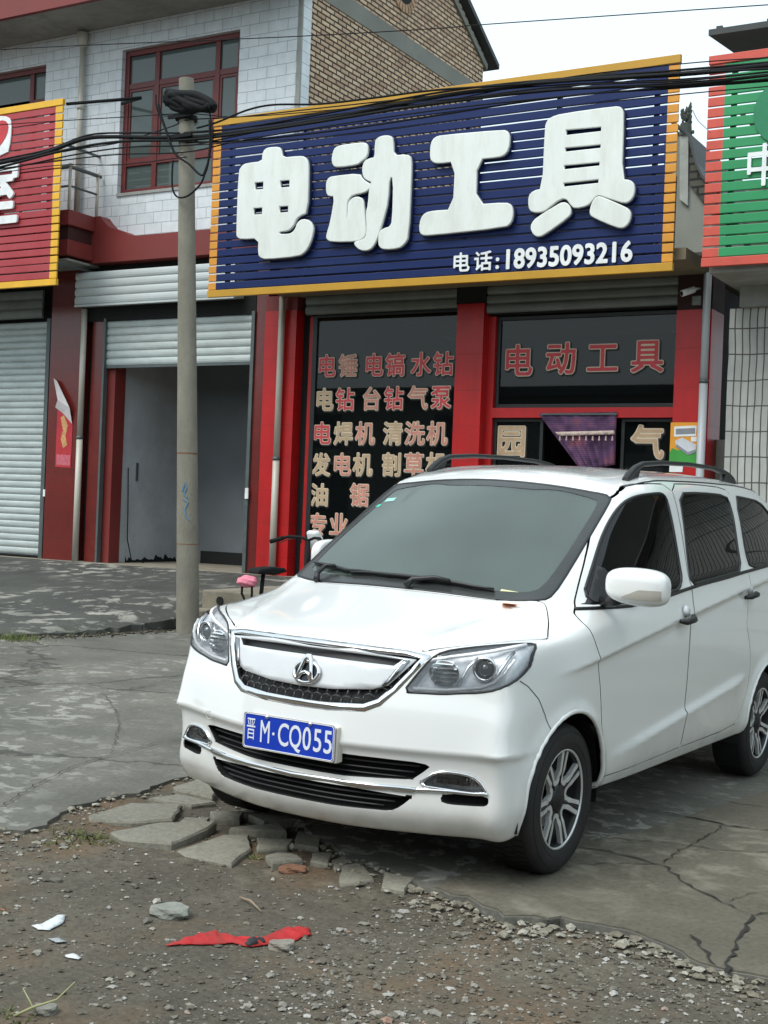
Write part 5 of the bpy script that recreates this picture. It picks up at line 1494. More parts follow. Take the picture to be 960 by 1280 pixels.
letter([[(122, 180), (135, 160), (160, 152), (390, 132), (408, 138), (414, 160), (410, 200), (395, 222), (375, 230), (292, 237), (285, 412), (400, 404), (420, 412), (427, 440), (420, 475), (400, 492), (110, 523), (85, 520), (78, 500), (84, 462), (100, 442), (130, 435), (205, 430), (214, 245), (145, 254), (124, 245), (119, 225)]], 500, 120, 3.0)
letter([[(556, 100), (570, 85), (610, 72), (810, 44), (833, 48), (840, 70), (832, 318), (865, 320), (880, 335), (880, 370), (865, 395), (845, 402), (800, 388), (770, 378), (745, 370), (722, 395), (705, 412), (660, 422), (645, 408), (630, 385), (605, 385), (560, 420), (540, 435), (500, 436), (488, 420), (488, 378), (505, 360), (540, 352), (550, 120)],
        [(624, 127), (624, 153), (761, 137), (761, 115)], [(621, 194), (621, 215), (759, 200), (759, 181)], [(617, 260), (617, 281), (755, 266), (755, 247)], [(615, 326), (615, 346), (751, 331), (751, 311)]], 500, 120, 3.0)
letter([[(500, 480), (515, 462), (590, 415), (615, 402), (635, 410), (645, 435), (635, 455), (545, 520), (520, 528), (505, 518), (496, 498)]], 500, 120, 3.0, 'character_stroke')
letter([[(720, 420), (730, 395), (745, 380), (765, 385), (850, 422), (865, 435), (867, 455), (858, 480), (840, 495), (815, 492), (735, 458), (717, 445)]], 500, 120, 3.0, 'character_stroke')
zph = None
for ch, px, py, h in (('电', 576, 330, .215), ('话', 604, 328, .215)):
    p = W(px, py, SY - .03); fat_char(ch, h * 1.05, .022, 'character', M['white'], SG, facing(p), .012)
p0 = W(622, 327, SY - .03); 
fat_char(':', .24, .03, 'character', M['white'], SG, facing(p0), .012)
a_, b_ = W(628, 326, SY - .03), W(791, 316, SY - .03)
for i, ch in enumerate('18935093216'):
    t = (i + .5) / 11; p = a_.lerp(b_, t); p.z = (a_.z + b_.z) / 2 + .004
    fat_char(ch, .29, .034, 'character', M['white'], SG, facing(p), .012, xs=.90)
# red sign of the left neighbour
LS = signboard('signboard', 'red slatted signboard with yellow edge and a white character, cut by the left picture edge', -16.6, -12.62, 4.25, 6.72, SY, 22, M['redslat'], M['yellow'], M['yellow'], (.13, .13), nposts=5)
pl = px_poly([(-40, 145), (0, 145), (10, 146), (14, 152), (13, 175), (9, 194), (-40, 201)], 0, 0, 1, SY - .03)
lg = outline_mesh('logo_panel', [pl], SY - .03, SY - .012, M['white'], LS, .003)
pl = px_poly([(-30, 160), (-5, 152), (6, 150), (11, 156), (9, 168), (2, 180), (-8, 190), (-30, 190), (-12, 178), (-2, 168), (-6, 162), (-30, 168)], 0, 0, 1, SY - .032)
outline_mesh('logo_mark', [pl], SY - .036, SY - .031, mat('logo_red', srgb(190, 50, 55), rough=.5), lg, .001)
p = W(-6, 248, SY - .04); fat_char('室', .98, .024, 'character', M['white'], LS, facing(p), .03, xs=.95)
# the green sign of the right neighbour
GS = signboard('signboard', 'green slatted signboard with coral red edge, cut by the right picture edge', -3.95, 1.4, 3.985, 6.085, SY, 18, M['greenslat'], M['redorange'], M['redorange'], (.17, .13), nposts=6)
p = W(955, 210, SY - .03); fat_char('中', .44, .016, 'character', M['white'], GS, facing(p), .012, xs=.9)
c = W(985, 138, SY - .03)
outline_mesh('logo_disc', [[(c.x + .33 * math.cos(a), c.z + .33 * math.sin(a)) for a in np.linspace(0, 2 * PI, 30, endpoint=False)]], SY - .03, SY - .012, mat('logo_green', srgb(20, 120, 80), rough=.4), GS, .003, 0)
# ------------------------------------------------------------------ right neighbour
M['reflection_grey'] = mat('reflection_upper_grey', srgb(96, 98, 96), rough=.9, var=.2)
BR = thing('tiled_shop', 'shop faced with long white tiles under the green signboard', 'building')
obox('tile_wall', -3.925, 2.6, YF, YF + .4, -.2, 3.72, M['rtile'], BR); obox('reflection_wall', 2.601, 24, YF, YF + .4, -.2, 3.72, mat('reflection_wall_grey', srgb(84, 86, 84), rough=.9, var=.2), BR)  # the grey stretch is out of view, added for the car windows to mirror
obox('canopy', -3.90, 24, 13.1, YF + .4, 3.94, 4.02, M['soffit'], BR)
obox('beam', -3.80, 24, YF - .1, YF + .4, 3.722, 3.938, M['soffit'], BR)
obox('upper_wall', 1.6, 24, YF + .1, YF + .4, 4.022, 8.5, M['reflection_grey'], BR); obox('upper_wall', -3.80, 1.598, YF + .1, YF + .4, 4.022, 5.05, M['concrete_wall'], BR)  # tall grey part is unseen, added to darken the car window reflections
mb = MB(); mb.add([(-3.97, 13.0, 6.30), (2.2, 13.0, 6.30), (2.2, 16.5, 6.75), (-3.97, 16.5, 6.75), (-3.97, 13.0, 6.36), (2.2, 13.0, 6.36), (2.2, 16.5, 6.81), (-3.97, 16.5, 6.81)], [(0, 3, 2, 1), (4, 5, 6, 7), (0, 1, 5, 4), (1, 2, 6, 5), (2, 3, 7, 6), (3, 0, 4, 7)])
for k in range(12): mb.box(-3.9 + k * .5, -3.84 + k * .5, 13.02, 13.06, 6.358, 6.39)
mb.build('roof_sheet', M['rooftile'], BR)
for x in (-3.5, 0, 2): obox('roof_post', x, x + .1, 15.9, 16.0, 4.3, 6.7, M['steelgrey'], BR)
obox('upper_back_wall', -3.2, 2.2, 17, 17.2, 4, 6.6, mat('shed_dark', srgb(70, 72, 68), rough=.9, var=.2), BR)
# old grey house in the gap
OH = thing('old_house', 'old grey tiled house seen in the gap between the blue and green signs', 'house')
oy = 20.0
A1, A2, A3, A4, A5 = W(846, 165, oy), W(864, 168, oy), W(852, 262, oy), W(884, 300, oy), W(884, 262, oy)
def hp(name, pts, m, y0, y1):
    mb = MB(); mb.prism(px_poly(pts, 0, 0, 1, oy), y0, y1, 0, lambda u, v, w_: (u, w_, v)); return mb.build(name, m, OH)
hp('house_wall', [(830, 172), (850, 168), (864, 169), (863, 232), (888, 262), (900, 420), (830, 420)], M['concrete_wall'], oy, oy + 4)
hp('gable_pier', [(851, 166), (862, 168), (861, 258), (851, 250)], mat('house_plaster', srgb(150, 152, 146), rough=.9, var=.15), oy - .06, oy - .002)
rfo = hp('roof', [(863, 171), (868, 186), (872, 205), (880, 222), (892, 236), (900, 262), (886, 262), (863, 231)], brick_mat('old_roof_tile', 'xz', .30, .12, .02, srgb(78, 76, 66), srgb(60, 58, 52), srgb(22, 22, 20), bump=.8), oy - .05, oy + 3)
hp('eaves_board', [(860, 166), (864, 168), (869, 186), (873, 205), (881, 221), (896, 234), (896, 238), (880, 225), (871, 207), (866, 188)], M['rooftile'], oy - .10, oy + 3)
rg_ = random.Random(12); mb = MB(); base_ = W(857, 166, oy); topz = W(857, 130, oy).z
mb.tube([base_ + Vector((0, 0, -.05)), base_ + Vector((.0, 0, .14))], [.10, .085], 10); mb.tube([base_ + Vector((-.13, 0, .0)), base_ + Vector((.13, 0, .0))], .03, 8)
for k in range(15):
    a = rg_.uniform(0, 6.28); z_ = base_.z + .08 + rg_.uniform(0, .26); r_ = .085 * (1 - .5 * (z_ - base_.z) / .4)
    o0 = Vector((base_.x, oy, z_)); d0 = Vector((math.cos(a), math.sin(a) * .6, rg_.uniform(.1, 1.0)))
    mb.tube([o0, o0 + d0 * r_, o0 + d0 * r_ * 1.4 + Vector((0, 0, .05)), o0 + d0 * r_ * 1.2 + Vector((0, 0, .085))], [.035, .028, .018, .006], 6)
mb.build('ridge_ornament', mat('old_ridge', srgb(62, 68, 62), rough=.9, var=.3), OH)
# narrow passage between the shops
obox('passage_back', -4.10, -3.925, YF + 1.2, YF + 1.3, -.2, 4.3, M['void'], SH)
obox('low_wall', -4.10, -3.93, YF + .3, YF + .5, -.2, 2.35, M['concrete_wall'], SH)
downpipe('drainpipe', -9.60, 13.88, .60, 4.09, 'off-white drainpipe in front of the red pier left of the lettered window', M['pvc'], 2.05, 'drainpipes on the shop fronts')
downpipe('drainpipe', -4.14, 13.87, .40, 4.09, 'pale grey drainpipe at the right end of the red shop beside the tiled wall', M['pvcgrey'], 2.95, 'drainpipes on the shop fronts')
# security camera and box
SCM = thing('security_camera', 'white security camera under the right end of the blue signboard', 'camera')
p = W(861, 364, 13.75)
mb = MB(); d_ = Vector((-.6, -.7, -.35)).normalized(); mb.tube([p - d_ * .07, p + d_ * .09], .035, 12); mb.build('camera_body', M['white'], SCM, smooth=True, angle=None)
mb = MB(); mb.tube([p + d_ * .091, p + d_ * .094], .026, 12); mb.build('camera_lens', M['black'], SCM)
mb = MB(); mb.tube([p, p + Vector((.05, .1, .04)), Vector((p.x + .06, 13.94, p.z + .06))], .014, 8); mb.build('camera_bracket', M['white'], SCM, smooth=True)
q = W(871.5, 376, 13.93); jb = obox('junction_box', q.x - .05, q.x + .05, 13.90, 13.938, q.z - .05, q.z + .05, M['shutterdark'], None, .006); tag(jb, 'small square junction box on the red pier below the security camera', 'box')
# poster on the right pier
PO = thing('poster', 'orange and green advertising poster pasted on the right red pier', 'poster')
yp = YF - .064
def pq(name, pts, m, dy, parent):
    P = px_poly(pts, 0, 0, 1, yp); mb = MB(); mb.prism(P, yp - dy, yp - dy + .0015, 0, lambda u, v, w_: (u, w_, v)); return mb.build(name, m, parent)
pq('poster_sheet', [(838.5, 528), (874, 528), (871, 580), (836.5, 580)], mat('poster_orange', srgb(222, 150, 40), rough=.5, var=.05), .000, PO)
pq('green_band', [(837, 566), (840, 560), (848, 563), (856, 560), (864, 564), (872, 561), (871, 580), (836.5, 580)], mat('poster_green', srgb(60, 150, 60), rough=.5), .004, PO)
pq('white_panel', [(843, 533), (871, 532), (870, 545), (842.5, 546)], M['white'], .004, PO)
pq('grey_lines', [(845, 536), (869, 535), (869, 542), (845, 543)], mat('poster_grey', srgb(130, 134, 140), rough=.5), .007, PO)
pq('product_photo', [(844, 551), (853, 547), (871, 556), (869, 566), (860, 569), (845, 558)], mat('poster_product', srgb(196, 200, 206), rough=.5), .007, PO)
pq('product_shade', [(845, 558), (860, 569), (869, 566), (869, 562), (860, 565), (846, 555)], mat('poster_shade', srgb(130, 134, 140), rough=.5), .010, PO)
pq('price_tag', [(864, 546), (871, 546), (871, 552), (864, 552)], M['white'], .006, PO)
pq('lower_sheet', [(837, 581.5), (854, 581.5), (853, 590), (836.5, 590)], M['white'], .001, PO)
# door curtain
CU = thing('door_curtain', 'purple patterned curtain with a white beaded band drawn aside over the shop doorway', 'curtain')
cm, nt, b = new_mat('purple_curtain')
tc = N(nt, 'ShaderNodeTexCoord'); n1 = N(nt, 'ShaderNodeTexNoise', Scale=5.0, Detail=3.0); nt.links.new(tc.outputs['Object'], n1.inputs['Vector'])
r = ramp(nt, n1.outputs['Fac'], [(.35, srgb(66, 40, 72)[:3]), (.55, srgb(104, 72, 110)[:3]), (.68, srgb(140, 84, 100)[:3])])
wv = N(nt, 'ShaderNodeTexWave', Scale=14.0, Distortion=.6); wv.bands_direction = 'Z'; nt.links.new(tc.outputs['Object'], wv.inputs['Vector'])
r2 = ramp(nt, wv.outputs['Fac'], [(.2, (.6,) * 3), (.7, (1,) * 3)])
nt.links.new(mixc(nt, 1.0, r.outputs[0], r2.outputs[0], 'MULTIPLY'), b.inputs['Base Color']); b.inputs['Roughness'].default_value = .85
def curtain(corners, nu, nv, y, name, m, parent, amp=.02, fr=6):
    tl, tr, br, bl = [Vector(c) for c in corners]; mb = MB(); vs = []
    for j in range(nv + 1):
        for i in range(nu + 1):
            u, v = i / nu, j / nv
            a = tl.lerp(tr, u); c = bl.lerp(br, u); q = a.lerp(c, v); p = W(q.x, q.y, y)
            p.y += amp * math.sin(u * fr * 2 * PI + v) * (.3 + v); vs.append(tuple(p))
    mb.add(vs, [(j * (nu + 1) + i, j * (nu + 1) + i + 1, (j + 1) * (nu + 1) + i + 1, (j + 1) * (nu + 1) + i) for j in range(nv) for i in range(nu)])
    o = mb.build(name, m, parent, smooth=True); s = o.modifiers.new('t', 'SOLIDIFY'); s.thickness = .003; return o
yc = YF + .05
curtain([(673, 517), (771, 515), (768, 581), (727, 590)], 30, 16, yc, 'curtain_cloth', cm, CU)
curtain([(694, 540), (768, 538), (768, 543), (698, 545)], 24, 2, yc - .035, 'beaded_band', mat('bead_white', srgb(200, 180, 170), rough=.6, var=.3, scale=30), CU, .012)
btm = mat('bead_tassel', srgb(190, 165, 160), rough=.6)
for k in range(9):
    q = W(700 + k * 8.2, 545, yc - .05); mb = MB(); mb.tube([q, q + Vector((0, 0, -.05))], [.006, .012], 6); mb.build('tassel', btm, CU)
obox('curtain_rod', -6.05, -5.15, YF + .03, YF + .05, 2.60, 2.62, M['steelgrey'], CU)
# paper couplet on the left maroon pillar
CP = thing('paper_couplet', 'torn red paper couplet with its white back curling off the maroon pillar', 'paper')
yk = YF - .004
def pk(name, pts, m, d0, d1, parent):
    P = px_poly(pts, 0, 0, 1, yk); mb = MB(); mb.prism(P, yk - d0, yk - d0 - d1, 0, lambda u, v, w_: (u, w_, v)); return mb.build(name, m, parent)
pk('red_paper', [(72, 508), (79, 517), (91, 527), (88.5, 585), (69, 583.5)], mat('couplet_red', srgb(176, 42, 50), rough=.6, var=.2, scale=14), .0, .002, CP)
pk('printed_motif', [(76, 522), (80, 519), (85, 532), (82, 545), (84, 556), (79, 560), (76, 548), (79, 538)], mat('couplet_gold', srgb(196, 150, 96), rough=.5, var=.3, scale=30), .003, .001, CP)
pk('printed_base', [(71, 568), (88, 569), (87.5, 582), (70.5, 581)], mat('couplet_pink', srgb(190, 96, 110), rough=.6, var=.3, scale=40), .003, .001, CP)
P = [W(a, b, yk - d) for a, b, d in ((67, 473, .01), (71, 476, .05), (79, 493, .07), (87, 510, .06), (90, 530, .01), (79, 517, .005), (69, 509, .02), (72, 500, .06))]
mb = MB(); mb.add(P, [tuple(range(8))]); o_ = mb.build('torn_flap', mat('paper_back', srgb(205, 200, 200), rough=.8), CP); s = o_.modifiers.new('t', 'SOLIDIFY'); s.thickness = .002
# ------------------------------------------------------------------ ground
def ground_mat(name, base, stops2, patch_col, patch_scale, patch_lo, patch_hi, bump=.4, rough=.95, crack=0.0, crack_scale=.9, tint=None, fine=60.0):
    m, nt, b = new_mat(name)
    tc = N(nt, 'ShaderNodeTexCoord'); V = tc.outputs['Object']
    n1 = N(nt, 'ShaderNodeTexNoise', Scale=.9, Detail=9.0, Roughness=.65); nt.links.new(V, n1.inputs['Vector'])
    r1 = ramp(nt, n1.outputs['Fac'], base)
    n2 = N(nt, 'ShaderNodeTexNoise', Scale=fine, Detail=6.0, Roughness=.7); nt.links.new(V, n2.inputs['Vector'])
    r2 = ramp(nt, n2.outputs['Fac'], [(.3, (stops2[0],) * 3), (.7, (stops2[1],) * 3)])
    c = mixc(nt, 1.0, r1.outputs[0], r2.outputs[0], 'MULTIPLY')
    n3 = N(nt, 'ShaderNodeTexNoise', Scale=patch_scale, Detail=9.0, Roughness=.62, Distortion=.4); nt.links.new(V, n3.inputs['Vector'])
    r3 = ramp(nt, n3.outputs['Fac'], [(patch_lo, (0, 0, 0)), (patch_hi, (.85,) * 3)])
    n4 = N(nt, 'ShaderNodeTexNoise', Scale=.45, Detail=3.0); nt.links.new(V, n4.inputs['Vector'])
    r4 = ramp(nt, n4.outputs['Fac'], [(.42, (0, 0, 0)), (.6, (1,) * 3)])
    pm = mixc(nt, 1.0, r3.outputs[0], r4.outputs[0], 'MULTIPLY')
    c = mixc(nt, pm, c, patch_col)
    h = n2.outputs['Fac']
    if tint:
        n5 = N(nt, 'ShaderNodeTexNoise', Scale=1.1, Detail=5.0); nt.links.new(V, n5.inputs['Vector'])
        r5 = ramp(nt, n5.outputs['Fac'], [(.48, (0, 0, 0)), (.7, (.8,) * 3)])
        c = mixc(nt, r5.outputs[0], c, tint)
    if crack > 0:
        nz = N(nt, 'ShaderNodeTexNoise', Scale=2.5, Detail=6.0, Roughness=.6); nt.links.new(V, nz.inputs['Vector'])
        sc = N(nt, 'ShaderNodeVectorMath', operation='SCALE'); sc.inputs['Scale'].default_value = .45; nt.links.new(nz.outputs['Color'], sc.inputs[0])
        ad = N(nt, 'ShaderNodeVectorMath', operation='ADD'); nt.links.new(V, ad.inputs[0]); nt.links.new(sc.outputs[0], ad.inputs[1])
        vo = N(nt, 'ShaderNodeTexVoronoi', Scale=crack_scale); vo.feature = 'DISTANCE_TO_EDGE'; nt.links.new(ad.outputs[0], vo.inputs['Vector'])
        rc = ramp(nt, vo.outputs['Distance'], [(.0, (1,) * 3), (.006, (.8,) * 3), (.012, (0, 0, 0))])
        c = mixc(nt, mixc(nt, 1.0, rc.outputs[0], (crack,) * 3 + (1,), 'MULTIPLY'), c, (.012, .011, .009, 1))
    nt.links.new(c, b.inputs['Base Color']); b.inputs['Roughness'].default_value = rough; b.inputs['Specular IOR Level'].default_value = .25
    bp = N(nt, 'ShaderNodeBump', Strength=bump, Distance=.006); nt.links.new(h, bp.inputs['Height']); 
    bp2 = N(nt, 'ShaderNodeBump', Strength=bump * .7, Distance=.02); nt.links.new(n3.outputs['Fac'], bp2.inputs['Height']); nt.links.new(bp.outputs[0], bp2.inputs['Normal'])
    nt.links.new(bp2.outputs[0], b.inputs['Normal'])
    return m
g3 = lambda *a: srgb(*a)[:3]
M['dirt'] = ground_mat('bare_dirt', [(.3, g3(80, 75, 65)), (.5, g3(95, 89, 78)), (.7, g3(108, 101, 88))], (.55, 1.15), srgb(128, 122, 108), 9.0, .5, .68, bump=.9, tint=srgb(124, 94, 64), fine=45)
M['lot'] = ground_mat('old_concrete', [(.3, g3(88, 87, 80)), (.5, g3(106, 105, 98)), (.7, g3(124, 121, 112))], (.75, 1.1), srgb(166, 165, 157), 8.5, .535, .585, bump=.5, crack=.55, crack_scale=.45, fine=38)
M['slab'] = ground_mat('broken_concrete', [(.3, g3(90, 86, 75)), (.6, g3(108, 103, 91)), (.75, g3(120, 114, 100))], (.7, 1.12), srgb(160, 154, 138), 5.0, .5, .7, bump=.6, fine=40)
M['frag'] = ground_mat('fragment_concrete', [(.3, g3(122, 119, 108)), (.6, g3(140, 137, 125)), (.75, g3(154, 150, 138))], (.65, 1.12), srgb(160, 154, 138), 5.0, .5, .7, bump=.7, fine=40)
M['asphalt'] = ground_mat('dark_ramp', [(.3, g3(66, 67, 64)), (.5, g3(80, 81, 77)), (.7, g3(92, 92, 86))], (.7, 1.12), srgb(168, 166, 156), 4.0, .53, .58, bump=.5, fine=38)
M['stepcon'] = mat('step_concrete', srgb(138, 132, 116), rough=.95, var=.15, scale=6, bump=.5, dirt=srgb(90, 84, 70), dirt_amt=.5, dirt_scale=2)
M['crack'] = mat('crack_dark', (.022, .020, .017, 1), rough=1)

# base sheet reaching the horizon, finely divided near the camera
from mathutils import noise as mnoise
def hgt(x, y):
    k = 1 if -8 < x < 4 and 0 < y < 7 else 0
    n = 0
    if k:
        p = Vector((x * 1.3, y * 1.3, 0)); n = .012 * mnoise.noise(p) + .009 * mnoise.noise(p * 3.1) + .005 * mnoise.noise(p * 8)
    return gz(x, y) - .022 + min(n, .014)
xs = sorted(set([-150, -80, -40, -20, -14, -12] + [round(v, 3) for v in np.arange(-10, -5.2, .4)] + [round(v, 3) for v in np.arange(-5.2, .6, .06)] + [round(v, 3) for v in np.arange(.6, 4, .3)] + [6, 12, 20, 40, 90, 150]))
ys = sorted(set([-150, -60, -25, -10, -4, -1, 0, 1, 1.6] + [round(v, 3) for v in np.arange(2.1, 6.0, .06)] + [6.5, 7, 8, 9, 11, 14, 20, 35, 80, 200]))
mb = MB(); mb.add([(x, y, hgt(x, y)) for y in ys for x in xs], [(j * len(xs) + i, j * len(xs) + i + 1, (j + 1) * len(xs) + i + 1, (j + 1) * len(xs) + i) for j in range(len(ys) - 1) for i in range(len(xs) - 1)])
tag(mb.build('ground', M['dirt'], smooth=True, recalc=False), kind='structure')

def jag(P, amp, h=.05, seed=3):
    r = random.Random(seed); d = dens(P, h, False); out = []
    for i, p in enumerate(d):
        t = d[min(i + 1, len(d) - 1)] - d[max(0, i - 1)]
        n = Vector((-t.y, t.x)); n = n.normalized() if n.length > 0 else n
        out.append(p + n * r.uniform(-amp, amp))
    return out
EDGE_PX = [(0, 1035), (30, 1037), (60, 1030), (72, 1014), (100, 1003), (130, 997), (170, 990), (205, 978), (240, 968), (300, 985), (350, 1012), (400, 1045), (430, 1072), (480, 1085), (535, 1113), (597, 1128), (630, 1147), (700, 1150), (760, 1160), (830, 1180), (890, 1213), (960, 1228)]
edge = [GP(*p) for p in EDGE_PX]
edge = [(-40, 3.2), (-12, 3.6), (-5.5, 3.95)] + edge + [(-.4, 4.55), (2.5, 5.2), (8, 5.6), (40, 6)]
edge_j = jag(edge, .022, .05)
LOTP = [tuple(p) for p in edge_j] + [(40, 14.6), (-40, 14.6)]
def sheet(name, poly, zf, m, h, thick, kind='structure', zoff=0.0):
    V2 = [Vector(p) for p in poly]; nb = len(V2); E = [(i, (i + 1) % nb) for i in range(nb)]
    x0, x1 = -14.0, 4.0; y0, y1 = min(p[1] for p in poly), max(p[1] for p in poly)
    gp = np.array([(a, b) for a in np.arange(max(x0, min(p[0] for p in poly)), min(x1, max(p[0] for p in poly)), h) for b in np.arange(y0, y1, h)])
    d = sdf(gp, poly); V2 += [Vector(p) for p in gp[d < -h * .4]]
    vo, _, fo = delaunay_2d_cdt(V2, E, [], 0, 1e-6)[:3]
    cs = np.array([((vo[f[0]][0] + vo[f[1]][0] + vo[f[2]][0]) / 3, (vo[f[0]][1] + vo[f[1]][1] + vo[f[2]][1]) / 3) for f in fo]); ins = sdf(cs, poly) < 0
    mb = MB(); mb.add([(p[0], p[1], zf(p[0], p[1]) + zoff) for p in vo], [tuple(f) for f, k in zip(fo, ins) if k])
    o = mb.build(name, m, smooth=False)
    bm = bmesh.new(); bm.from_mesh(o.data)
    if sum(f.normal.z for f in bm.faces) < 0: bmesh.ops.reverse_faces(bm, faces=bm.faces)
    r = bmesh.ops.extrude_edge_only(bm, edges=[e for e in bm.edges if e.is_boundary])
    for v in r['geom']:
        if isinstance(v, bmesh.types.BMVert): v.co.z -= thick
    bm.to_mesh(o.data); bm.free(); tag(o, kind=kind); return o
def lotz(x, y):
    return gz(x, y) + .004 * math.sin(1.3 * x + .5) * math.sin(1.1 * y)
LOT = sheet('pavement', LOTP, lotz, M['lot'], .45, .09)
# right-hand slab has browner concrete: a cast sheet 5 mm above, from the broken edge back past the car
ri = [i for i, p in enumerate(edge_j) if p.x > -2.35]
SLP = [tuple(edge_j[i] + Vector((0, .012))) for i in ri if edge_j[i].x < 6] + [(6, 12.9), (-1.2, 12.9), (-1.6, 9.5), (-1.75, 7.5), (-2.0, 6.0), (-2.3, 5.2)]
sheet('pavement', SLP, lotz, M['slab'], .45, .02, zoff=.006)
# the dark sloping apron up to the left building
def yb(x): return min(max(10.5 + (x + 8.4) * 2.6, 8.8), 10.7)
def rampz(x, y):
    b = yb(x); t = min(1, max(0, (y - b) / (13.75 - b))); t = t * t * (3 - 2 * t) * .35 + t * .65
    return gz(x, y) + .028 + t * (FL - gz(x, y) - .032) + .006 * math.sin(2.1 * x) * math.sin(2.7 * y) * (t < .98)
bl = [(-8.66, 10.62), (-8.68, 10.4), (-8.72, 10.1), (-8.80, 9.5), (-9.0, 8.85), (-9.6, 8.78), (-11, 8.85), (-14, 8.8), (-22, 8.8)]
RP = [tuple(p) for p in jag(bl, .03, .08, 9)] + [(-22, 14.05), (-8.70, 14.05)]
sheet('ramp', RP, rampz, M['asphalt'], .25, .10)
# raised shop apron and its two steps right of the pole
ST = thing('concrete_steps', 'worn concrete steps up to the red shop, right of the concrete pole', 'steps')
zb = lambda x: gz(x, 11) - .06
mb = MB(); mb.box(-8.74, -3.0, 10.98, 11.32, -.1, .325); mb.build('step', M['stepcon'], ST, bevel=.012)
mb = MB(); mb.box(-8.72, -3.0, 11.322, 14.06, -.1, .515); mb.build('upper_platform', M['stepcon'], ST, bevel=.012)
q = W(274, 751, 11.30)
mb = MB(); mb.prism([(q.x + .04 * math.cos(a), q.z + .045 * math.sin(a)) for a in np.linspace(0, 2 * PI, 16, endpoint=False)], 11.319, 11.30, 0, lambda u, v, w_: (u, w_, v)); mb.build('drain_hole', M['void'], ST)
# strip of concrete along the shop front at the floor level of the doorways
mb = MB(); mb.box(-17.6, -3.93, 13.90, 18.2, .1, FL - .001); tag(mb.build('threshold', M['stepcon'], bevel=.01), kind='structure')
# cracks followed in the slab
def ribbon(path, w0, z, seed, mb):
    r = random.Random(seed); d = jag(path, .012, .035, seed); n = len(d)
    L = []; R_ = []
    for i, p in enumerate(d):
        t = d[min(i + 1, n - 1)] - d[max(0, i - 1)]; nn = Vector((-t.y, t.x)).normalized()
        w_ = w0 * .62 * r.uniform(.2, 1.5) * (1 if 0 < i < n - 1 else .1)
        L.append((*(p + nn * w_ / 2), lotz(p.x, p.y) + z)); R_.append((*(p - nn * w_ / 2), lotz(p.x, p.y) + z))
    mb.add(L + R_, [(i, i + 1, n + i + 1, n + i) for i in range(n - 1)])
CR_PX = [([(720, 1062), (760, 1067), (810, 1080), (830, 1085), (860, 1110), (905, 1132), (942, 1147), (975, 1143)], .015),
         ([(942, 1147), (927, 1170), (920, 1190), (903, 1222)], .024), ([(740, 1006), (780, 1010), (830, 1017), (880, 1027), (920, 1035), (975, 1041)], .020),
         ([(790, 985), (825, 990), (880, 997), (930, 1007), (975, 1011)], .012), ([(735, 1047), (760, 1050), (830, 1055), (880, 1062), (915, 1066), (975, 1068)], .010),
         ([(830, 1082), (850, 1065), (880, 1050), (905, 1033)], .010), ([(700, 1083), (740, 1083), (780, 1082), (828, 1084)], .010), ([(860, 1172), (880, 1190), (892, 1212)], .02),
         ([(905, 1132), (935, 1120), (975, 1115)], .008), ([(0, 1010), (40, 985), (90, 960), (140, 945)], .010), ([(140, 945), (200, 930), (232, 925)], .008), ([(0, 870), (60, 862), (130, 868), (200, 855)], .014), ([(130, 868), (150, 900), (140, 945)], .008)]
for k, (P, w_) in enumerate(CR_PX):
    mb = MB(); ribbon([GP(*p) for p in P], w_, .011, 20 + k, mb); tag(mb.build('pavement_crack', M['crack'], recalc=False), kind='structure')
# loose pieces of the broken slab: each one its own stone
FR = [[(107, 1015), (165, 1001), (230, 1007), (217, 1027), (165, 1028), (112, 1022)], [(135, 1040), (200, 1031), (272, 1030), (262, 1037), (215, 1055), (150, 1049)], [(220, 1055), (280, 1040), (312, 1042), (317, 1060), (290, 1079), (230, 1062)],
      [(182, 997), (220, 991), (272, 1002), (240, 1006)], [(230, 1020), (262, 1020), (260, 1030), (220, 1029)], [(285, 1035), (350, 1030), (360, 1042), (320, 1040)], [(320, 1045), (367, 1050), (360, 1060), (322, 1062)],
      [(390, 1065), (415, 1065), (410, 1082), (387, 1077)], [(425, 1080), (450, 1075), (470, 1097), (425, 1102)], [(412, 1073), (432, 1064), (440, 1072), (420, 1088)], [(262, 1013), (305, 1015), (300, 1025), (266, 1023)], [(215, 985), (250, 975), (272, 990), (266, 1000), (220, 989)],
      [(310, 1018), (350, 1012), (372, 1026), (330, 1028)], [(372, 1040), (400, 1048), (398, 1060), (368, 1056)], [(480, 1092), (520, 1098), (505, 1112), (476, 1108)], [(330, 1068), (365, 1064), (378, 1078), (340, 1082)]]
FLAB = ['large flat slab fragment nearest the pavement corner left of the car', 'long flat slab fragment below the largest one beside the weeds', 'wide cracked slab fragment in front of the bumper reaching into the dirt', 'thin slab fragment tucked against the pavement edge', None, None, None, None, None, None, None, None, None, None, None, None]
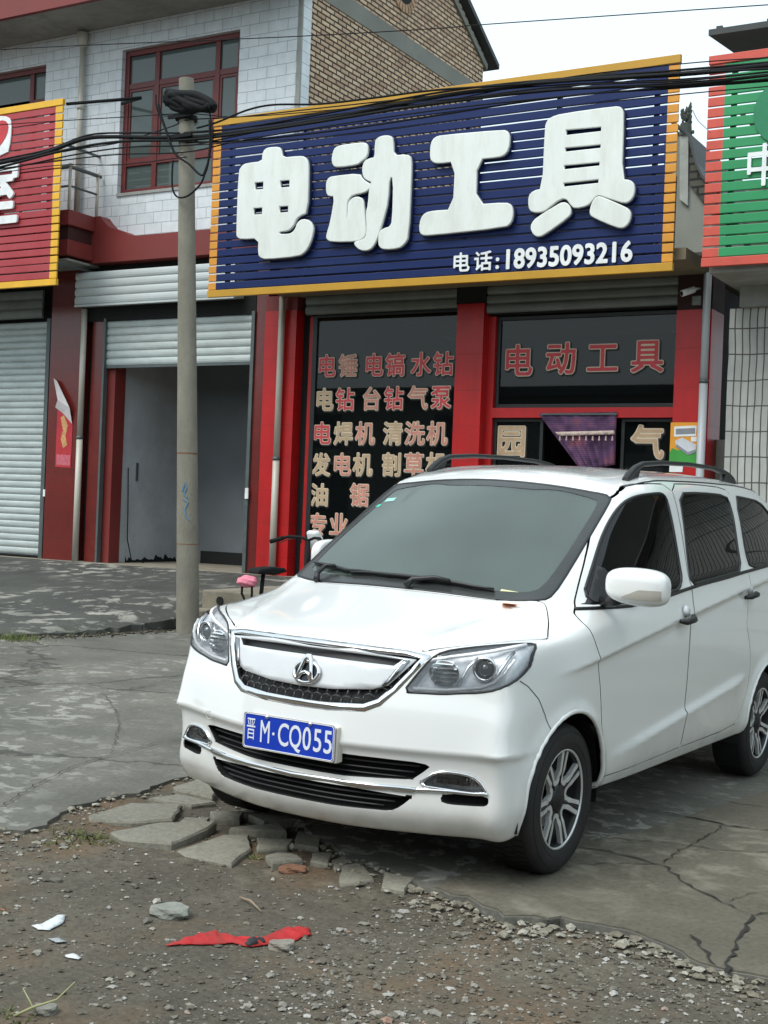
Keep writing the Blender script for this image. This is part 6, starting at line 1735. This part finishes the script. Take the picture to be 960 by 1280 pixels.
for k, P in enumerate(FR):
    q = [Vector(GP(*p)) for p in P]; c = sum(q, Vector((0, 0))) / len(q)
    q = [c + (p - c) * (.97) for p in q]; q2 = jag(q + [q[0]], .006, .055, 40 + k)[:-1]
    rr = random.Random(k); tx, ty = rr.uniform(-.05, .05), rr.uniform(-.05, .05); z0 = rr.uniform(-.012, .012)
    mb = MB(); n = len(q2); zt = lambda p: gz(c.x, c.y) + z0 + (p.x - c.x) * tx + (p.y - c.y) * ty
    inn = [c + (p - c) * .95 for p in q2]
    mb.add([(p.x, p.y, zt(p) - .10) for p in q2] + [(p.x, p.y, zt(p) - .008) for p in q2] + [(p.x, p.y, zt(p) + rr.uniform(-.002, .003)) for p in inn], [(i, (i + 1) % n, n + (i + 1) % n, n + i) for i in range(n)] + [(n + i, n + (i + 1) % n, 2 * n + (i + 1) % n, 2 * n + i) for i in range(n)] + [tuple(range(2 * n, 3 * n))])
    o = mb.build('slab_fragment', M['frag']); tag(o, FLAB[k] or 'small broken piece of concrete pavement lying loose in front of the car', 'concrete piece', 'broken pieces of the pavement')
# gravel: thousands of stones nobody could count
def stones(name, pts, cols, seed, m):
    r = np.random.default_rng(seed); mb_v = []; mb_f = []; 
    base = np.array([(1, 0, 0), (-1, 0, 0), (0, 1, 0), (0, -1, 0), (0, 0, 1), (0, 0, -1), (.6, .6, .5), (-.6, .6, .5), (-.6, -.6, .5), (.6, -.6, .5)], float)
    tri = [(4, 6, 7), (4, 7, 8), (4, 8, 9), (4, 9, 6), (0, 2, 6), (2, 7, 6), (2, 1, 7), (1, 8, 7), (1, 3, 8), (3, 9, 8), (3, 0, 9), (0, 6, 9), (2, 0, 5), (1, 2, 5), (3, 1, 5), (0, 3, 5)]
    for (x, y, z, s) in pts:
        a = r.uniform(0, 6.28); sc = np.array([s * r.uniform(.7, 1.5), s * r.uniform(.6, 1.1), s * r.uniform(.35, .8)])
        v = base * r.uniform(.7, 1.15, (10, 1)) * sc; c, s_ = math.cos(a), math.sin(a)
        v = np.stack([v[:, 0] * c - v[:, 1] * s_ + x, v[:, 0] * s_ + v[:, 1] * c + y, v[:, 2] + z + sc[2] * .2], 1)
        b = len(mb_v); mb_v += v.tolist(); mb_f += [(b + i, b + j, b + k) for i, j, k in tri]
    me = bpy.data.meshes.new(name); me.from_pydata(mb_v, [], mb_f); me.materials.append(m); me.update()
    o = bpy.data.objects.new(name, me); link(o); return o
def stone_mat(name, cols):
    m, nt, b = new_mat(name); tc = N(nt, 'ShaderNodeNewGeometry'); r = ramp(nt, tc.outputs['Random Per Island'], cols)
    n = N(nt, 'ShaderNodeTexNoise', Scale=80.0, Detail=4.0); t2 = N(nt, 'ShaderNodeTexCoord'); nt.links.new(t2.outputs['Object'], n.inputs['Vector'])
    r2 = ramp(nt, n.outputs['Fac'], [(.3, (.7,) * 3), (.7, (1.1,) * 3)])
    nt.links.new(mixc(nt, 1.0, r.outputs[0], r2.outputs[0], 'MULTIPLY'), b.inputs['Base Color']); b.inputs['Roughness'].default_value = .9; return m
sm = stone_mat('gravel_mix', [(0, g3(78, 72, 61)), (.4, g3(98, 92, 80)), (.65, g3(118, 114, 104)), (.88, g3(142, 139, 130)), (.98, g3(176, 174, 168)), (1, g3(140, 100, 76))])
pts = []
cand = rng.uniform([-5.4, 2.3], [.2, 6.0], (90000, 2)); dd = sdf(cand, LOTP)
dens_n = np.array([mnoise.noise(Vector((a * 1.1, b * 1.1, 3.0))) + .8 * mnoise.noise(Vector((a * 4, b * 4, 1.0))) for a, b in cand])
for (x, y), d, q in zip(cand, dd, dens_n):
    if d < .01: continue
    keep = .12 + .55 * max(0, q)
    if x > -2.4: keep = .46 + .7 * max(0, q) + (.25 if d < .25 else 0)
    if rng.random() > keep: continue
    s = min(.024, .0026 + rng.exponential(.0034))
    pts.append((x, y, hgt(x, y), s))
tag(stones('gravel', pts, None, 5, sm), kind='stuff')
# rubble along the broken slab edge
pts = []
for i, p in enumerate(edge_j):
    if not (-4.6 < p.x < 0.2): continue
    for k in range(11 if p.x > -2.6 else 3):
        x, y = p.x + rng.uniform(-.05, .05), p.y - abs(rng.normal(0, .09)) + .03
        pts.append((x, y, hgt(x, y) + .006, rng.choice([.009, .014, .020, .028], p=[.4, .35, .18, .07])))
for k in range(60):
    x, y = rng.uniform(-4.3, -.6), rng.uniform(3.0, 4.6)
    if sdf(np.array([[x, y]]), LOTP)[0] > .03: pts.append((x, y, hgt(x, y), rng.uniform(.010, .022)))
tag(stones('rubble', pts, None, 6, stone_mat('rubble_mix', [(0, g3(108, 102, 88)), (.5, g3(134, 129, 114)), (.8, g3(152, 148, 136)), (1, g3(170, 166, 154))])), kind='stuff')
# litter
def rock(px, py, s, sq, label, col, seed):
    x, y = GP(px, py); bm = bmesh.new(); bmesh.ops.create_icosphere(bm, subdivisions=3, radius=1); r = random.Random(seed)
    ph = [r.uniform(0, 6) for _ in range(6)]
    for v in bm.verts:
        c = v.co; k = 1 + .18 * math.sin(3 * c.x + ph[0]) * math.sin(3 * c.y + ph[1]) + .10 * math.sin(7 * c.z + ph[2] + 5 * c.x)
        c = c * k; c.z = max(min(c.z, .55), -.5); c.x = max(min(c.x, .85), -.9)
        v.co = Vector((c.x * s * sq, c.y * s * .8, c.z * s * .6))
    me = bpy.data.meshes.new('stone'); bm.to_mesh(me); bm.free(); me.materials.append(col); o = bpy.data.objects.new('stone', me); link(o); o.location = (x, y, hgt(x, y) + s * .22); o.rotation_euler = (0, 0, .52)
    tag(o, label, 'stone'); return o
rock(213, 1138, .062, 1.25, 'grey angular stone lying in the dirt left of the red cloth', mat('stone_grey', srgb(128, 130, 122), rough=.95, var=.2, scale=30, bump=.5), 1)
rock(352, 1178, .044, 1.1, 'pale stone holding down the right half of the red cloth', mat('stone_pale', srgb(130, 124, 114), rough=.95, var=.2, scale=30, bump=.5), 2)
rock(57, 1256, .036, 1.0, 'round grey stone at the bottom left of the dirt near the dry stalk', mat('stone_round', srgb(122, 120, 112), rough=.95, var=.2, scale=30, bump=.5), 3)
rock(70, 1096, .022, 1.2, 'small dark stone in the dirt above the white plastic scrap', mat('stone_dark', srgb(96, 94, 84), rough=.95, var=.2, scale=30), 4)
rock(366, 1084, .045, 1.4, 'reddish brown stone among the slab fragments in front of the bumper', mat('stone_brown', srgb(124, 88, 68), rough=.95, var=.25, scale=30, bump=.4), 5)
def cloth(pts, m, label, cat, name, hump=.015, lift=.006, seed=1):
    P = [GP(*p) for p in pts]; poly = jag(P + [P[0]], .003, .012, seed)[:-1]; poly = [tuple(p) for p in poly]
    V2 = [Vector(p) for p in poly]; nb = len(V2)
    gp = np.array([(a, b) for a in np.arange(min(p[0] for p in poly), max(p[0] for p in poly), .014) for b in np.arange(min(p[1] for p in poly), max(p[1] for p in poly), .014)])
    d = sdf(gp, poly); V2 += [Vector(p) for p in gp[d < -.005]]
    vo, _, fo = delaunay_2d_cdt(V2, [(i, (i + 1) % nb) for i in range(nb)], [], 0, 1e-6)[:3]
    cs = np.array([((vo[f[0]][0] + vo[f[1]][0] + vo[f[2]][0]) / 3, (vo[f[0]][1] + vo[f[1]][1] + vo[f[2]][1]) / 3) for f in fo]); ins = sdf(cs, poly) < 0
    dv = -sdf(np.array([(p[0], p[1]) for p in vo]), poly)
    mb = MB(); mb.add([(p[0], p[1], hgt(p[0], p[1]) + lift + hump * min(1, max(0, e) / .02) * (.7 + 1.3 * mnoise.noise(Vector((p[0] * 22, p[1] * 60, 0))) + .5 * mnoise.noise(Vector((p[0] * 70, p[1] * 120, 5))))) for p, e in zip(vo, dv)], [tuple(f) for f, k in zip(fo, ins) if k])
    o = mb.build(name, m, smooth=True); s = o.modifiers.new('t', 'SOLIDIFY'); s.thickness = .0015; tag(o, label, cat); return o
redc = mat('red_cloth', srgb(172, 28, 30), rough=.7, var=.2, scale=20, dirt=srgb(96, 60, 48), dirt_amt=.5, dirt_scale=8)
rcl = cloth([(206, 1176), (228, 1170), (268, 1160), (290, 1166), (325, 1166), (350, 1158), (387, 1155), (389, 1164), (365, 1171), (335, 1174), (315, 1178), (290, 1174), (262, 1176)], redc, 'torn strip of red cloth lying crumpled in the dirt', 'cloth', 'red_cloth', .013)
o_ = cloth([(298, 1173), (318, 1168), (336, 1168), (332, 1173), (312, 1178)], mat('cloth_print', (.02, .02, .02, 1), rough=.7), None, None, 'cloth_print', .013, .011)
o_.parent = rcl
wp = mat('white_plastic', srgb(200, 205, 205), rough=.5, var=.1, scale=20)
cloth([(40, 1152), (58, 1148), (72, 1142), (83, 1141), (78, 1150), (62, 1157), (48, 1156)], wp, 'crumpled white plastic scrap on the dirt at the left, largest of the pale scraps', 'litter', 'plastic_scrap', .012, seed=2)
cloth([(81, 1188), (92, 1186), (103, 1192), (98, 1194), (85, 1192)], wp, 'small white scrap below the larger plastic scrap near the left edge', 'litter', 'plastic_scrap', .008, seed=3)
cloth([(60, 1166), (74, 1166), (84, 1172), (70, 1172)], mat('grey_plastic', srgb(150, 156, 158), rough=.5), 'thin greyish scrap between the two white scraps on the dirt', 'litter', 'plastic_scrap', .006, seed=4)
x, y = GP(300, 1118); x2, y2 = GP(327, 1134)
mb = MB(); mb.tube([(x, y, hgt(x, y) + .012), ((x + x2) / 2, (y + y2) / 2, hgt(x, y) + .02), (x2, y2, hgt(x2, y2) + .012)], [.004, .005, .003], 6); tag(mb.build('stick', mat('dry_wood', srgb(140, 124, 104), rough=.9), smooth=True), 'dry pale stick lying in the dirt below the slab fragments', 'stick')
# weeds
gm = stone_mat('weed_green', [(0, g3(58, 76, 30)), (.5, g3(84, 100, 44)), (.8, g3(104, 110, 62)), (1, g3(140, 132, 90))])
def weeds(px, py, n, rad, hh, label):
    cx, cy = GP(px, py); mb = MB(); r = random.Random(px)
    for k in range(n):
        a, q = r.uniform(0, 6.28), rad * math.sqrt(r.random()); x, y = cx + q * math.cos(a) * 1.6, cy + q * math.sin(a) * .7
        z = gz(x, y) - .035; h = hh * r.uniform(.2, 1.0) * (1 - .5 * q / rad); dx, dy = r.uniform(-1, 1) * h * 1.5, r.uniform(-1, 1) * h * 1.5; w_ = r.uniform(.0015, .0035); b = r.uniform(0, 3.1)
        wx, wy = w_ * math.cos(b), w_ * math.sin(b)
        mb.add([(x - wx, y - wy, z), (x + wx, y + wy, z), (x + dx * .4 + wx, y + dy * .4 + wy, z + h * .7), (x + dx * .4 - wx, y + dy * .4 - wy, z + h * .7), (x + dx, y + dy, z + h)], [(0, 1, 2, 3), (3, 2, 4)])
    tag(mb.build('weeds', gm, recalc=False), kind='stuff')
weeds(100, 1038, 420, .13, .045, ''); weeds(165, 1012, 120, .06, .03, ''); weeds(75, 1048, 120, .08, .03, ''); weeds(318, 1066, 60, .03, .05, ''); weeds(215, 1000, 90, .07, .02, ''); weeds(8, 1262, 60, .05, .06, '')
def weeds_at(cx, cy, n, rx, ry, hh, z0):
    mb = MB(); r = random.Random(n)
    for k in range(n):
        x, y = cx + r.gauss(0, rx), cy + r.gauss(0, ry); h = hh * r.uniform(.3, 1.1); dx, dy = r.uniform(-1, 1) * h, r.uniform(-1, 1) * h
        mb.add([(x - .004, y, z0(x)), (x + .004, y, z0(x)), (x + dx, y + dy, z0(x) + h)], [(0, 1, 2)])
    tag(mb.build('weeds', gm, recalc=False), kind='stuff')
c = GP(50, 791); weeds_at(c[0], c[1] + .12, 500, .18, .10, .07, lambda x: gz(x, 9))
c = GP(8, 800); weeds_at(c[0], c[1] + .1, 300, .12, .10, .07, lambda x: gz(x, 9))
# debris line at the foot of the ramp
pts = []
for p in jag(bl[:6], .0, .01, 3):
    for k in range(3):
        x, y = p.x + rng.normal(.03, .06), p.y + rng.normal(-.03, .10); pts.append((x, y, gz(x, y), rng.choice([.008, .014, .024], p=[.5, .35, .15])))
tag(stones('rubble', pts, None, 8, stone_mat('ramp_rubble', [(0, g3(50, 46, 38)), (.6, g3(74, 68, 56)), (1, g3(120, 112, 98))])), kind='stuff')
# dry stalk in the corner
x, y = GP(18, 1262)
mb = MB(); mb.tube([(x, y, hgt(x, y)), (x + .05, y + .02, hgt(x, y) + .03), (x + .10, y + .06, hgt(x, y) + .05), (x + .12, y + .11, hgt(x, y) + .09)], [.005, .004, .003, .002], 6); mb.tube([(x + .05, y + .02, hgt(x, y) + .03), (x - .02, y + .05, hgt(x, y) + .06)], [.003, .0015], 5)
tag(mb.build('dry_stalk', mat('stalk', srgb(150, 150, 110), rough=.9), smooth=True), 'pale dry weed stalk in the bottom left corner of the dirt', 'stalk')

# ------------------------------------------------------------------ the concrete pole
PX_, PY_ = -8.40, 10.70
pz = gz(PX_, PY_)
PO_ = thing('utility_pole', 'round concrete utility pole in front of the open doorway carrying black cables', 'pole', (0, 0, 0))
top = W(233, 99, PY_)
n_ = 14; q0 = Vector((PX_, PY_, pz - .1)); q1 = Vector((top.x, PY_, top.z))
mb = MB(); mb.tube([q0.lerp(q1, i / n_) for i in range(n_ + 1)], [.118 - .042 * i / n_ for i in range(n_ + 1)], 28); mb.build('pole_shaft', M['pole'], PO_, smooth=True, angle=50)
def ppt(z): t = (z - q0.z) / (q1.z - q0.z); return q0.lerp(q1, t), .118 - .042 * t
for z, w_ in ((W(235, 148, PY_).z, .022), (W(235, 173, PY_).z, .018)):
    c, r = ppt(z); mb = MB(); mb.tube([c - Vector((0, 0, w_)), c + Vector((0, 0, w_))], r + .035, 20); mb.box(c.x - .15, c.x + .15, c.y - r - .04, c.y - r - .015, z - .018, z + .018); mb.build('pole_clamp', M['black'], PO_)
for py, z_ in ((567, .008), (680, .004)):
    c, r = ppt(W(236, py, PY_).z); mb = MB(); mb.tube([c - Vector((0, 0, z_)), c + Vector((0, 0, z_))], r + .0015, 24); mb.build('rust_ring', mat('rust_mark', srgb(120, 84, 60), rough=.9), PO_)
# blue scrawl on the pole
bm_ = mat('blue_scrawl', srgb(84, 128, 158), rough=.8)
for k, P in enumerate(([(231, 603), (233, 610), (230, 617), (234, 622)], [(229, 624), (235, 628), (231, 636), (232, 644), (236, 650)], [(230, 606), (228, 614)])):
    L = []
    for a, b in P:
        d = wray(a, b); 
        # nearest hit of the shaft
        o = Vector((0, 0, 1.43)); c, r = ppt((o + d * (PY_ / d.y)).z)
        A = d.x ** 2 + d.y ** 2; B = -2 * (c.x * d.x + c.y * d.y); C_ = c.x ** 2 + c.y ** 2 - (r + .002) ** 2; D_ = B * B - 4 * A * C_
        t = (-B - math.sqrt(max(D_, 0))) / (2 * A); L.append(o + d * t)
    mb = MB(); mb.tube(L, .008, 5); mb.build('paint_mark', bm_, PO_)
# cable bundle stuck on top of the pole
def px_curve(pts, y, r, mb, sag=0.0, dy=None, seg=6):
    q = [W(a, b, y + (dy[i] if dy else 0)) for i, (a, b) in enumerate(pts)]
    d = []
    for i in range(len(q) - 1):
        p0 = q[max(i - 1, 0)]; p1, p2 = q[i], q[i + 1]; p3 = q[min(i + 2, len(q) - 1)]
        for k in range(seg):
            t = k / seg
            d.append(.5 * ((2 * p1) + (p2 - p0) * t + (2 * p0 - 5 * p1 + 4 * p2 - p3) * t * t + (3 * p1 - p0 - 3 * p2 + p3) * t ** 3))
    d.append(q[-1]); mb.tube(d, r, 6)
TG = thing('cable_junction', 'tangled black cable junction strapped to the top of the concrete pole', 'cable')
r = random.Random(4)
for k in range(14):
    mb = MB(); a = [(208 + r.uniform(-2, 6), 118 + r.uniform(-2, 12)), (220 + r.uniform(-4, 4), 124 + r.uniform(-6, 12)), (236 + r.uniform(-4, 4), 128 + r.uniform(-6, 10)), (252 + r.uniform(-4, 4), 130 + r.uniform(-6, 8)), (264 + r.uniform(-3, 4), 135 + r.uniform(-5, 4))]
    px_curve(a, PY_ - .12, r.uniform(.028, .05), mb, dy=[r.uniform(-.05, .03) for _ in a]); mb.build('cable_strand', M['black'], TG, smooth=True)
mb = MB(); px_curve([(215, 117), (228, 118), (245, 119), (262, 127), (267, 134)], PY_ - .15, .045, mb); mb.build('splice_box', M['black'], TG, smooth=True)
for P, rr_ in (([(198, 130), (201, 143), (210, 170), (219, 192), (236, 205), (254, 219), (262, 190), (262, 150)], .012), ([(216, 200), (215, 225), (217, 240), (224, 247), (236, 244), (250, 231), (256, 218)], .010), ([(195, 118), (196, 135), (206, 160), (218, 190)], .008), ([(262, 140), (265, 165), (262, 195), (254, 219)], .009)):
    mb = MB(); px_curve(P, PY_ - .14, rr_, mb); mb.build('loop_cable', M['black'], TG, smooth=True)
CAB = [('thick black cable bundle sweeping across both signs, lowest at the left edge', .021, [(-60, 219), (0, 204), (54, 192), (104, 174), (142, 171), (192, 172), (233, 171), (267, 169), (400, 150), (540, 122), (627, 110), (700, 101), (846, 93), (960, 82), (1010, 77)]),
       ('second black cable running just below the thick bundle', .014, [(-60, 222), (0, 209), (80, 188), (150, 177), (233, 175), (300, 167), (400, 152), (540, 130), (700, 112), (846, 106), (960, 94), (1010, 90)]),
       ('cable rising over the top edge of the blue signboard', .010, [(246, 160), (271, 153), (308, 138), (342, 131), (400, 130), (470, 122), (540, 113), (640, 106), (760, 98), (850, 92), (960, 86), (1010, 83)]),
       ('thin cable hanging lowest across the upstairs window', .007, [(-60, 222), (0, 211), (90, 199), (150, 193), (233, 190), (300, 176), (420, 156), (560, 136), (700, 121), (850, 108), (960, 99), (1010, 95)]),
       ('thin cable crossing the window just under the pole clamp', .006, [(-60, 206), (40, 196), (100, 186), (150, 178), (215, 158), (233, 150), (300, 146), (420, 133), (560, 118), (700, 106), (850, 99), (1010, 86)]),
       ('thin cable between the signs above the old house', .005, [(233, 182), (300, 178), (420, 170), (560, 152), (700, 134), (850, 118), (960, 108), (1010, 103)]),
       ('thin cable near the upper edge of the green signboard', .005, [(233, 165), (320, 158), (440, 140), (560, 125), (700, 98), (850, 80), (960, 72), (1010, 70)]),
       ('black cable sagging lowest across the blue signboard', .009, [(233, 178), (300, 176), (380, 168), (470, 156), (560, 142), (650, 128), (740, 117), (846, 110), (960, 101), (1010, 97)]),
       ('black cable following the top edge of the thick bundle', .010, [(-60, 216), (0, 200), (60, 187), (110, 169), (160, 166), (233, 166), (300, 160), (400, 143), (540, 117), (640, 104), (760, 94), (846, 88), (960, 78), (1010, 73)]),
       ('cable close beneath the second one, looping up at the pole', .008, [(-60, 225), (20, 209), (90, 194), (160, 184), (233, 182), (267, 176), (330, 163), (430, 147), (560, 126), (700, 108), (850, 101), (960, 90), (1010, 86)]),
       ('faint cable over the upper left wall', .005, [(-60, 160), (60, 152), (160, 146), (233, 142), (300, 146), (420, 137), (560, 124), (700, 112), (850, 103), (1010, 90)]),
       ('thin lower cable from the left sign to the pole', .005, [(-60, 226), (0, 216), (80, 206), (150, 206), (233, 196)])]
for lb, rr_, P in CAB:
    mb = MB(); px_curve(P, PY_ - .09 + random.uniform(-.03, .03), rr_, mb); tag(mb.build('cable', M['black'], smooth=True), lb, 'cable', 'cables across the shop fronts')
mb = MB(); px_curve([(-60, 66), (0, 62), (120, 56), (360, 46), (540, 36), (600, 31), (800, 17), (960, 6), (1010, 3)], 10.2, .0045, mb); tag(mb.build('cable', M['black'], smooth=True), 'single thin high wire crossing the gable and the sky', 'cable', 'cables across the shop fronts')
mb = MB(); px_curve([(866, 138), (872, 150), (880, 158), (889, 166)], 12.9, .004, mb); tag(mb.build('cable', M['steelgrey'], smooth=True), 'short slack wire drooping between the blue and green signboards', 'cable', 'cables across the shop fronts')
p = W(83, 130, 13.06); q = W(156, 129, YF); mb = MB(); mb.tube([p, Vector((p.x + .9, 13.5, p.z + .1)), Vector((-12.50, YF, q.z))], .022, 8); mb.build('support_rod', M['black'], LS, smooth=True)

# ------------------------------------------------------------------ electric bicycle behind the car
EBP = W(309, 727, 9.6)
EBO = Vector((EBP.x + .42 * .276, EBP.y + .42 * .96, gz(-7, 9)))
EB = thing('electric_bicycle', 'electric bicycle with white front shield and pink child seat parked behind the car', 'bicycle', tuple(EBO), math.radians(74))
EB.scale = (.92, .92, .92)
def T3(*a): return [Vector(p) for p in a]
for x, nm in ((-.50, 'wheel'), (.52, 'wheel')):
    mb = MB(); mb.tube([(x + .21 * math.cos(a), 0, .235 + .21 * math.sin(a)) for a in np.linspace(0, 2 * PI, 33)], .027, 8, caps=False); wq = mb.build(nm, M['rubber'], EB, smooth=True)
    mb = MB(); mb.tube([(x + .18 * math.cos(a), 0, .235 + .18 * math.sin(a)) for a in np.linspace(0, 2 * PI, 33)], .009, 6, caps=False)
    for k in range(7):
        a = 2 * PI * k / 7; mb.tube([(x, 0, .235), (x + .18 * math.cos(a), 0, .235 + .18 * math.sin(a))], .006, 5)
    mb.build('rim', M['alloy'], wq)
mb = MB(); mb.tube([(-.50, .03, .235), (-.30, .03, .34), (-.05, .03, .26), (.25, .03, .27), (.36, 0, .45), (.33, 0, 1.0)], .022, 8); mb.tube([(-.30, 0, .34), (-.26, 0, .82)], .02, 8); mb.tube([(.34, 0, .78), (.52, .05, .235)], .018, 8); mb.build('frame', M['black'], EB, smooth=True)
mb = MB(); mb.box(-.20, .22, -.10, .10, .27, .42); mb.build('battery_box', M['black'], EB, bevel=.02)
mb = MB(); sd_ = [(-.40, .80), (-.38, .85), (-.20, .87), (-.05, .86), (-.02, .82), (-.20, .79)]; mb.prism(sd_, -.09, .09, 0, lambda u, v, w_: (u, w_, v)); mb.build('saddle', M['black'], EB, bevel=.02)
mb = MB(); mb.tube([(.33, 0, .80), (.30, 0, 1.13)], .02, 8); mb.tube([(.30, 0, 1.13), (.29, -.10, 1.16), (.24, -.24, 1.16), (.15, -.34, 1.12)], .015, 8); mb.tube([(.30, 0, 1.13), (.29, .10, 1.16), (.24, .24, 1.16), (.15, .34, 1.12)], .015, 8)
hb = mb.build('handlebar', M['black'], EB, smooth=True)
for s in (1, -1):
    mb = MB(); mb.tube([(.21, s * .28, 1.145), (.11, s * .375, 1.10)], .022, 8); mb.build('grip', M['black'], hb, smooth=True)
    mb = MB(); mb.tube([(.27, s * .17, 1.15), (.25, s * .26, 1.13), (.20, s * .33, 1.09)], .006, 5); mb.build('brake_lever', M['steelgrey'], hb, smooth=True)
mb = MB(); shp = [(.32, 1.22), (.38, 1.24), (.44, 1.16), (.45, 1.04), (.40, 1.02), (.36, 1.10)]; mb.prism(shp, -.08, .08, 0, lambda u, v, w_: (u, w_, v)); mb.build('front_shield', M['white'], EB, bevel=.03)
cs_ = W(309, 727, 12.0)
CSx = None
pk_ = mat('pink_cushion', srgb(216, 128, 146), rough=.9, var=.25, scale=18, bump=.5)
loc = EB.matrix_world
rot = Matrix.Rotation(-math.radians(74), 3, 'Z'); lc = (rot @ (EBP - EBO)) / .92
bm = bmesh.new(); bmesh.ops.create_uvsphere(bm, u_segments=28, v_segments=18, radius=1)
for v in bm.verts:
    c = v.co; k = 1 + .07 * math.sin(6 * c.x + 1) * math.sin(5 * c.y) + .05 * math.sin(9 * c.z + 4 * c.x); v.co = Vector((c.x * .095 * k, c.y * .105 * k, c.z * .060 * k)) + lc
bm_obj(bm, 'child_seat', pk_, EB)
mb = MB()
for dx in (-.075, .075):
    mb.tube([lc + Vector((0, dx, -.04)), lc + Vector((0, dx * 1.05, -.12)), lc + Vector((.02, dx * .6, -.19)), lc + Vector((.10, 0, -.22))], .012, 7)
mb.build('seat_bracket', M['black'], EB, smooth=True)
mb = MB(); mb.tube([lc + Vector((-.02, .05, -.21)), Vector((-.30, .0, .42))], .012, 7); mb.build('rack', M['black'], EB, smooth=True)
# unseen houses added behind the viewer to darken what the shop windows mirror
AC = thing('reflection_houses', 'unseen low grey row of houses added behind the viewer for window reflections', 'house')
obox('wall', -46, 34, -19, -12, -.3, 5.4, mat('across_wall', srgb(112, 112, 106), rough=.9, var=.2, scale=.6), AC)
obox('roof', -47, 35, -19.5, -11.6, 5.4, 5.7, M['rooftile'], AC)
for k in range(14):
    obox('doorway', -44 + k * 5.6, -41.4 + k * 5.6, -12.02, -11.96, -.2, 2.7, M['void'], AC); obox('window', -43.6 + k * 5.6, -41.8 + k * 5.6, -12.02, -11.96, 3.6, 4.8, M['void'], AC); obox('awning', -44.6 + k * 5.6, -41 + k * 5.6, -12.0, -11.3, 3.0, 3.1, M['white'], AC)
